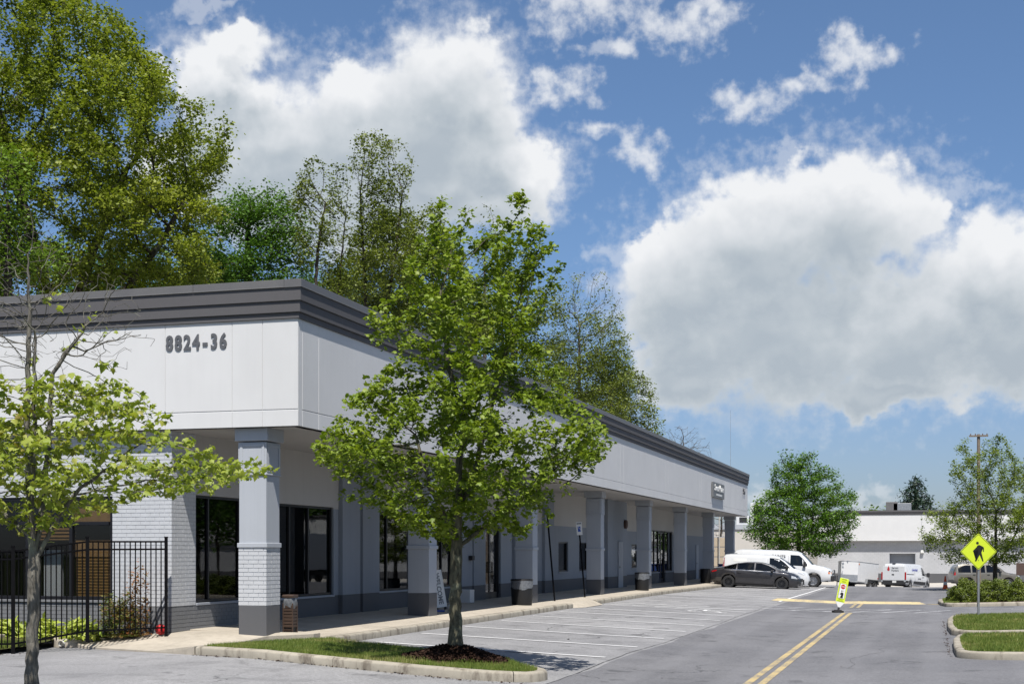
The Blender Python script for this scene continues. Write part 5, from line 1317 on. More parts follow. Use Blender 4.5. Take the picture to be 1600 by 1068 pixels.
# ------------------------------------------------------------------ vehicles, built along +x (front), origin on the ground
class Car:
    def __init__(s, name, label, cat, loc, heading, paint, L, prof, group=None, pitch=0.0, roll=0.0):
        s.t = thing(name, label, cat, loc, heading, group); ORG.pop(s.t.name, None)
        s.t.rotation_euler = (roll, pitch, heading); s.L = L; s.p = prof; s.paint = paint
    def c(s, key, x): a = s.p[key]; return float(np.interp(x, [q[0] for q in a], [q[1] for q in a]))
    def zb(s, x):
        z = s.c('zb', x)
        for xw in s.p['axles']:
            R_ = s.p['rw']*s.p.get('arch', 1.14); d = abs(x-xw)
            if d < R_: z = max(z, s.p['rw']+math.sqrt(R_*R_-d*d))
        return z
    def section(s, x):
        zt, w, wr = s.c('zt', x), s.c('w', x), s.c('wr', x)
        zb0 = s.c('zb', x); zb = min(s.zb(x), zt-0.12); zl = min(s.c('belt', x), zt-0.07)
        h = s.p.get('round', 0.09)
        pts = [(w*0.90, zb), (w*0.985, zb+(zl-zb)*0.18 if zb > zb0+0.05 else zb+0.12), (w, zb+(zl-zb)*0.5), (w*0.985, zb+(zl-zb)*0.82), (w*0.955, zl)]
        pts[1] = (w*0.985, min(pts[1][1], zb+(zl-zb)*0.4))
        zr = max(zt-h, zl+0.03)
        pts += [(wr+(w*0.955-wr)*0.06, zl+(zr-zl)*0.94), (wr*0.93, zt-h*0.30), (wr*0.62, zt-0.012), (0.0, zt)]
        return pts
    def side_y(s, x, z):
        q = s.section(x)
        for a, b in zip(q[:-1], q[1:]):
            if a[1] <= z <= b[1] or (b is q[-1]): return a[0]+(b[0]-a[0])*(min(1, max(0, (z-a[1])/(b[1]-a[1]+1e-9))))
        return q[0][0]
    def body(s, extra=()):
        x0, x1 = s.p['zt'][0][0], s.p['zt'][-1][0]
        xs_ = set(np.linspace(x0, x1, 46)) | {q[0] for k in ('zt', 'w') for q in s.p[k]}
        for xw in s.p['axles']:
            R_ = s.p['rw']*s.p.get('arch', 1.14); xs_ |= {xw+R_*math.sin(a) for a in np.linspace(-PI/2, PI/2, 15)} | {xw-R_-0.006, xw+R_+0.006}
        xs_ = sorted(x for x in xs_ if x0 <= x <= x1); mb = MB(); k = 0; rows = []
        for x in xs_:
            q = s.section(x); row = [(x, y, z) for y, z in q]+[(x, -y, z) for y, z in reversed(q[:-1])]
            rows.append(row)
        k = len(rows[0]); v = [p for r in rows for p in r]; f = []
        for i in range(len(rows)-1):
            for j in range(k-1): a = i*k+j; f.append((a, a+1, a+1+k, a+k))
        f += [tuple(range(k-1, -1, -1)), tuple((len(rows)-1)*k+j for j in range(k))]
        mb.add(v, f); s.b = mb.build('body', s.paint, s.t, smooth=38, org=(0, 0, 0))
        # dark wheel wells and floor
        u = MB(); w = s.c('w', 0)*0.86
        u.box(x0+0.25, x1-0.25, -w, w, s.c('zb', 0)+0.01, s.c('zb', 0)+0.28)
        for xw in s.p['axles']:
            R_ = s.p['rw']*s.p.get('arch', 1.14)
            for sg in (-1, 1):
                yo = s.side_y(xw, s.p['rw']*2.2)*0.93; u.lathe([(R_*1.05, -0.26), (R_*1.05, 0.0), (0.0, 0.0)][::1], (xw, sg*(yo-0.0) if sg < 0 else yo-0.26, s.p['rw']), 20, axis='Y') if False else u.box(xw-R_*0.98, xw+R_*0.98, sg*(yo-0.30), sg*(yo-0.28), s.p['rw'], s.p['rw']*2.0)
        u.build('underbody', M['trim'], s.t, org=(0, 0, 0))
        return s.b
    def patch(s, name, lower, upper, m, off=0.006, parent=None, n=8, sides=(-1, 1), rows=2, label=None):
        """panel lying on the flank between two curves given as lists of (x, z)"""
        out = []
        x0, x1 = max(lower[0][0], upper[0][0]), min(lower[-1][0], upper[-1][0])
        for sg in sides:
            mb = MB(); v = []; f = []
            xs_ = np.linspace(x0, x1, n+1)
            for x in xs_:
                a = np.interp(x, [q[0] for q in lower], [q[1] for q in lower]); b = np.interp(x, [q[0] for q in upper], [q[1] for q in upper])
                for j in range(rows+1):
                    z = a+(b-a)*j/rows; v.append((x, sg*(s.side_y(x, z)+off), z))
            for i in range(n):
                for j in range(rows): q = i*(rows+1)+j; f.append((q, q+1, q+rows+2, q+rows+1))
            k = len(v); v2 = [(x, y-sg*0.012, z) for x, y, z in v]
            mb.add(v+v2, f+[tuple(i+k for i in reversed(q)) for q in f])
            o = mb.build(name, m, parent or s.t, smooth=40, org=(0, 0, 0)); out.append(o)
        return out
    def over(s, name, x0, x1, m, frac=0.95, off=0.007, n=8, parent=None, zs=None):
        """panel over the top surface (windscreen, bonnet) from x0 to x1"""
        mb = MB(); v = []; f = []; ks = 7
        for i in range(n+1):
            x = x0+(x1-x0)*i/n; q = s.section(x)[4:]; h = q[0][1]
            top = [(y, z) for y, z in q if True][1:]   # roof edge to centre
            W_ = top[0][0]*frac
            ys_ = [W_*(1-2*j/ks) for j in range(ks+1)]
            for y in ys_:
                ay = abs(y); z = np.interp(ay, [p[0] for p in reversed(top)], [p[1] for p in reversed(top)])
                dx = 0.02; sl = (s.c('zt', x+dx)-s.c('zt', x-dx))/(2*dx); nl = math.sqrt(1+sl*sl)
                v.append((x-off*sl/nl, y, z+off/nl))
        for i in range(n):
            for j in range(ks): a = i*(ks+1)+j; f.append((a, a+1, a+ks+2, a+ks+1))
        mb.add(v, f); return mb.build(name, m, parent or s.t, smooth=50, org=(0, 0, 0))
    def wheels(s, rim_m, spokes=10, hub=0.6, tw=0.21):
        r = s.p['rw']
        tyre = MB(); h = tw/2
        tyre.lathe([(r*hub, -h), (r*0.92, -h), (r*0.985, -h*0.8), (r, -h*0.5), (r, h*0.5), (r*0.985, h*0.8), (r*0.92, h), (r*hub, h)], (0, 0, 0), 28, 'Y')
        mt = tyre.mesh('tyre', M['rubber'], smooth=30)
        rim = MB(); rim.lathe([(r*hub*1.02, -h*0.9), (r*hub*1.02, h*0.92), (r*hub*0.90, h*0.86), (r*hub*0.86, h*0.35), (0.02, h*0.30)], (0, 0, 0), 28, 'Y')
        for i in range(spokes):
            a = 2*PI*i/spokes; Mx = Matrix.Rotation(-a, 3, 'Y')
            rim.obox(Mx @ Vector((r*hub*0.5, h*0.62, 0)), r*hub*0.42, 0.018, r*0.035, Mx)
        rim.lathe([(0.0, h*0.85), (r*0.14, h*0.82), (r*0.16, h*0.5)], (0, 0, 0), 14, 'Y')
        mr = rim.mesh('rim', rim_m, smooth=30)
        hubm = MB(); hubm.lathe([(0.02, -h*0.95), (r*0.5, -h*0.9), (r*0.5, h*0.28), (0.02, h*0.28)], (0, 0, 0), 16, 'Y'); mh = hubm.mesh('wheel', M['trim'])
        for xw in s.p['axles']:
            for sg in (-1, 1):
                y = sg*(s.c('w', xw)*s.p.get('track', 0.965)-h)
                w = link_mesh('wheel', mh, s.t, (xw, y, r), (0, 0, 0 if sg > 0 else PI))
                link_mesh('tyre', mt, w); link_mesh('rim', mr, w)
    def mirrors(s, x, z, m, size=(0.06, 0.10, 0.075), arm=0.10, stalk=None):
        for sg in (-1, 1):
            y = s.side_y(x, z); mb = MB(); cx = x; cy = sg*(y+arm+size[1]*0.6)
            ob = []
            mb.obox((cx, cy, z+size[2]*0.5), size[0], size[1], size[2]); o = mb.build('mirror', m, s.t, bevel=min(size)*0.6, org=(0, 0, 0), seg=2)
            a = MB(); a.obox((cx, sg*(y+arm*0.45), z), 0.03, arm*0.6, 0.02); a.build('mirror_arm', M['trim'], o, org=(0, 0, 0))
    def box_part(s, name, c, half, m, parent=None, bevel=0.01, rot=None):
        mb = MB(); mb.obox(c, *half, rot); return mb.build(name, m, parent or s.t, bevel=bevel, org=(0, 0, 0), seg=2)
    def text(s, body, size, m, x, y, z, face, parent, sx=1.0):
        me = text_mesh(body, size, m, 0.002, 0.004); me.transform(Matrix.Diagonal((sx, 1, 1, 1)))
        rot = {'right': (PI/2, 0, 0), 'left': (PI/2, 0, PI), 'rear': (PI/2, 0, -PI/2)}[face]
        return link_mesh('lettering', me, parent, (x, y, z), rot)
def seams(car, xs_, z0f, z1f, m=None):
    for x in xs_:
        car.patch('door_seam', [(x-0.006, z0f(x)), (x+0.006, z0f(x))], [(x-0.006, z1f(x)), (x+0.006, z1f(x))], m or M['trim'], 0.0035, n=1, rows=6)

HX_ = 0.0
# ---- charcoal saloon
def sedan(loc, heading, roll):
    p = dict(axles=(-1.40, 1.45), rw=0.335, arch=1.13,
        zt=[(-2.43,0.74),(-2.40,0.92),(-2.30,1.05),(-2.05,1.105),(-1.75,1.155),(-1.30,1.285),(-0.90,1.395),(-0.45,1.462),(0.0,1.478),(0.35,1.455),(0.75,1.345),(1.15,1.165),(1.42,1.045),(1.75,0.98),(2.05,0.90),(2.28,0.79),(2.40,0.66),(2.44,0.52)],
        w=[(-2.43,0.66),(-2.36,0.80),(-2.1,0.885),(-1.4,0.925),(0,0.915),(1.4,0.925),(1.95,0.88),(2.25,0.76),(2.40,0.58),(2.44,0.50)],
        wr=[(-2.43,0.52),(-2.0,0.70),(-1.4,0.63),(-0.8,0.575),(0.2,0.575),(0.8,0.64),(1.2,0.72),(1.8,0.74),(2.2,0.66),(2.44,0.42)],
        belt=[(-2.43,0.70),(-2.35,0.86),(-2.1,0.985),(-1.6,1.01),(0,0.965),(1.0,0.94),(1.5,0.93),(2.0,0.82),(2.3,0.68),(2.44,0.46)],
        zb=[(-2.43,0.42),(-2.2,0.26),(-1.0,0.19),(1.0,0.17),(2.2,0.20),(2.44,0.26)])
    c = Car('sedan_car', 'charcoal grey four door sedan parked nose out across the lined bays', 'car', loc, heading, M['car_grey'], 4.87, p, roll=roll)
    c.body(); c.wheels(M['dark_alloy'], 10, 0.66)
    up = [(-1.72,1.10),(-1.35,1.235),(-0.95,1.335),(-0.45,1.395),(0.0,1.408),(0.35,1.385),(0.70,1.285),(1.02,1.13),(1.22,1.02)]
    lo = [(-1.72,1.045),(-1.3,1.03),(0,0.99),(1.22,0.965)]
    for (a, b) in ((-1.68,-1.02),(-0.95,-0.06),(0.02,1.10)):
        c.patch('side_window', [(x, np.interp(x, [q[0] for q in lo], [q[1] for q in lo])) for x in np.linspace(a, b, 12)], [(x, np.interp(x, [q[0] for q in up], [q[1] for q in up])) for x in np.linspace(a, b, 12)], M['car_glass'], n=11)
    c.patch('window_trim', [(-1.75,1.035),(0,0.975),(1.25,0.95)], [(-1.75,1.05),(0,0.992),(1.25,0.966)], M['chrome'], 0.008, n=12, rows=1)
    c.over('windscreen', 0.44, 1.27, M['car_glass'], 0.93); c.over('rear_window', -1.72, -0.95, M['car_glass'], 0.88)
    for (a, b) in ((-1.0, -0.02), (0.0, 1.12)):
        d = c.patch('door', [(a, 0.30), (b, 0.28)], [(a, 0.955), (b, 0.925)], M['car_grey'], 0.004, n=8, rows=5)
        for o, sg in zip(d, (-1, 1)):
            y = c.side_y(a+0.14, 0.86); mb = MB(); mb.obox((a+0.17, sg*(y+0.022), 0.87), 0.10, 0.014, 0.014); mb.build('handle', M['car_grey'], o, bevel=0.008, org=(0, 0, 0))
    c.patch('sill_trim', [(-1.0,0.215),(1.0,0.20)], [(-1.0,0.30),(1.0,0.275)], M['trim'], 0.004, n=4, rows=1)
    c.mirrors(0.92, 0.98, M['trim'], (0.06, 0.085, 0.055), 0.07)
    c.patch('tail_lamp', [(-2.40,0.80),(-2.05,0.90)], [(-2.40,0.93),(-2.05,0.955)], M['tail_red'], 0.008, n=5, rows=2)
    c.patch('headlamp', [(1.95,0.66),(2.33,0.62)], [(1.95,0.80),(2.33,0.70)], M['lens'], 0.008, n=5, rows=2)
    c.patch('fog_lamp', [(2.18,0.36),(2.36,0.36)], [(2.18,0.45),(2.36,0.44)], M['trim'], 0.006, n=3, rows=1)
    for sg in (-1, 1):
        pass
    g = MB(); g.obox((2.43, 0, 0.56), 0.03, 0.44, 0.085); g.build('grille', M['trim'], c.t, bevel=0.02, org=(0, 0, 0))
    c.box_part('number_plate', (-2.44, 0, 0.72), (0.01, 0.15, 0.075), M['sign_white'], bevel=0.003)
    c.patch('rear_bumper', [(-2.38,0.40),(-1.85,0.24)], [(-2.38,0.47),(-1.85,0.30)], M['trim'], 0.005, n=5, rows=1)
    return c
SX = -9.07
sedan((SX, 76.6, gzf(SX, 76.6)-0.045), 0.0, 0.0).t.rotation_euler = (0, R(2.2), 0)

# ---- vans
def van(kind, label, loc, heading, pitch, name):
    if kind == 'compact':
        p = dict(axles=(-1.40,1.50), rw=0.325, arch=1.14, round=0.16,
            zt=[(-2.40,1.35),(-2.37,1.68),(-2.28,1.80),(-2.0,1.845),(-0.5,1.85),(0.35,1.82),(0.70,1.745),(1.05,1.53),(1.50,1.18),(1.66,1.085),(2.0,0.99),(2.25,0.85),(2.36,0.68),(2.40,0.50)],
            w=[(-2.40,0.84),(-2.2,0.90),(-1,0.92),(1.2,0.915),(1.8,0.88),(2.2,0.74),(2.36,0.58),(2.40,0.48)],
            wr=[(-2.40,0.70),(-2,0.74),(0.5,0.74),(1.0,0.735),(1.5,0.76),(2.0,0.72),(2.40,0.38)],
            belt=[(-2.40,1.05),(-1,1.09),(0.6,1.07),(1.5,1.02),(2.0,0.88),(2.3,0.66),(2.40,0.44)],
            zb=[(-2.40,0.34),(-2,0.26),(1,0.20),(2.1,0.20),(2.40,0.26)])
        win = [([(0.22,1.10),(1.35,1.055)], [(0.22,1.66),(0.72,1.63),(1.05,1.42),(1.35,1.14)])]; ws = (0.76, 1.60); dx = (0.15, 1.25)
    elif kind == 'full':
        p = dict(axles=(-1.75,1.75), rw=0.375, arch=1.18, round=0.18,
            zt=[(-2.84,1.45),(-2.82,1.95),(-2.74,2.06),(-2.4,2.10),(0.2,2.10),(0.75,2.06),(1.05,1.95),(1.35,1.66),(1.62,1.36),(1.85,1.28),(2.35,1.20),(2.66,1.08),(2.80,0.92),(2.84,0.60)],
            w=[(-2.84,0.90),(-2.7,0.97),(-1,1.005),(1.6,1.0),(2.3,0.95),(2.7,0.88),(2.84,0.82)],
            wr=[(-2.84,0.76),(-2.4,0.82),(0.8,0.82),(1.4,0.78),(1.9,0.80),(2.5,0.78),(2.84,0.66)],
            belt=[(-2.84,1.20),(1.0,1.20),(1.7,1.16),(2.3,1.06),(2.7,0.90),(2.84,0.56)],
            zb=[(-2.84,0.42),(-2.3,0.34),(2.0,0.32),(2.84,0.36)])
        win = [([(0.42,1.24),(1.40,1.20)], [(0.42,1.84),(0.92,1.82),(1.15,1.62),(1.40,1.30)])]; ws = (1.05, 1.70); dx = (0.34, 1.30)
    else:
        p = dict(axles=(-1.75,1.85), rw=0.35, arch=1.17, round=0.16,
            zt=[(-2.78,1.30),(-2.76,1.92),(-2.70,2.03),(-2.4,2.07),(0.2,2.09),(0.75,2.06),(1.1,1.93),(1.5,1.60),(1.9,1.28),(2.1,1.17),(2.4,1.06),(2.62,0.92),(2.74,0.74),(2.78,0.5)],
            w=[(-2.78,0.97),(-2.6,1.0),(-1,1.02),(1.7,1.0),(2.2,0.92),(2.6,0.76),(2.78,0.62)],
            wr=[(-2.78,0.80),(-2.4,0.84),(0.8,0.82),(1.6,0.80),(2.1,0.80),(2.6,0.62),(2.78,0.5)],
            belt=[(-2.78,1.15),(0.9,1.16),(1.9,1.10),(2.3,0.95),(2.65,0.72),(2.78,0.45)],
            zb=[(-2.78,0.40),(-2,0.34),(1,0.30),(2.4,0.28),(2.78,0.34)])
        win = [([(0.72,1.18),(1.75,1.12)], [(0.72,1.82),(1.0,1.78),(1.4,1.46),(1.75,1.18)])]; ws = (1.12, 2.0); dx = (0.62, 1.62)
    c = Car(name, label, 'van', loc, heading, M['car_white'], 5, p)
    c.t.rotation_euler = (0, pitch, heading)
    c.body(); c.wheels(M['alloy'], {'compact': 7, 'full': 8, 'low': 5}[kind], 0.64 if kind != 'low' else 0.6)
    for lo, up in win:
        xs_ = np.linspace(lo[0][0], lo[-1][0], 9)
        c.patch('side_window', lo, up, M['car_glass'], n=10, rows=3)
    c.over('windscreen', ws[0], ws[1], M['car_glass'], 0.93)
    zl = p['zb'][1][1]+0.12
    d = c.patch('door', [(dx[0], zl), (dx[1], zl)], [(dx[0], win[0][0][0][1]-0.03), (dx[1], win[0][0][1][1]-0.03)], M['car_white'], 0.004, n=6, rows=4)
    for o, sg in zip(d, (-1, 1)):
        z = win[0][0][0][1]-0.16; y = c.side_y(dx[0]+0.12, z); mb = MB(); mb.obox((dx[0]+0.14, sg*(y+0.02), z), 0.09, 0.014, 0.018); mb.build('handle', M['trim'] if kind != 'compact' else M['car_white'], o, bevel=0.006, org=(0, 0, 0))
    seams(c, [dx[0]-0.02, -0.75 if kind == 'compact' else -0.85], lambda x: zl, lambda x: (1.62 if kind == 'compact' else 1.78))
    c.mirrors(dx[1]-0.05, win[0][0][1][1]+0.03, M['trim'] if kind != 'compact' else M['trim'], (0.07, 0.10, 0.10) if kind == 'compact' else (0.07, 0.11, 0.17), 0.07 if kind == 'compact' else 0.12)
    xr = p['zt'][0][0]; xf = p['zt'][-1][0]
    if kind == 'compact':
        c.patch('panel_recess', [(-1.95,1.12),(0.0,1.10)], [(-1.95,1.60),(0.0,1.64)], M['car_white'], 0.006, n=6, rows=2)
        c.patch('headlamp', [(1.80,0.86),(2.20,0.72)], [(1.80,0.97),(2.20,0.84)], M['lens'], 0.008, n=5, rows=2)
        c.patch('tail_lamp', [(-2.39,0.95),(-2.30,0.95)], [(-2.39,1.62),(-2.30,1.62)], M['tail_red'], 0.006, n=2, rows=3)
        c.patch('white_placard', [(-1.80,1.42),(-1.05,1.42)], [(-1.80,1.60),(-1.05,1.60)], M['sign_white'], 0.012, n=4, rows=1)
        c.box_part('front_bumper', (2.36, 0, 0.34), (0.06, 0.55, 0.09), M['trim'], bevel=0.03)
        c.patch('side_moulding', [(-0.9,0.42),(1.0,0.42)], [(-0.9,0.50),(1.0,0.50)], M['car_white'], 0.008, n=6, rows=1)
    elif kind == 'full':
        c.box_part('front_bumper', (2.83, 0, 0.55), (0.10, 0.93, 0.16), M['trim'], bevel=0.04)
        c.box_part('grille', (2.845, 0, 0.90), (0.03, 0.62, 0.13), M['trim'], bevel=0.02)
        c.patch('headlamp', [(2.58,0.92),(2.83,0.90)], [(2.58,1.00),(2.83,0.97)], M['trim'], 0.010, n=3, rows=1)
        c.patch('indicator', [(2.58,0.81),(2.83,0.79)], [(2.58,0.91),(2.83,0.89)], M['amber'], 0.012, n=3, rows=1)
        for sg in (-1, 1): c.box_part('headlamp', (2.85, sg*0.72, 0.93), (0.03, 0.14, 0.08), M['lens'], bevel=0.01)
        c.patch('rear_quarter_glass', [(-2.80,1.34),(-2.66,1.34)], [(-2.80,1.86),(-2.66,1.86)], M['car_glass'], 0.006, n=3, rows=2)
        for sg, f in ((-1, 'right'), (1, 'left')):
            y = c.side_y(-0.6, 1.62); c.text('PAINTS', 0.24, M['decal_grey'], -0.25, sg*(c.side_y(-0.25, 1.74)+0.03), 1.74, f, c.t, 1.0)
            for i, dxx in enumerate((-1.35, -2.3)):
                mb = MB(); mb.obox((dxx, sg*(c.side_y(dxx, 1.78)+0.004), 1.78), 0.05, 0.006, 0.045); mb.build('emblem', M['decal_grey'], c.t, org=(0, 0, 0))
        c.patch('fuel_cap', [(0.20,0.95),(0.30,0.95)], [(0.20,1.10),(0.30,1.10)], M['trim'], 0.006, n=1, rows=1)
    else:
        c.box_part('rear_bumper', (-2.80, 0, 0.55), (0.07, 0.98, 0.17), M['trim'], bevel=0.03)
        c.patch('side_cladding', [(-1.25,0.42),(1.30,0.40)], [(-1.25,0.70),(1.30,0.66)], M['trim'], 0.012, n=8, rows=2)
        c.patch('side_cladding', [(-2.76,0.42),(-2.22,0.42)], [(-2.76,0.72),(-2.22,0.72)], M['trim'], 0.012, n=3, rows=2)
        c.patch('rail_cover', [(-2.5,1.20),(-1.0,1.20)], [(-2.5,1.245),(-1.0,1.245)], M['trim'], 0.012, n=5, rows=1)
        c.patch('sill_step', [(-1.2,0.30),(1.2,0.28)], [(-1.2,0.37),(1.2,0.35)], M['car_white'], 0.02, n=6, rows=1)
        for sg in (-1, 1):
            c.box_part('tail_lamp', (-2.76, sg*0.955, 1.08), (0.05, 0.055, 0.30), M['tail_red'], bevel=0.02)
            c.box_part('reflector', (-2.83, sg*0.93, 0.66), (0.05, 0.06, 0.05), M['lens'], bevel=0.01)
            d = c.box_part('rear_door', (-2.785, sg*0.455, 1.28), (0.012, 0.445, 0.55), M['car_white'], bevel=0.01)
        c.box_part('badge', (-2.80, 0.05, 1.18), (0.008, 0.10, 0.045), M['trim'], bevel=0.004)
        c.box_part('number_plate', (-2.885, -0.1, 0.62), (0.008, 0.16, 0.085), M['sign_white'], bevel=0.003)
        c.box_part('brake_lamp', (-2.72, 0, 2.04), (0.05, 0.12, 0.025), M['trim'], bevel=0.006)
        # flame shaped emblem with two lines of print on the door, blue name on the flank
        em = MB(); em.prism([(0.0,0.30),(0.05,0.16),(0.10,0.05),(0.09,-0.06),(0.0,-0.12),(-0.09,-0.06),(-0.10,0.05),(-0.05,0.16)], 0, 0.004, lambda u, v, w: (-2.802-w, -u+0.42, 1.58+v))
        em.build('emblem', M['sign_red'], c.t, org=(0, 0, 0))
        c.text('Servant', 0.20, M['decal_grey'], -2.803, -0.12, 1.70, 'rear', c.t, 0.9); c.text('Plumbers', 0.20, M['decal_grey'], -2.803, -0.12, 1.50, 'rear', c.t, 0.8)
        y = c.side_y(-0.9, 1.55); c.text('Living-Relief', 0.30, M['decal_blue'], -0.75, -(y+0.014), 1.58, 'right', c.t, 0.8)
        y = c.side_y(0.6, 0.9); c.text('plumbing', 0.18, M['decal_grey'], 0.0, -(y+0.016), 0.90, 'right', c.t, 1.0)
    return c
van('compact', 'white compact panel van parked nose out beside the charcoal sedan', (-8.85, 79.7, gzf(-8.85, 79.7)-0.03), 0.0, R(1.5), 'compact_van')
van('full', 'tall white cargo van with PAINTS lettered on its side, behind the compact van', (-8.2, 82.9, gzf(-8.2, 82.9)-0.02), 0.0, R(1.5), 'cargo_van')
vx, vy = -1.75, 116.2
van('low', 'white low roof van seen from behind with a red flame emblem on its rear door', (vx, vy, gzf(vx, vy)-0.02), PI/2-R(21), R(1.8), 'service_van')

# ---- pewter estate behind the hedge
def suv():
    p = dict(axles=(-1.42,1.42), rw=0.365, arch=1.14, round=0.11,
        zt=[(-2.40,1.0),(-2.38,1.15),(-2.22,1.55),(-2.05,1.72),(-1.6,1.79),(0.0,1.80),(0.55,1.74),(0.95,1.47),(1.22,1.24),(1.5,1.14),(2.1,1.05),(2.32,0.92),(2.42,0.60)],
        w=[(-2.40,0.86),(-2.1,0.91),(0,0.93),(1.5,0.92),(2.1,0.86),(2.42,0.72)], wr=[(-2.40,0.72),(-2,0.70),(0.4,0.69),(1.0,0.74),(1.6,0.76),(2.42,0.6)],
        belt=[(-2.40,0.95),(-2,1.13),(1.0,1.12),(1.6,1.02),(2.2,0.86),(2.42,0.52)], zb=[(-2.40,0.48),(-2,0.36),(1.8,0.34),(2.42,0.40)])
    x, y = 3.75, 105.5
    c = Car('suv_car', 'pewter coloured estate car with roof rails half hidden behind the hedge', 'car', (x, y, gzf(x, y)-0.02), R(15), M['car_tan'], 4.8, p)
    c.body(); c.wheels(M['alloy'], 5, 0.62)
    for (a, b, t0, t1) in ((-2.10,-1.22,1.48,1.66),(-1.12,-0.22,1.66,1.67),(-0.12,0.88,1.67,1.36)):
        c.patch('side_window', [(a, 1.16), (b, 1.15)], [(a, t0), ((a+b)/2, max(t0, t1)), (b, t1)], M['car_glass'], n=7, rows=2)
    c.over('windscreen', 0.62, 1.25, M['car_glass'], 0.93); c.over('bonnet', 1.35, 2.25, M['car_tan'], 0.95)
    for (a, b) in ((-1.15, -0.2), (-0.15, 0.95)):
        d = c.patch('door', [(a, 0.50), (b, 0.50)], [(a, 1.11), (b, 1.10)], M['car_tan'], 0.004, n=6, rows=4)
        for o, sg in zip(d, (-1, 1)): mb = MB(); mb.obox((a+0.15, sg*(c.side_y(a+0.15, 1.0)+0.02), 1.0), 0.09, 0.014, 0.022); mb.build('handle', M['trim'], o, bevel=0.006, org=(0, 0, 0))
    c.mirrors(0.82, 1.17, M['trim'], (0.07, 0.10, 0.075), 0.06)
    for sg in (-1, 1):
        mb = MB(); mb.tube([(-1.9, sg*0.60, 1.79), (-1.8, sg*0.60, 1.86), (0.15, sg*0.60, 1.87), (0.3, sg*0.60, 1.80)], 0.02, 8); mb.build('roof_rail', M['trim'], c.t, smooth=True, org=(0, 0, 0))
    c.patch('tail_lamp', [(-2.39,0.96),(-2.28,0.98)], [(-2.39,1.12),(-2.28,1.22)], M['tail_red'], 0.008, n=2, rows=2); c.patch('headlamp', [(2.12,0.82),(2.34,0.78)], [(2.12,0.96),(2.34,0.88)], M['lens'], 0.008, n=3, rows=1)
suv()

# ---- enclosed trailer
def trailer():
    x, y = (CAMR*((1338-800)/2180*112)+CAMF*112)[:2]
    hd = YAW+R(221); t = thing('cargo_trailer', 'white enclosed cargo trailer with a pointed nose standing beyond the crest', 'trailer', (x, y, gzf(x, y)-0.02), hd); ORG.pop(t.name, None)
    t.rotation_euler = (0, R(-4.5), hd)
    W2 = 0.95; poly = [(-1.55,-W2),(1.25,-W2),(2.15,0),(1.25,W2),(-1.55,W2)]
    mb = MB(); mb.prism(poly, 0.50, 2.10); b = mb.build('body', M['white_paint'], t, bevel=0.03, org=(0, 0, 0), seg=2)
    mb = MB(); mb.prism([(u*1.006, v*1.01) for u, v in poly], 2.07, 2.125); mb.build('roof_trim', M['steel'], t, bevel=0.01, org=(0, 0, 0))
    mb = MB(); mb.prism([(u*1.006, v*1.012) for u, v in poly], 0.46, 0.55); mb.build('floor_frame', M['steel'], t, bevel=0.01, org=(0, 0, 0))
    for s_ in (-1, 1):
        a = Vector((1.25, s_*W2, 0)); e = Vector((2.15, 0, 0)); n = Vector((e.y-a.y, -(e.x-a.x), 0)).normalized(); n = n if n.y*s_ > 0 else -n
        q = [a+n*0.006, e+n*0.006]; mb = MB(); mb.add([(p.x, p.y, z) for p in q for z in (0.56, 1.05)], [(0, 1, 3, 2)]); mb.build('stone_guard', M['steel'], t, org=(0, 0, 0))
        for z in (1.92,): mb = MB(); mb.obox((1.12, s_*(W2+0.012), z), 0.04, 0.012, 0.06); mb.build('marker_lamp', M['amber'], t, org=(0, 0, 0))
        mb = MB(); mb.obox((-1.50, s_*(W2+0.012), 0.95), 0.04, 0.012, 0.06); mb.build('marker_lamp', M['tail_red'], t, org=(0, 0, 0))
        mb = MB(); mb.prism([(-1.35,0.42),(-1.25,0.80),(0.20,0.80),(0.30,0.42),(0.26,0.42),(0.16,0.76),(-1.21,0.76),(-1.31,0.42)], 0, 0.24, lambda u, v, w: (u, s_*(W2+0.01+w-0.0), v)); mb.build('mudguard', M['steel'], t, org=(0, 0, 0))
    for i in range(1, 5):
        for s_ in (-1, 1): mb = MB(); mb.obox((-1.5+0.56*i, s_*(W2+0.002), 1.30), 0.006, 0.004, 0.74); mb.build('panel_strip', M['white_paint'], t, org=(0, 0, 0))
    ty = MB(); ty.lathe([(0.17, -0.09), (0.29, -0.09), (0.31, -0.06), (0.31, 0.06), (0.29, 0.09), (0.17, 0.09)], (0, 0, 0), 24, 'Y'); mt = ty.mesh('tyre', M['rubber'], smooth=30)
    ri = MB(); ri.lathe([(0.18, -0.08), (0.18, 0.085), (0.14, 0.05), (0.05, 0.04), (0.0, 0.06)], (0, 0, 0), 20, 'Y'); mr = ri.mesh('wheel', M['alloy'], smooth=30)
    for xw in (-0.90, -0.18):
        for s_ in (-1, 1):
            w = link_mesh('wheel', mr, t, (xw, s_*(W2+0.12), 0.31), (0, 0, 0 if s_ > 0 else PI)); link_mesh('tyre', mt, w)
    mb = MB(); mb.tube([(1.2, 0.7, 0.48), (2.9, 0, 0.48)], 0.04, 6); mb.tube([(1.2, -0.7, 0.48), (2.9, 0, 0.48)], 0.04, 6); mb.tube([(2.6, 0, 0.9), (2.6, 0, 0.05)], 0.035, 8); mb.build('drawbar', M['trim'], t, org=(0, 0, 0))
trailer()
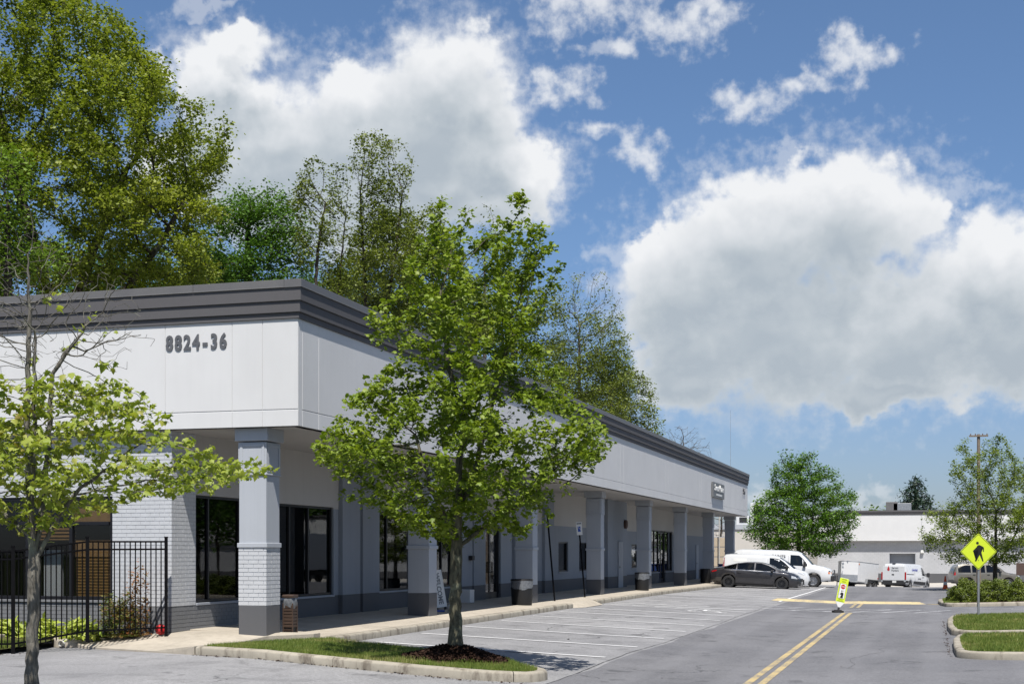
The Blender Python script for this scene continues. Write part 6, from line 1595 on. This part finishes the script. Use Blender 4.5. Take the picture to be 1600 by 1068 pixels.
# box lorry and a car that the shop windows mirror
def lorry():
    x, y = 19.0, 101.0
    t = thing('box_lorry', 'white box lorry parked out to the right of the picture', 'lorry', (x, y, gzf(x, y)), R(90)); ORG.pop(t.name, None)
    mb = MB(); mb.box(-4.2, 2.2, -1.25, 1.25, 1.05, 3.9); mb.build('cargo_box', M['white_paint'], t, bevel=0.04, org=(0, 0, 0))
    mb = MB(); mb.prism([(2.4,0.6),(4.4,0.6),(4.4,1.5),(3.5,1.75),(3.1,2.6),(2.4,2.7)], -1.05, 1.05, lambda u, v, w: (u, w, v)); mb.build('cab', M['white_paint'], t, bevel=0.05, org=(0, 0, 0))
    for s_ in (-1, 1): mb = MB(); mb.prism([(2.55,1.75),(3.35,1.75),(3.05,2.5),(2.55,2.5)], 1.055*s_, 1.065*s_, lambda u, v, w: (u, w, v)); mb.build('cab_window', M['car_glass'], t, org=(0, 0, 0))
    mb = MB(); mb.box(-4.2, 4.2, -0.5, 0.5, 0.6, 1.0); mb.build('chassis', M['trim'], t, org=(0, 0, 0))
    for xw in (-2.9, 3.6):
        for s_ in (-1, 1): mb = MB(); mb.lathe([(0.0, -0.14), (0.48, -0.14), (0.5, 0), (0.48, 0.14), (0.0, 0.14)], (xw, s_*1.0, 0.5), 20, 'Y'); mb.build('wheel', M['rubber'], t, org=(0, 0, 0))
lorry()
def lot_trees():
    made = []
    for i, (x, y, z_) in enumerate([(30, 70, 71), (33, 95, 73)]):
        d = -SA*x+CA*y; px = 800+2180*(CA*x+SA*y)/d; k = 2180/d
        made.append(px_tree('broadleaf_tree', px, d, [(864-k*(h+1.0), px-w*k, px+w*k) for h, w in ((1.2, 4), (4, 5.5), (8, 6), (11, 4.5), (13, 2))],
            'leafy tree along the far side of the lot, outside the right edge of the picture', 'trees along the far side of the lot', 260, M['leaf_green'], M['bark_dark'], 10, 0.5, z_, D=0.8, r_base=0.2, r_tip=0.03, spread=0.6))
    for i, (x, y) in enumerate([(31, 82), (35, 106), (30, 58), (29, 47), (38, 117), (42, 128), (46, 140), (40, 150), (52, 152), (58, 165), (66, 180), (50, 172), (74, 196), (62, 200), (84, 214)]):
        src = made[i % 2]; c = src.copy(); COL.objects.link(c); c.location = (x, y, gzf(x, y)-0.3); c.rotation_euler = (0, 0, i*1.3); k = 0.9+0.06*(i % 5); c.scale = (k, k, k)
        for ch in src.children: q = ch.copy(); COL.objects.link(q); q.parent = c
lot_trees()

# ------------------------------------------------------------------ buildings beyond the crest
def far_building():
    Y0 = 146.0; zg = gzf(0, Y0); x0, x1 = 3.5, 75.0
    t = thing('flat_roofed_building', 'long pale grey flat roofed building across the far end of the lot', 'building', (20, Y0, zg))
    F = Facade('Y', Y0); ff = Facade('Y', Y0-0.60)
    def px_x(px): r = ray(px, 864); return r[0]*Y0/r[1]
    dx0, dx1 = px_x(1389), px_x(1431)
    wall_cells(F, -12.0, x1, [(zg-0.4, zg+0.95, 'base_course', M['base_wall']), (zg+0.95, 3.0, 'wall', M['cmu'])], [(dx0, dx1, zg-0.4, 1.72)], 0.3, t)
    mb = MB(); F.box(mb, -12.0, x1, 3.0, 6.0, -0.3, 0.0); F.box(mb, -12.0, x1, 3.0, 5.62, 0.003, 0.58); mb.build('fascia', M['white_wall'], t, bevel=0.01)
    for (a, b, n) in ((5.62, 5.74, 0.63), (5.742, 5.88, 0.67), (5.882, 6.06, 0.72)): mb = MB(); F.box(mb, -12.0, x1, a, b, 0.005, n); mb.build('cornice_band', M['cornice'], t)
    mb = MB(); F.box(mb, -12, x1, 5.5, 5.7, -24, -0.31); F.box(mb, -12, x1, zg, 5.5, -24, -23.8); mb.build('roof', M['roofing'], t)
    mb = MB(); F.box(mb, dx0-0.1, dx1+0.1, zg-0.4, 1.72, -0.75, -0.65); d = mb.build('roller_door', M['pillar_dim'], t)
    for i in range(12): mb = MB(); F.box(mb, dx0, dx1, zg+i*0.27, zg+i*0.27+0.24, -0.65, -0.625); mb.build('slat', M['pillar_dim'], d)
    for u in (dx0, dx1): mb = MB(); F.box(mb, u-0.06, u+0.06, zg-0.3, 1.72, -0.64, -0.02); mb.build('door_jamb', M['pillar'], t)
    for px in (1299, 1441):
        u = px_x(px); mb = MB(); F.box(mb, u-0.16, u+0.16, 1.75, 2.05, 0.0, 0.28); mb.build('wall_lamp', M['sign_white'], t, bevel=0.04)
    for u in np.arange(-10, x1, 9.2):
        mb = MB(); F.box(mb, u-0.02, u+0.02, 3.01, 5.6, 0.581, 0.586); mb.build('panel_joint', M['mortar_white'], t)
    # plant on the roof
    u = px_x(1391); mb = MB(); mb.box(u-0.6, u+0.6, Y0+6, Y0+8, 5.7, 7.15); top_mesh(mb, 'roof_unit', M['coping'], 'grey air handling box on the far roof, left of the spruce', 'roof unit', (u, Y0+7, 5.7), bevel=0.03)
    u = px_x(1408); mb = MB(); mb.box(u-0.9, u+0.9, Y0+6, Y0+8, 5.7, 7.0); top_mesh(mb, 'roof_unit', M['steel'], 'pale metal air handling box on the far roof, right of the grey one', 'roof unit', (u, Y0+7, 5.7), bevel=0.03)
far_building()
def beige_building():
    Y0 = 134.0; zg = gzf(-20, Y0)
    t = thing('beige_building', 'beige flat roofed building showing past the end of the arcade', 'building', (-20, Y0, zg)); F = Facade('Y', Y0)
    def px_x(px): r = ray(px, 864); return r[0]*Y0/r[1]
    x0, x1 = px_x(1090), px_x(1262)
    mb = MB(); F.box(mb, x0, x1, zg-0.4, 4.02, -12, 0); mb.build('wall', M['beige_wall'], t)
    mb = MB(); F.box(mb, x0-0.1, x1+0.1, 4.022, 4.5, -12.1, 0.12); mb.build('parapet', M['pillar'], t, bevel=0.01)
    for (pa, pb, pt, pbm, nm, lb) in ((1168, 1192, 786, 822, 'roof_unit', 'white rooftop unit with a black louvre rising beside the arcade end'), (1146, 1166, 806, 821, 'roof_unit', 'low rooftop unit with black vents over the beige building')):
        u0, u1 = px_x(pa), px_x(pb); d = Y0*1.0+3; dd = -SA*u0+CA*d
        zt_ = EYE+(864-pt)*dd/2180
        r = thing(nm, lb, 'roof unit', ((u0+u1)/2, d, 4.5)); mb = MB(); mb.box(u0, u1, d-1, d+1, 4.5, zt_); mb.build('casing', M['white_paint'], r, bevel=0.03)
        mb = MB(); mb.box(u0+0.25*(u1-u0), u1-0.15*(u1-u0), d-1.03, d-1.005, zt_-0.75*(zt_-4.5), zt_-0.15*(zt_-4.5) if pa == 1146 else zt_-0.3); mb.build('louvre', M['trim'], r)
    # tan block screen wall with a pale pipe in front
    x0, x1 = px_x(1100), px_x(1148); Yb = 112.0
    sc = lambda px: ray(px, 864)[0]*Yb/ray(px, 864)[1]
    zb = gzf(-12, Yb); zt_ = EYE+(864-838)*(CA*Yb-SA*sc(1125))/2180
    w = thing('block_wall', 'tan block wall in courses behind the last arcade opening', 'wall', (sc(1125), Yb, zb)); n = 5; h = (zt_-zb)/n
    for i in range(n):
        mb = MB(); mb.box(sc(1088), sc(1140), Yb, Yb+0.3, zb+i*h, zb+(i+1)*h-0.06); mb.build('block_course', M['tan_block'], w, bevel=0.01)
        mb = MB(); mb.box(sc(1088)+0.01, sc(1140)-0.01, Yb+0.03, Yb+0.27, zb+(i+1)*h-0.06, zb+(i+1)*h); mb.build('joint_course', M['pillar_dim'], w)
    mb = MB(); xp = sc(1125); mb.tube([(xp, Yb-0.4, zb), (xp, Yb-0.4, zt_+2.2)], 0.05, 8); top_mesh(mb, 'drain_pipe', M['pad'], 'pale upright pipe in front of the tan block wall', 'pipe', (xp, Yb-0.4, zb), smooth=True)
    mb = MB(); a = ray(1113, 864); d = 90.6; x = a[0]/a[1]*d
    zb = gzf(x, d)+0.1
    bn = thing('blue_bin', 'blue bin end showing behind the boot of the charcoal sedan', 'bin', (-11.6, 85.0, wzf(-11.6, 85.0)))
    mb = MB(); mb.box(-12.3, -10.95, 84.6, 85.4, wzf(-11.6, 85), wzf(-11.6, 85)+0.95); mb.build('tub', M['blue_plastic'], bn, bevel=0.04); mb = MB(); mb.box(-12.34, -10.91, 84.56, 85.44, wzf(-11.6, 85)+0.95, wzf(-11.6, 85)+1.02); mb.build('lid', M['blue_plastic'], bn, bevel=0.02)
beige_building()
def aerial():
    x, y = at_depth(1168, 740, 90)[:2]; x = FX-0.9
    mb = MB(); y = 87.6; z1 = EYE+(864-640)*(CA*y-SA*x)/2180
    mb.tube([(x, y, 5.8), (x, y, z1)], [0.012, 0.006], 6); top_mesh(mb, 'aerial', M['steel'], 'thin whip aerial standing on the far end of the arcade roof', 'aerial', (x, y, 5.8))
aerial()
def utility_pole():
    x, y = at_depth(1529, 864, 92)[:2]; zb = gzf(x, y); zt_ = EYE+186*92/2180
    t = thing('utility_pole', 'weathered wooden utility pole with a crossarm rising through the right maple', 'pole', (x, y, zb))
    mb = MB(); mb.tube([(x, y, zb-0.2), (x, y, zt_)], [0.155, 0.10], 12); mb.build('pole', M['utility_wood'], t, smooth=True)
    mb = MB(); mb.obox((x, y-0.13, zt_-0.12), 0.60, 0.045, 0.055); mb.build('crossarm', M['utility_wood'], t, bevel=0.008)
    for s_ in (-0.5, -0.2, 0.25, 0.52): mb = MB(); mb.lathe([(0.0, 0.0), (0.03, 0.0), (0.04, 0.05), (0.025, 0.09), (0.0, 0.11)], (x+s_, y-0.13, zt_-0.065), 8); mb.build('insulator', M['brown_board'], t, smooth=True)
utility_pole()

# ------------------------------------------------------------------ signs
def walker(scale, f, m, parent, name='walker_symbol'):
    """the walking figure in flat print"""
    head = [(0.0+0.062*math.cos(a)-0.06, 0.37+0.062*math.sin(a)) for a in np.linspace(0, 2*PI, 18)[:-1]]
    torso = [(0.0,0.29),(0.06,0.272),(0.19,0.205),(0.222,0.165),(0.218,-0.01),(0.180,-0.01),(0.174,0.12),(0.112,0.152),(0.112,-0.04),(0.135,-0.13),(0.206,-0.42),(0.160,-0.435),(0.035,-0.147),(-0.115,-0.435),(-0.172,-0.415),(-0.045,-0.06),(-0.032,0.05),(-0.048,0.088),(-0.245,0.0),(-0.26,0.03),(-0.118,0.12),(-0.072,0.255)]
    mb = MB()
    for poly in (head, torso):
        bm = bmesh.new(); vs_ = [bm.verts.new(f(u*scale, v*scale)) for u, v in poly]; bm.faces.new(vs_); bmesh.ops.triangulate(bm, faces=bm.faces)
        bm.verts.index_update(); mb.add([tuple(v.co) for v in bm.verts], [tuple(v.index for v in fc.verts) for fc in bm.faces]); bm.free()
    return mb.build(name, m, parent)
def crossing_sign():
    x, y = 1.38, 43.6; zb = gzf(x, y)+0.13; d = -SA*x+CA*y; s = 2180/d
    zc = EYE+(864-861)/s; h = 0.545
    t = thing('crossing_sign', 'yellow green diamond sign with a black walking figure on the right island', 'sign', (x, y, zb))
    mb = MB(); mb.tube([(x, y+0.05, zb-0.1), (x, y+0.05, zc+0.45)], 0.036, 12); mb.build('post', M['steel'], t, smooth=True)
    def rd(h, r=0.05, n=4):
        out = []
        for k in range(4):
            a = PI/2*k; c = Vector((math.cos(a), math.sin(a)))*(h-r*1.0)
            for j in range(n+1): b = a-PI/4+PI/2*j/n; out.append((c.x+r*math.cos(b)*0.72, c.y+r*math.sin(b)*0.72))
        return out
    # square to the view down the lane
    cs, sn = math.cos(-0.03), math.sin(-0.03)
    f3 = lambda u, v, w: (x+u*CA*cs-0, y+u*SA-0.0-w, zc+v)
    mb = MB(); mb.prism(rd(h), 0.0, 0.006, f3); b = mb.build('sign_plate', M['sign_yellow'], t)
    # black border line
    ro, ri = rd(h-0.022), rd(h-0.037); n = len(ro); mb = MB(); mb.add([f3(u, v, 0.0085) for u, v in ro]+[f3(u, v, 0.0085) for u, v in ri], [(i, (i+1) % n, (i+1) % n+n, i+n) for i in range(n)]); mb.build('border', M['sign_black'], b)
    walker(0.68, lambda u, v: f3(u+0.01, v-0.0, 0.009), M['sign_black'], b)
    for z in (0.25, -0.25): mb = MB(); q = f3(0, z, 0.01); mb.lathe([(0.0, 0.0), (0.012, 0.0), (0.012, 0.008), (0.0, 0.01)], q, 8); mb.build('bolt', M['steel'], b)
crossing_sign()
def street_paddle():
    x, y = -3.0, 48.6; zb = gzf(x, y); d = -SA*x+CA*y; s = 2180/d
    t = thing('crosswalk_paddle', 'leaning yellow and white in street crosswalk paddle with a stop roundel', 'sign', (x, y, zb)); ORG.pop(t.name, None)
    t.rotation_euler = (R(-3), R(12.5), YAW+R(4))
    mb = MB(); mb.box(-0.17, 0.17, -0.13, 0.13, 0.0, 0.075); mb.box(-0.12, 0.12, -0.09, 0.09, 0.075, 0.10); base = mb.build('rubber_base', M['rubber'], t, bevel=0.02, org=(0, 0, 0))
    base.rotation_euler = (R(2), R(-12), 0)
    mb = MB(); mb.tube([(0, 0, 0.09), (0, 0, 0.19)], 0.035, 10); mb.build('spring_post', M['trim'], t, org=(0, 0, 0))
    f3 = lambda u, v, w: (u, -w, v)
    w = 0.155; z0, z1 = 0.17, 1.20
    mb = MB(); mb.prism([(-w, z0+0.20), (-0.025, z0), (0.025, z0), (w, z0+0.20), (w, z1-0.03), (w-0.03, z1), (-w+0.03, z1), (-w, z1-0.03)], -0.012, 0.012, f3); p = mb.build('paddle', M['sign_white'], t, org=(0, 0, 0))
    def plate(a, b, c, e, wz, m, nm): mb = MB(); mb.prism([(a, c), (b, c), (b, e), (a, e)], wz-0.003, wz, f3); return mb.build(nm, m, p, org=(0, 0, 0))
    plate(-w+0.002, w-0.002, z0+0.205, z1-0.012, 0.0155, M['sign_yellow'], 'yellow_panel')
    plate(-w+0.042, w-0.042, z0+0.325, z1-0.19, 0.0195, M['sign_black'], 'border'); plate(-w+0.050, w-0.050, z0+0.333, z1-0.198, 0.0225, M['sign_white'], 'white_panel')
    mb = MB(); mb.prism([(0.082*math.cos(a), z1-0.30+0.082*math.sin(a)) for a in np.linspace(PI/8, 2*PI+PI/8, 9)[:-1]], 0.0228, 0.026, f3); mb.build('stop_roundel', M['sign_red'], p, org=(0, 0, 0))
    def tx(body, size, m, z, wz, sx=1.0): me = text_mesh(body, size, m, 0.0008, 0.001); me.transform(Matrix.Diagonal((sx, 1, 1, 1))); link_mesh('lettering', me, p, (0, -wz, z), (PI/2, 0, 0))
    tx('STOP', 0.055, M['sign_white'], z1-0.30, 0.0272); tx('FOR', 0.045, M['sign_black'], z1-0.445, 0.0235)
    tx('STATE', 0.055, M['sign_black'], z1-0.055, 0.0165); tx('LAW', 0.06, M['sign_black'], z1-0.13, 0.0165); tx('WITHIN', 0.04, M['sign_black'], z0+0.285, 0.0165); tx('CROSSWALK', 0.036, M['sign_black'], z0+0.235, 0.0165)
    walker(0.27, lambda u, v: f3(u, v+z0+0.46, 0.0238), M['sign_black'], p)
street_paddle()
def lean_post(pxb, pyb, pxt, pyt, X, label, plates):
    zb = wzf(X, 45); a = ray(pxb, pyb); k = (zb-EYE)/a[2]; bx, by = a[0]*k, a[1]*k; zb = wzf(bx, by)
    d = -SA*bx+CA*by; tx_ = np.array(at_depth(pxt, pyt, d)); t = thing('sign_post', label, 'sign', (bx, by, zb))
    mb = MB(); mb.tube([(bx, by, zb-0.05), tuple(tx_)], 0.028, 8); mb.build('post', M['black_metal'], t, smooth=True)
    dirv = (Vector(tx_)-Vector((bx, by, zb))).normalized()
    for (dn, w, h, m, ex) in plates:
        c = Vector(tx_)-dirv*dn; ax = Vector((CA, SA, 0)); ax = (ax-dirv*ax.dot(dirv)).normalized(); ny = ax.cross(dirv)
        mb = MB(); MM = Matrix((ax, ny, dirv)).transposed(); mb.obox(c+ny*0.036*(1 if ny.y < 0 else -1), w/2, 0.004, h/2, MM); p = mb.build('sign_plate', m, t)
        if ex == 'chair':
            sgn = (1 if ny.y < 0 else -1)
            q = c+ny*0.044*sgn; mb = MB()
            mb.obox(q-dirv*0.02, w*0.24, 0.002, h*0.20, MM); mb.build('blue_panel', M['sign_blue'], p)
            q2 = c+ny*0.048*sgn; mb = MB()
            pts = [(-0.02, 0.07), (-0.015, 0.0), (0.03, 0.0), (0.045, -0.06)]
            for (u0, v0), (u1, v1) in zip(pts[:-1], pts[1:]): mb.tube([q2+ax*u0+dirv*v0, q2+ax*u1+dirv*v1], 0.007, 5)
            mb.build('wheelchair_symbol', M['sign_white'], p)
            mb = MB(); mb.obox(q+dirv*h*0.38, w*0.40, 0.002, h*0.05, MM); mb.build('print_line', M['decal_grey'], p)
lean_post(867, 939, 854, 790, -11.3, 'black sign post leaning left by the third pillar, its top lost in the leaves', [(0.10, 0.13, 0.20, M['sign_grey'], None)])
lean_post(914, 933, 905, 826, -11.3, 'leaning black post with a blue and white accessible parking plate left of the fourth pillar', [(-0.02, 0.20, 0.46, M['sign_white'], 'chair')])
def brown_sign():
    x, y = at_depth(1595, 864, 70)[:2]; zb = gzf(x, y); s = 2180/70
    t = thing('brown_sign', 'brown board on a thin post at the right edge above the hedge', 'sign', (x, y, zb))
    mb = MB(); mb.tube([(x, y, zb-0.1), (x, y, EYE+(864-880)/s)], 0.03, 8); mb.build('post', M['steel'], t, smooth=True)
    mb = MB(); mb.box(x-0.22, x+0.30, y-0.05, y-0.035, EYE+(864-898)/s, EYE+(864-879)/s); mb.build('board', M['brown_board'], t, bevel=0.004)
brown_sign()

# ------------------------------------------------------------------ under the arcade
def drum(px, py, label, w, h, liner=True, X=None, m='black_plastic'):
    a = ray(px, py); 
    k = (0.19-EYE)/a[2]; x, y = a[0]*k, a[1]*k; zb = wzf(x, y); k = (zb-EYE)/a[2]; x, y = a[0]*k, a[1]*k+0.3; zb = wzf(x, y)
    t = thing('litter_bin', label, 'bin', (x, y, zb)); r = w/2
    mb = MB(); mb.lathe([(0.0, 0.0), (r*0.90, 0.0), (r*0.93, 0.03), (r*0.99, h*0.60), (r*1.0, h*0.93), (r*0.97, h), (r*0.90, h), (r*0.88, h*0.3)], (x, y, zb), 24); mb.build('drum', M[m], t, smooth=True)
    mb = MB(); mb.lathe([(r*0.90, h*0.99), (r*1.03, h*0.985), (r*1.05, h*0.96), (r*1.02, h*0.94)], (x, y, zb), 24); mb.build('rim', M['black_plastic'], t, smooth=True)
    if liner:
        mb = MB(); q = []
        for i in range(30):
            an = 2*PI*i/30; dp = h*(0.64+0.05*math.sin(an*2+1)+0.02*math.sin(an*7)); q.append((an, dp))
        v = []; 
        for fr in (0, 0.33, 0.66, 1.0):
            for an, dp in q: zz = h*0.95+(dp-h*0.95)*fr; rr = r*(1.015+0.02*math.sin(an*9+fr*4)*fr); v.append((x+rr*math.cos(an), y+rr*math.sin(an), zb+zz))
        f = [(a_*30+i, a_*30+(i+1) % 30, (a_+1)*30+(i+1) % 30, (a_+1)*30+i) for a_ in range(3) for i in range(30)]
        mb.add(v, f); mb.build('bin_liner', M['liner'], t, smooth=True)
    return t
drum(811, 945, 'black litter drum with a bag hanging over its rim in front of the third pillar', 0.66, 0.78)
drum(1001, 922, 'black litter drum at the foot of the fifth pillar', 0.62, 0.76)
drum(1101, 911, 'black litter drum by the boot of the charcoal sedan', 0.60, 0.80, False)
def basket_bin():
    a = ray(448, 992); k = (0.17-EYE)/a[2]; x, y = a[0]*k, a[1]*k; y += 0.15; zb = wzf(x, y)
    t = thing('basket_bin', 'brown slatted litter basket with a clear bag beside the corner pillar', 'bin', (x, y, zb)); w = 0.098; h = 0.60
    for i in range(7):
        for (ax, s_) in ((0, -1), (0, 1), (1, -1), (1, 1)):
            mb = MB(); z0 = zb+0.14+i*0.062
            if ax == 0: mb.box(x+s_*w-0.006, x+s_*w+0.006, y-w, y+w, z0, z0+0.048)
            else: mb.box(x-w+0.007, x+w-0.007, y+s_*w-0.006, y+s_*w+0.006, z0, z0+0.048)
            mb.build('slat', M['brown_plastic'], t, bevel=0.003)
    mb = MB(); mb.box(x-w+0.01, x+w-0.01, y-w+0.01, y+w-0.01, zb+0.02, zb+0.55); mb.build('inner_tub', M['black_plastic'], t)
    for sx in (-1, 1):
        for sy in (-1, 1): mb = MB(); mb.box(x+sx*w-0.012, x+sx*w+0.012, y+sy*w-0.012, y+sy*w+0.012, zb, zb+h); mb.build('corner_post', M['brown_plastic'], t, bevel=0.004)
    for sy in (-1, 1):
        for i in range(4):
            for dg in (-1, 1):
                mb = MB(); cx = x-w+0.028+i*0.047; MM = Matrix.Rotation(R(45*dg), 3, 'Y'); mb.obox((cx, y+sy*(w-0.002), zb+0.085), 0.030, 0.004, 0.006, MM); mb.build('lattice_bar', M['brown_plastic'], t)
    mb = MB(); mb.box(x-w-0.02, x+w+0.02, y-w-0.02, y+w+0.02, zb+0.70, zb+0.76); mb.build('lid', M['brown_plastic'], t, bevel=0.012)
    mb = MB(); v = []; f = []; K = 28
    for fr, dz in ((1.01, 0.70), (1.12, 0.66), (1.17, 0.60), (1.12, 0.545), (1.06, 0.51)):
        for i in range(K):
            an = 2*PI*i/K; c, s_ = math.cos(an), math.sin(an); q = w*fr*(1+0.05*math.sin(an*6+dz*30))/max(abs(c), abs(s_))**0.85; v.append((x+q*c, y+q*s_, zb+dz+0.02*math.sin(an*3)))
    for a_ in range(4):
        for i in range(K): f.append((a_*K+i, a_*K+(i+1) % K, (a_+1)*K+(i+1) % K, (a_+1)*K+i))
    mb.add(v, f); mb.build('bin_liner', M['liner'], t, smooth=True)
basket_bin()
def welcome_board():
    a = ray(692, 953); k = (0.2-EYE)/a[2]; x, y = a[0]*k, a[1]*k; x -= 0.04; zb = wzf(x, y)
    t = thing('leaning_sign', 'tall white lettered board leaning by the second pillar, behind the maple trunk', 'sign', (x, y, zb)); ORG.pop(t.name, None)
    t.rotation_euler = (R(-8), R(-7), R(40))
    mb = MB(); mb.box(-0.17, 0.17, -0.012, 0.012, 0.07, 1.08); b = mb.build('board', M['sign_white'], t, bevel=0.004, org=(0, 0, 0))
    mb = MB()
    for (p, q, c, e) in ((-0.17, -0.145, 0.07, 1.08), (0.145, 0.17, 0.07, 1.08), (-0.145, 0.145, 0.07, 0.095), (-0.145, 0.145, 1.055, 1.08)): mb.box(p, q, -0.018, -0.013, c, e)
    mb.build('edge_frame', M['sign_white'], b, org=(0, 0, 0))
    me = text_mesh('WELCOME', 0.175, M['decal_grey'], 0.001, 0.006); link_mesh('lettering', me, b, (0.02, -0.0145, 0.575), (PI/2, PI/2, 0))
    for s_ in (-1, 1): mb = MB(); mb.box(s_*0.12-0.02, s_*0.12+0.02, -0.05, 0.05, 0.0, 0.07); mb.build('foot', M['trim'], t, org=(0, 0, 0))
welcome_board()
def small_things():
    a = ray(701, 957); k = (0.17-EYE)/a[2]; x, y = a[0]*k, a[1]*k; z = wzf(x, y)
    mb = MB(); mb.lathe([(0.0, 0.0), (0.06, 0.0), (0.085, 0.03), (0.10, 0.10), (0.10, 0.16), (0.085, 0.19), (0.0, 0.20)], (0, 0, 0), 18)
    o = mb.build('tub', M['white_paint'], None, smooth=True); o.location = (x, y, z+0.095); o.rotation_euler = (R(78), 0, R(60)); tag(o, 'small white tub lying on the walk behind the maple trunk', 'tub')
    mb = MB(); mb.box(-0.20, 0.02, -0.05, 0.05, 0.0, 0.05); o = mb.build('folded_tray', M['sign_blue'], None, bevel=0.01); o.location = (x-0.12, y-0.02, z); o.rotation_euler = (0, 0, YAW); tag(o, 'flat bluish tray beside the small white tub', 'tray')
    a = ray(730, 941); k = (0.24-EYE)/a[2]; x, y = a[0]*k, a[1]*k; z = wzf(x, y); t = thing('white_box', 'plain white box standing against the arcade wall right of the maple trunk', 'box', (x, y, z))
    mb = MB(); mb.box(x-0.22, x+0.16, y-0.20, y+0.20, z, z+0.38); mb.build('carton', M['white_paint'], t, bevel=0.008); mb = MB(); mb.box(x-0.225, x+0.165, y-0.205, y+0.205, z+0.32, z+0.395); mb.build('lid', M['white_paint'], t, bevel=0.008)
    # ribbed red ball by the end of the fence
    x, y = -13.82, 23.18; z = float(bed_z(x, y))+0.02; t = thing('red_lantern', 'small red ribbed ball on the ground at the end of the black fence', 'ornament', (x, y, z))
    mb = MB(); K = 40; v = []; f = []
    for i in range(11):
        th = PI*i/10
        for j in range(K): an = 2*PI*j/K; rr = 0.098*math.sin(th)*(1+0.10*abs(math.cos(an*2.5))-0.05)+0.004; v.append((x+rr*math.cos(an), y+rr*math.sin(an), z+0.098-0.098*math.cos(th)))
    for i in range(10):
        for j in range(K): f.append((i*K+j, i*K+(j+1) % K, (i+1)*K+(j+1) % K, (i+1)*K+j))
    mb.add(v, f); mb.build('ball', M['red_plastic'], t, smooth=True); mb = MB(); mb.lathe([(0.0, 0.190), (0.025, 0.190), (0.025, 0.208), (0.0, 0.212)], (x, y, z), 10); mb.build('cap', M['black_plastic'], t)
    x, y = at_depth(1477, 864, 78)[:2]; z = gzf(x, y); t = thing('traffic_cone', 'orange cone tip showing over the left end of the hedge', 'cone', (x, y, z))
    mb = MB(); mb.box(x-0.19, x+0.19, y-0.19, y+0.19, z, z+0.04); mb.build('foot', M['orange'], t, bevel=0.01); mb = MB(); mb.lathe([(0.14, 0.04), (0.03, 0.74), (0.0, 0.75)], (x, y, z), 16); mb.build('cone', M['orange'], t, smooth=True)
    mb = MB(); mb.lathe([(0.112, 0.25), (0.086, 0.42)], (x, y, z), 16); mb.build('band', M['sign_white'], t, smooth=True)
small_things()

# ------------------------------------------------------------------ black steel fence round the planting bed
def fence():
    P = [(-13.66, 23.10, 0.25), (-14.47, 21.78, 0.24), (-15.16, 20.60, 0.07), (-17.2, 20.1, 0.06), (-19.3, 19.75, 0.06), (-21.4, 19.4, 0.06)]
    t = thing('steel_fence', 'black steel picket fence stepping round the planting bed by the brick pier', 'fence', (-15.16, 20.6, 0.07)); o3 = ORG[t.name]
    H = 1.72
    mb = MB(); mb.box(-0.031, 0.031, -0.031, 0.031, -0.1, H+0.05); mb.box(-0.036, 0.036, -0.036, 0.036, H+0.05, H+0.075); mp = mb.mesh('post', M['black_metal'])
    mb = MB(); mb.box(-0.0085, 0.0085, -0.0085, 0.0085, 0.03, H-0.01); mk = mb.mesh('picket', M['black_metal'])
    for p in P: o = link_mesh('post', mp, t, Vector(p)-o3, (0, 0, R(30)))
    for a, b in zip(P[:-1], P[1:]):
        a, b = Vector(a), Vector(b); d = b-a; L = d.length; n = int(L/0.098); e = d/L; rz = math.atan2(d.y, d.x)
        for zr in (0.10, H-0.16, H-0.02):
            mb = MB(); q = Vector((-e.y, e.x, 0)).normalized()*0.013
            pts = []
            for c in (a+e*0.03, b-e*0.03): pts += [c+q+Vector((0, 0, zr-0.016)), c-q+Vector((0, 0, zr-0.016)), c-q+Vector((0, 0, zr+0.016)), c+q+Vector((0, 0, zr+0.016))]
            mb.add(pts, [(0, 1, 2, 3), (7, 6, 5, 4), (0, 4, 5, 1), (1, 5, 6, 2), (2, 6, 7, 3), (3, 7, 4, 0)]); mb.build('rail', M['black_metal'], t)
        for i in range(1, n):
            c = a+d*(i/n); link_mesh('picket', mk, t, c-o3, (0, 0, rz))
fence()
# wind blown leaves and grit along the kerb lines
def litter():
    r = np.random.default_rng(12); pts = []
    for _ in range(260): t_ = r.uniform(); pts.append((-15.2-1.6*t_+r.normal(0, .25), 20.15-0.25*t_+r.normal(0, 0.14)))
    for _ in range(160): t_ = r.uniform(); pts.append((-12.0+6.3*t_, 21.2-1.45*min(1, t_*1.2)-abs(r.normal(0, 0.07))-0.02))
    for _ in range(90): pts.append((0.40-abs(r.normal(0, 0.04)), r.uniform(28.2, 44)))
    for _ in range(14): pts.append((r.uniform(-10, 0), r.uniform(16, 30)))
    p = np.array(pts); z = gz(p[:, 0], p[:, 1])+0.014
    z[:260] = np.where(p[:260, 0] < -15.3, bed_z(p[:260, 0], p[:260, 1])+0.02, z[:260])
    v = chip_quads(np.stack([p[:, 0], p[:, 1], z], 1), r, 0.020, 0.011, 0.25)
    o = link_mesh('dry_leaves', tri_mesh('dry_leaves', v.reshape(-1, 3), np.repeat(r.uniform(0, 1, len(p)), 4), M['mulch'], np.arange(len(p)*4).reshape(-1, 4))); o['kind'] = 'stuff'
litter()
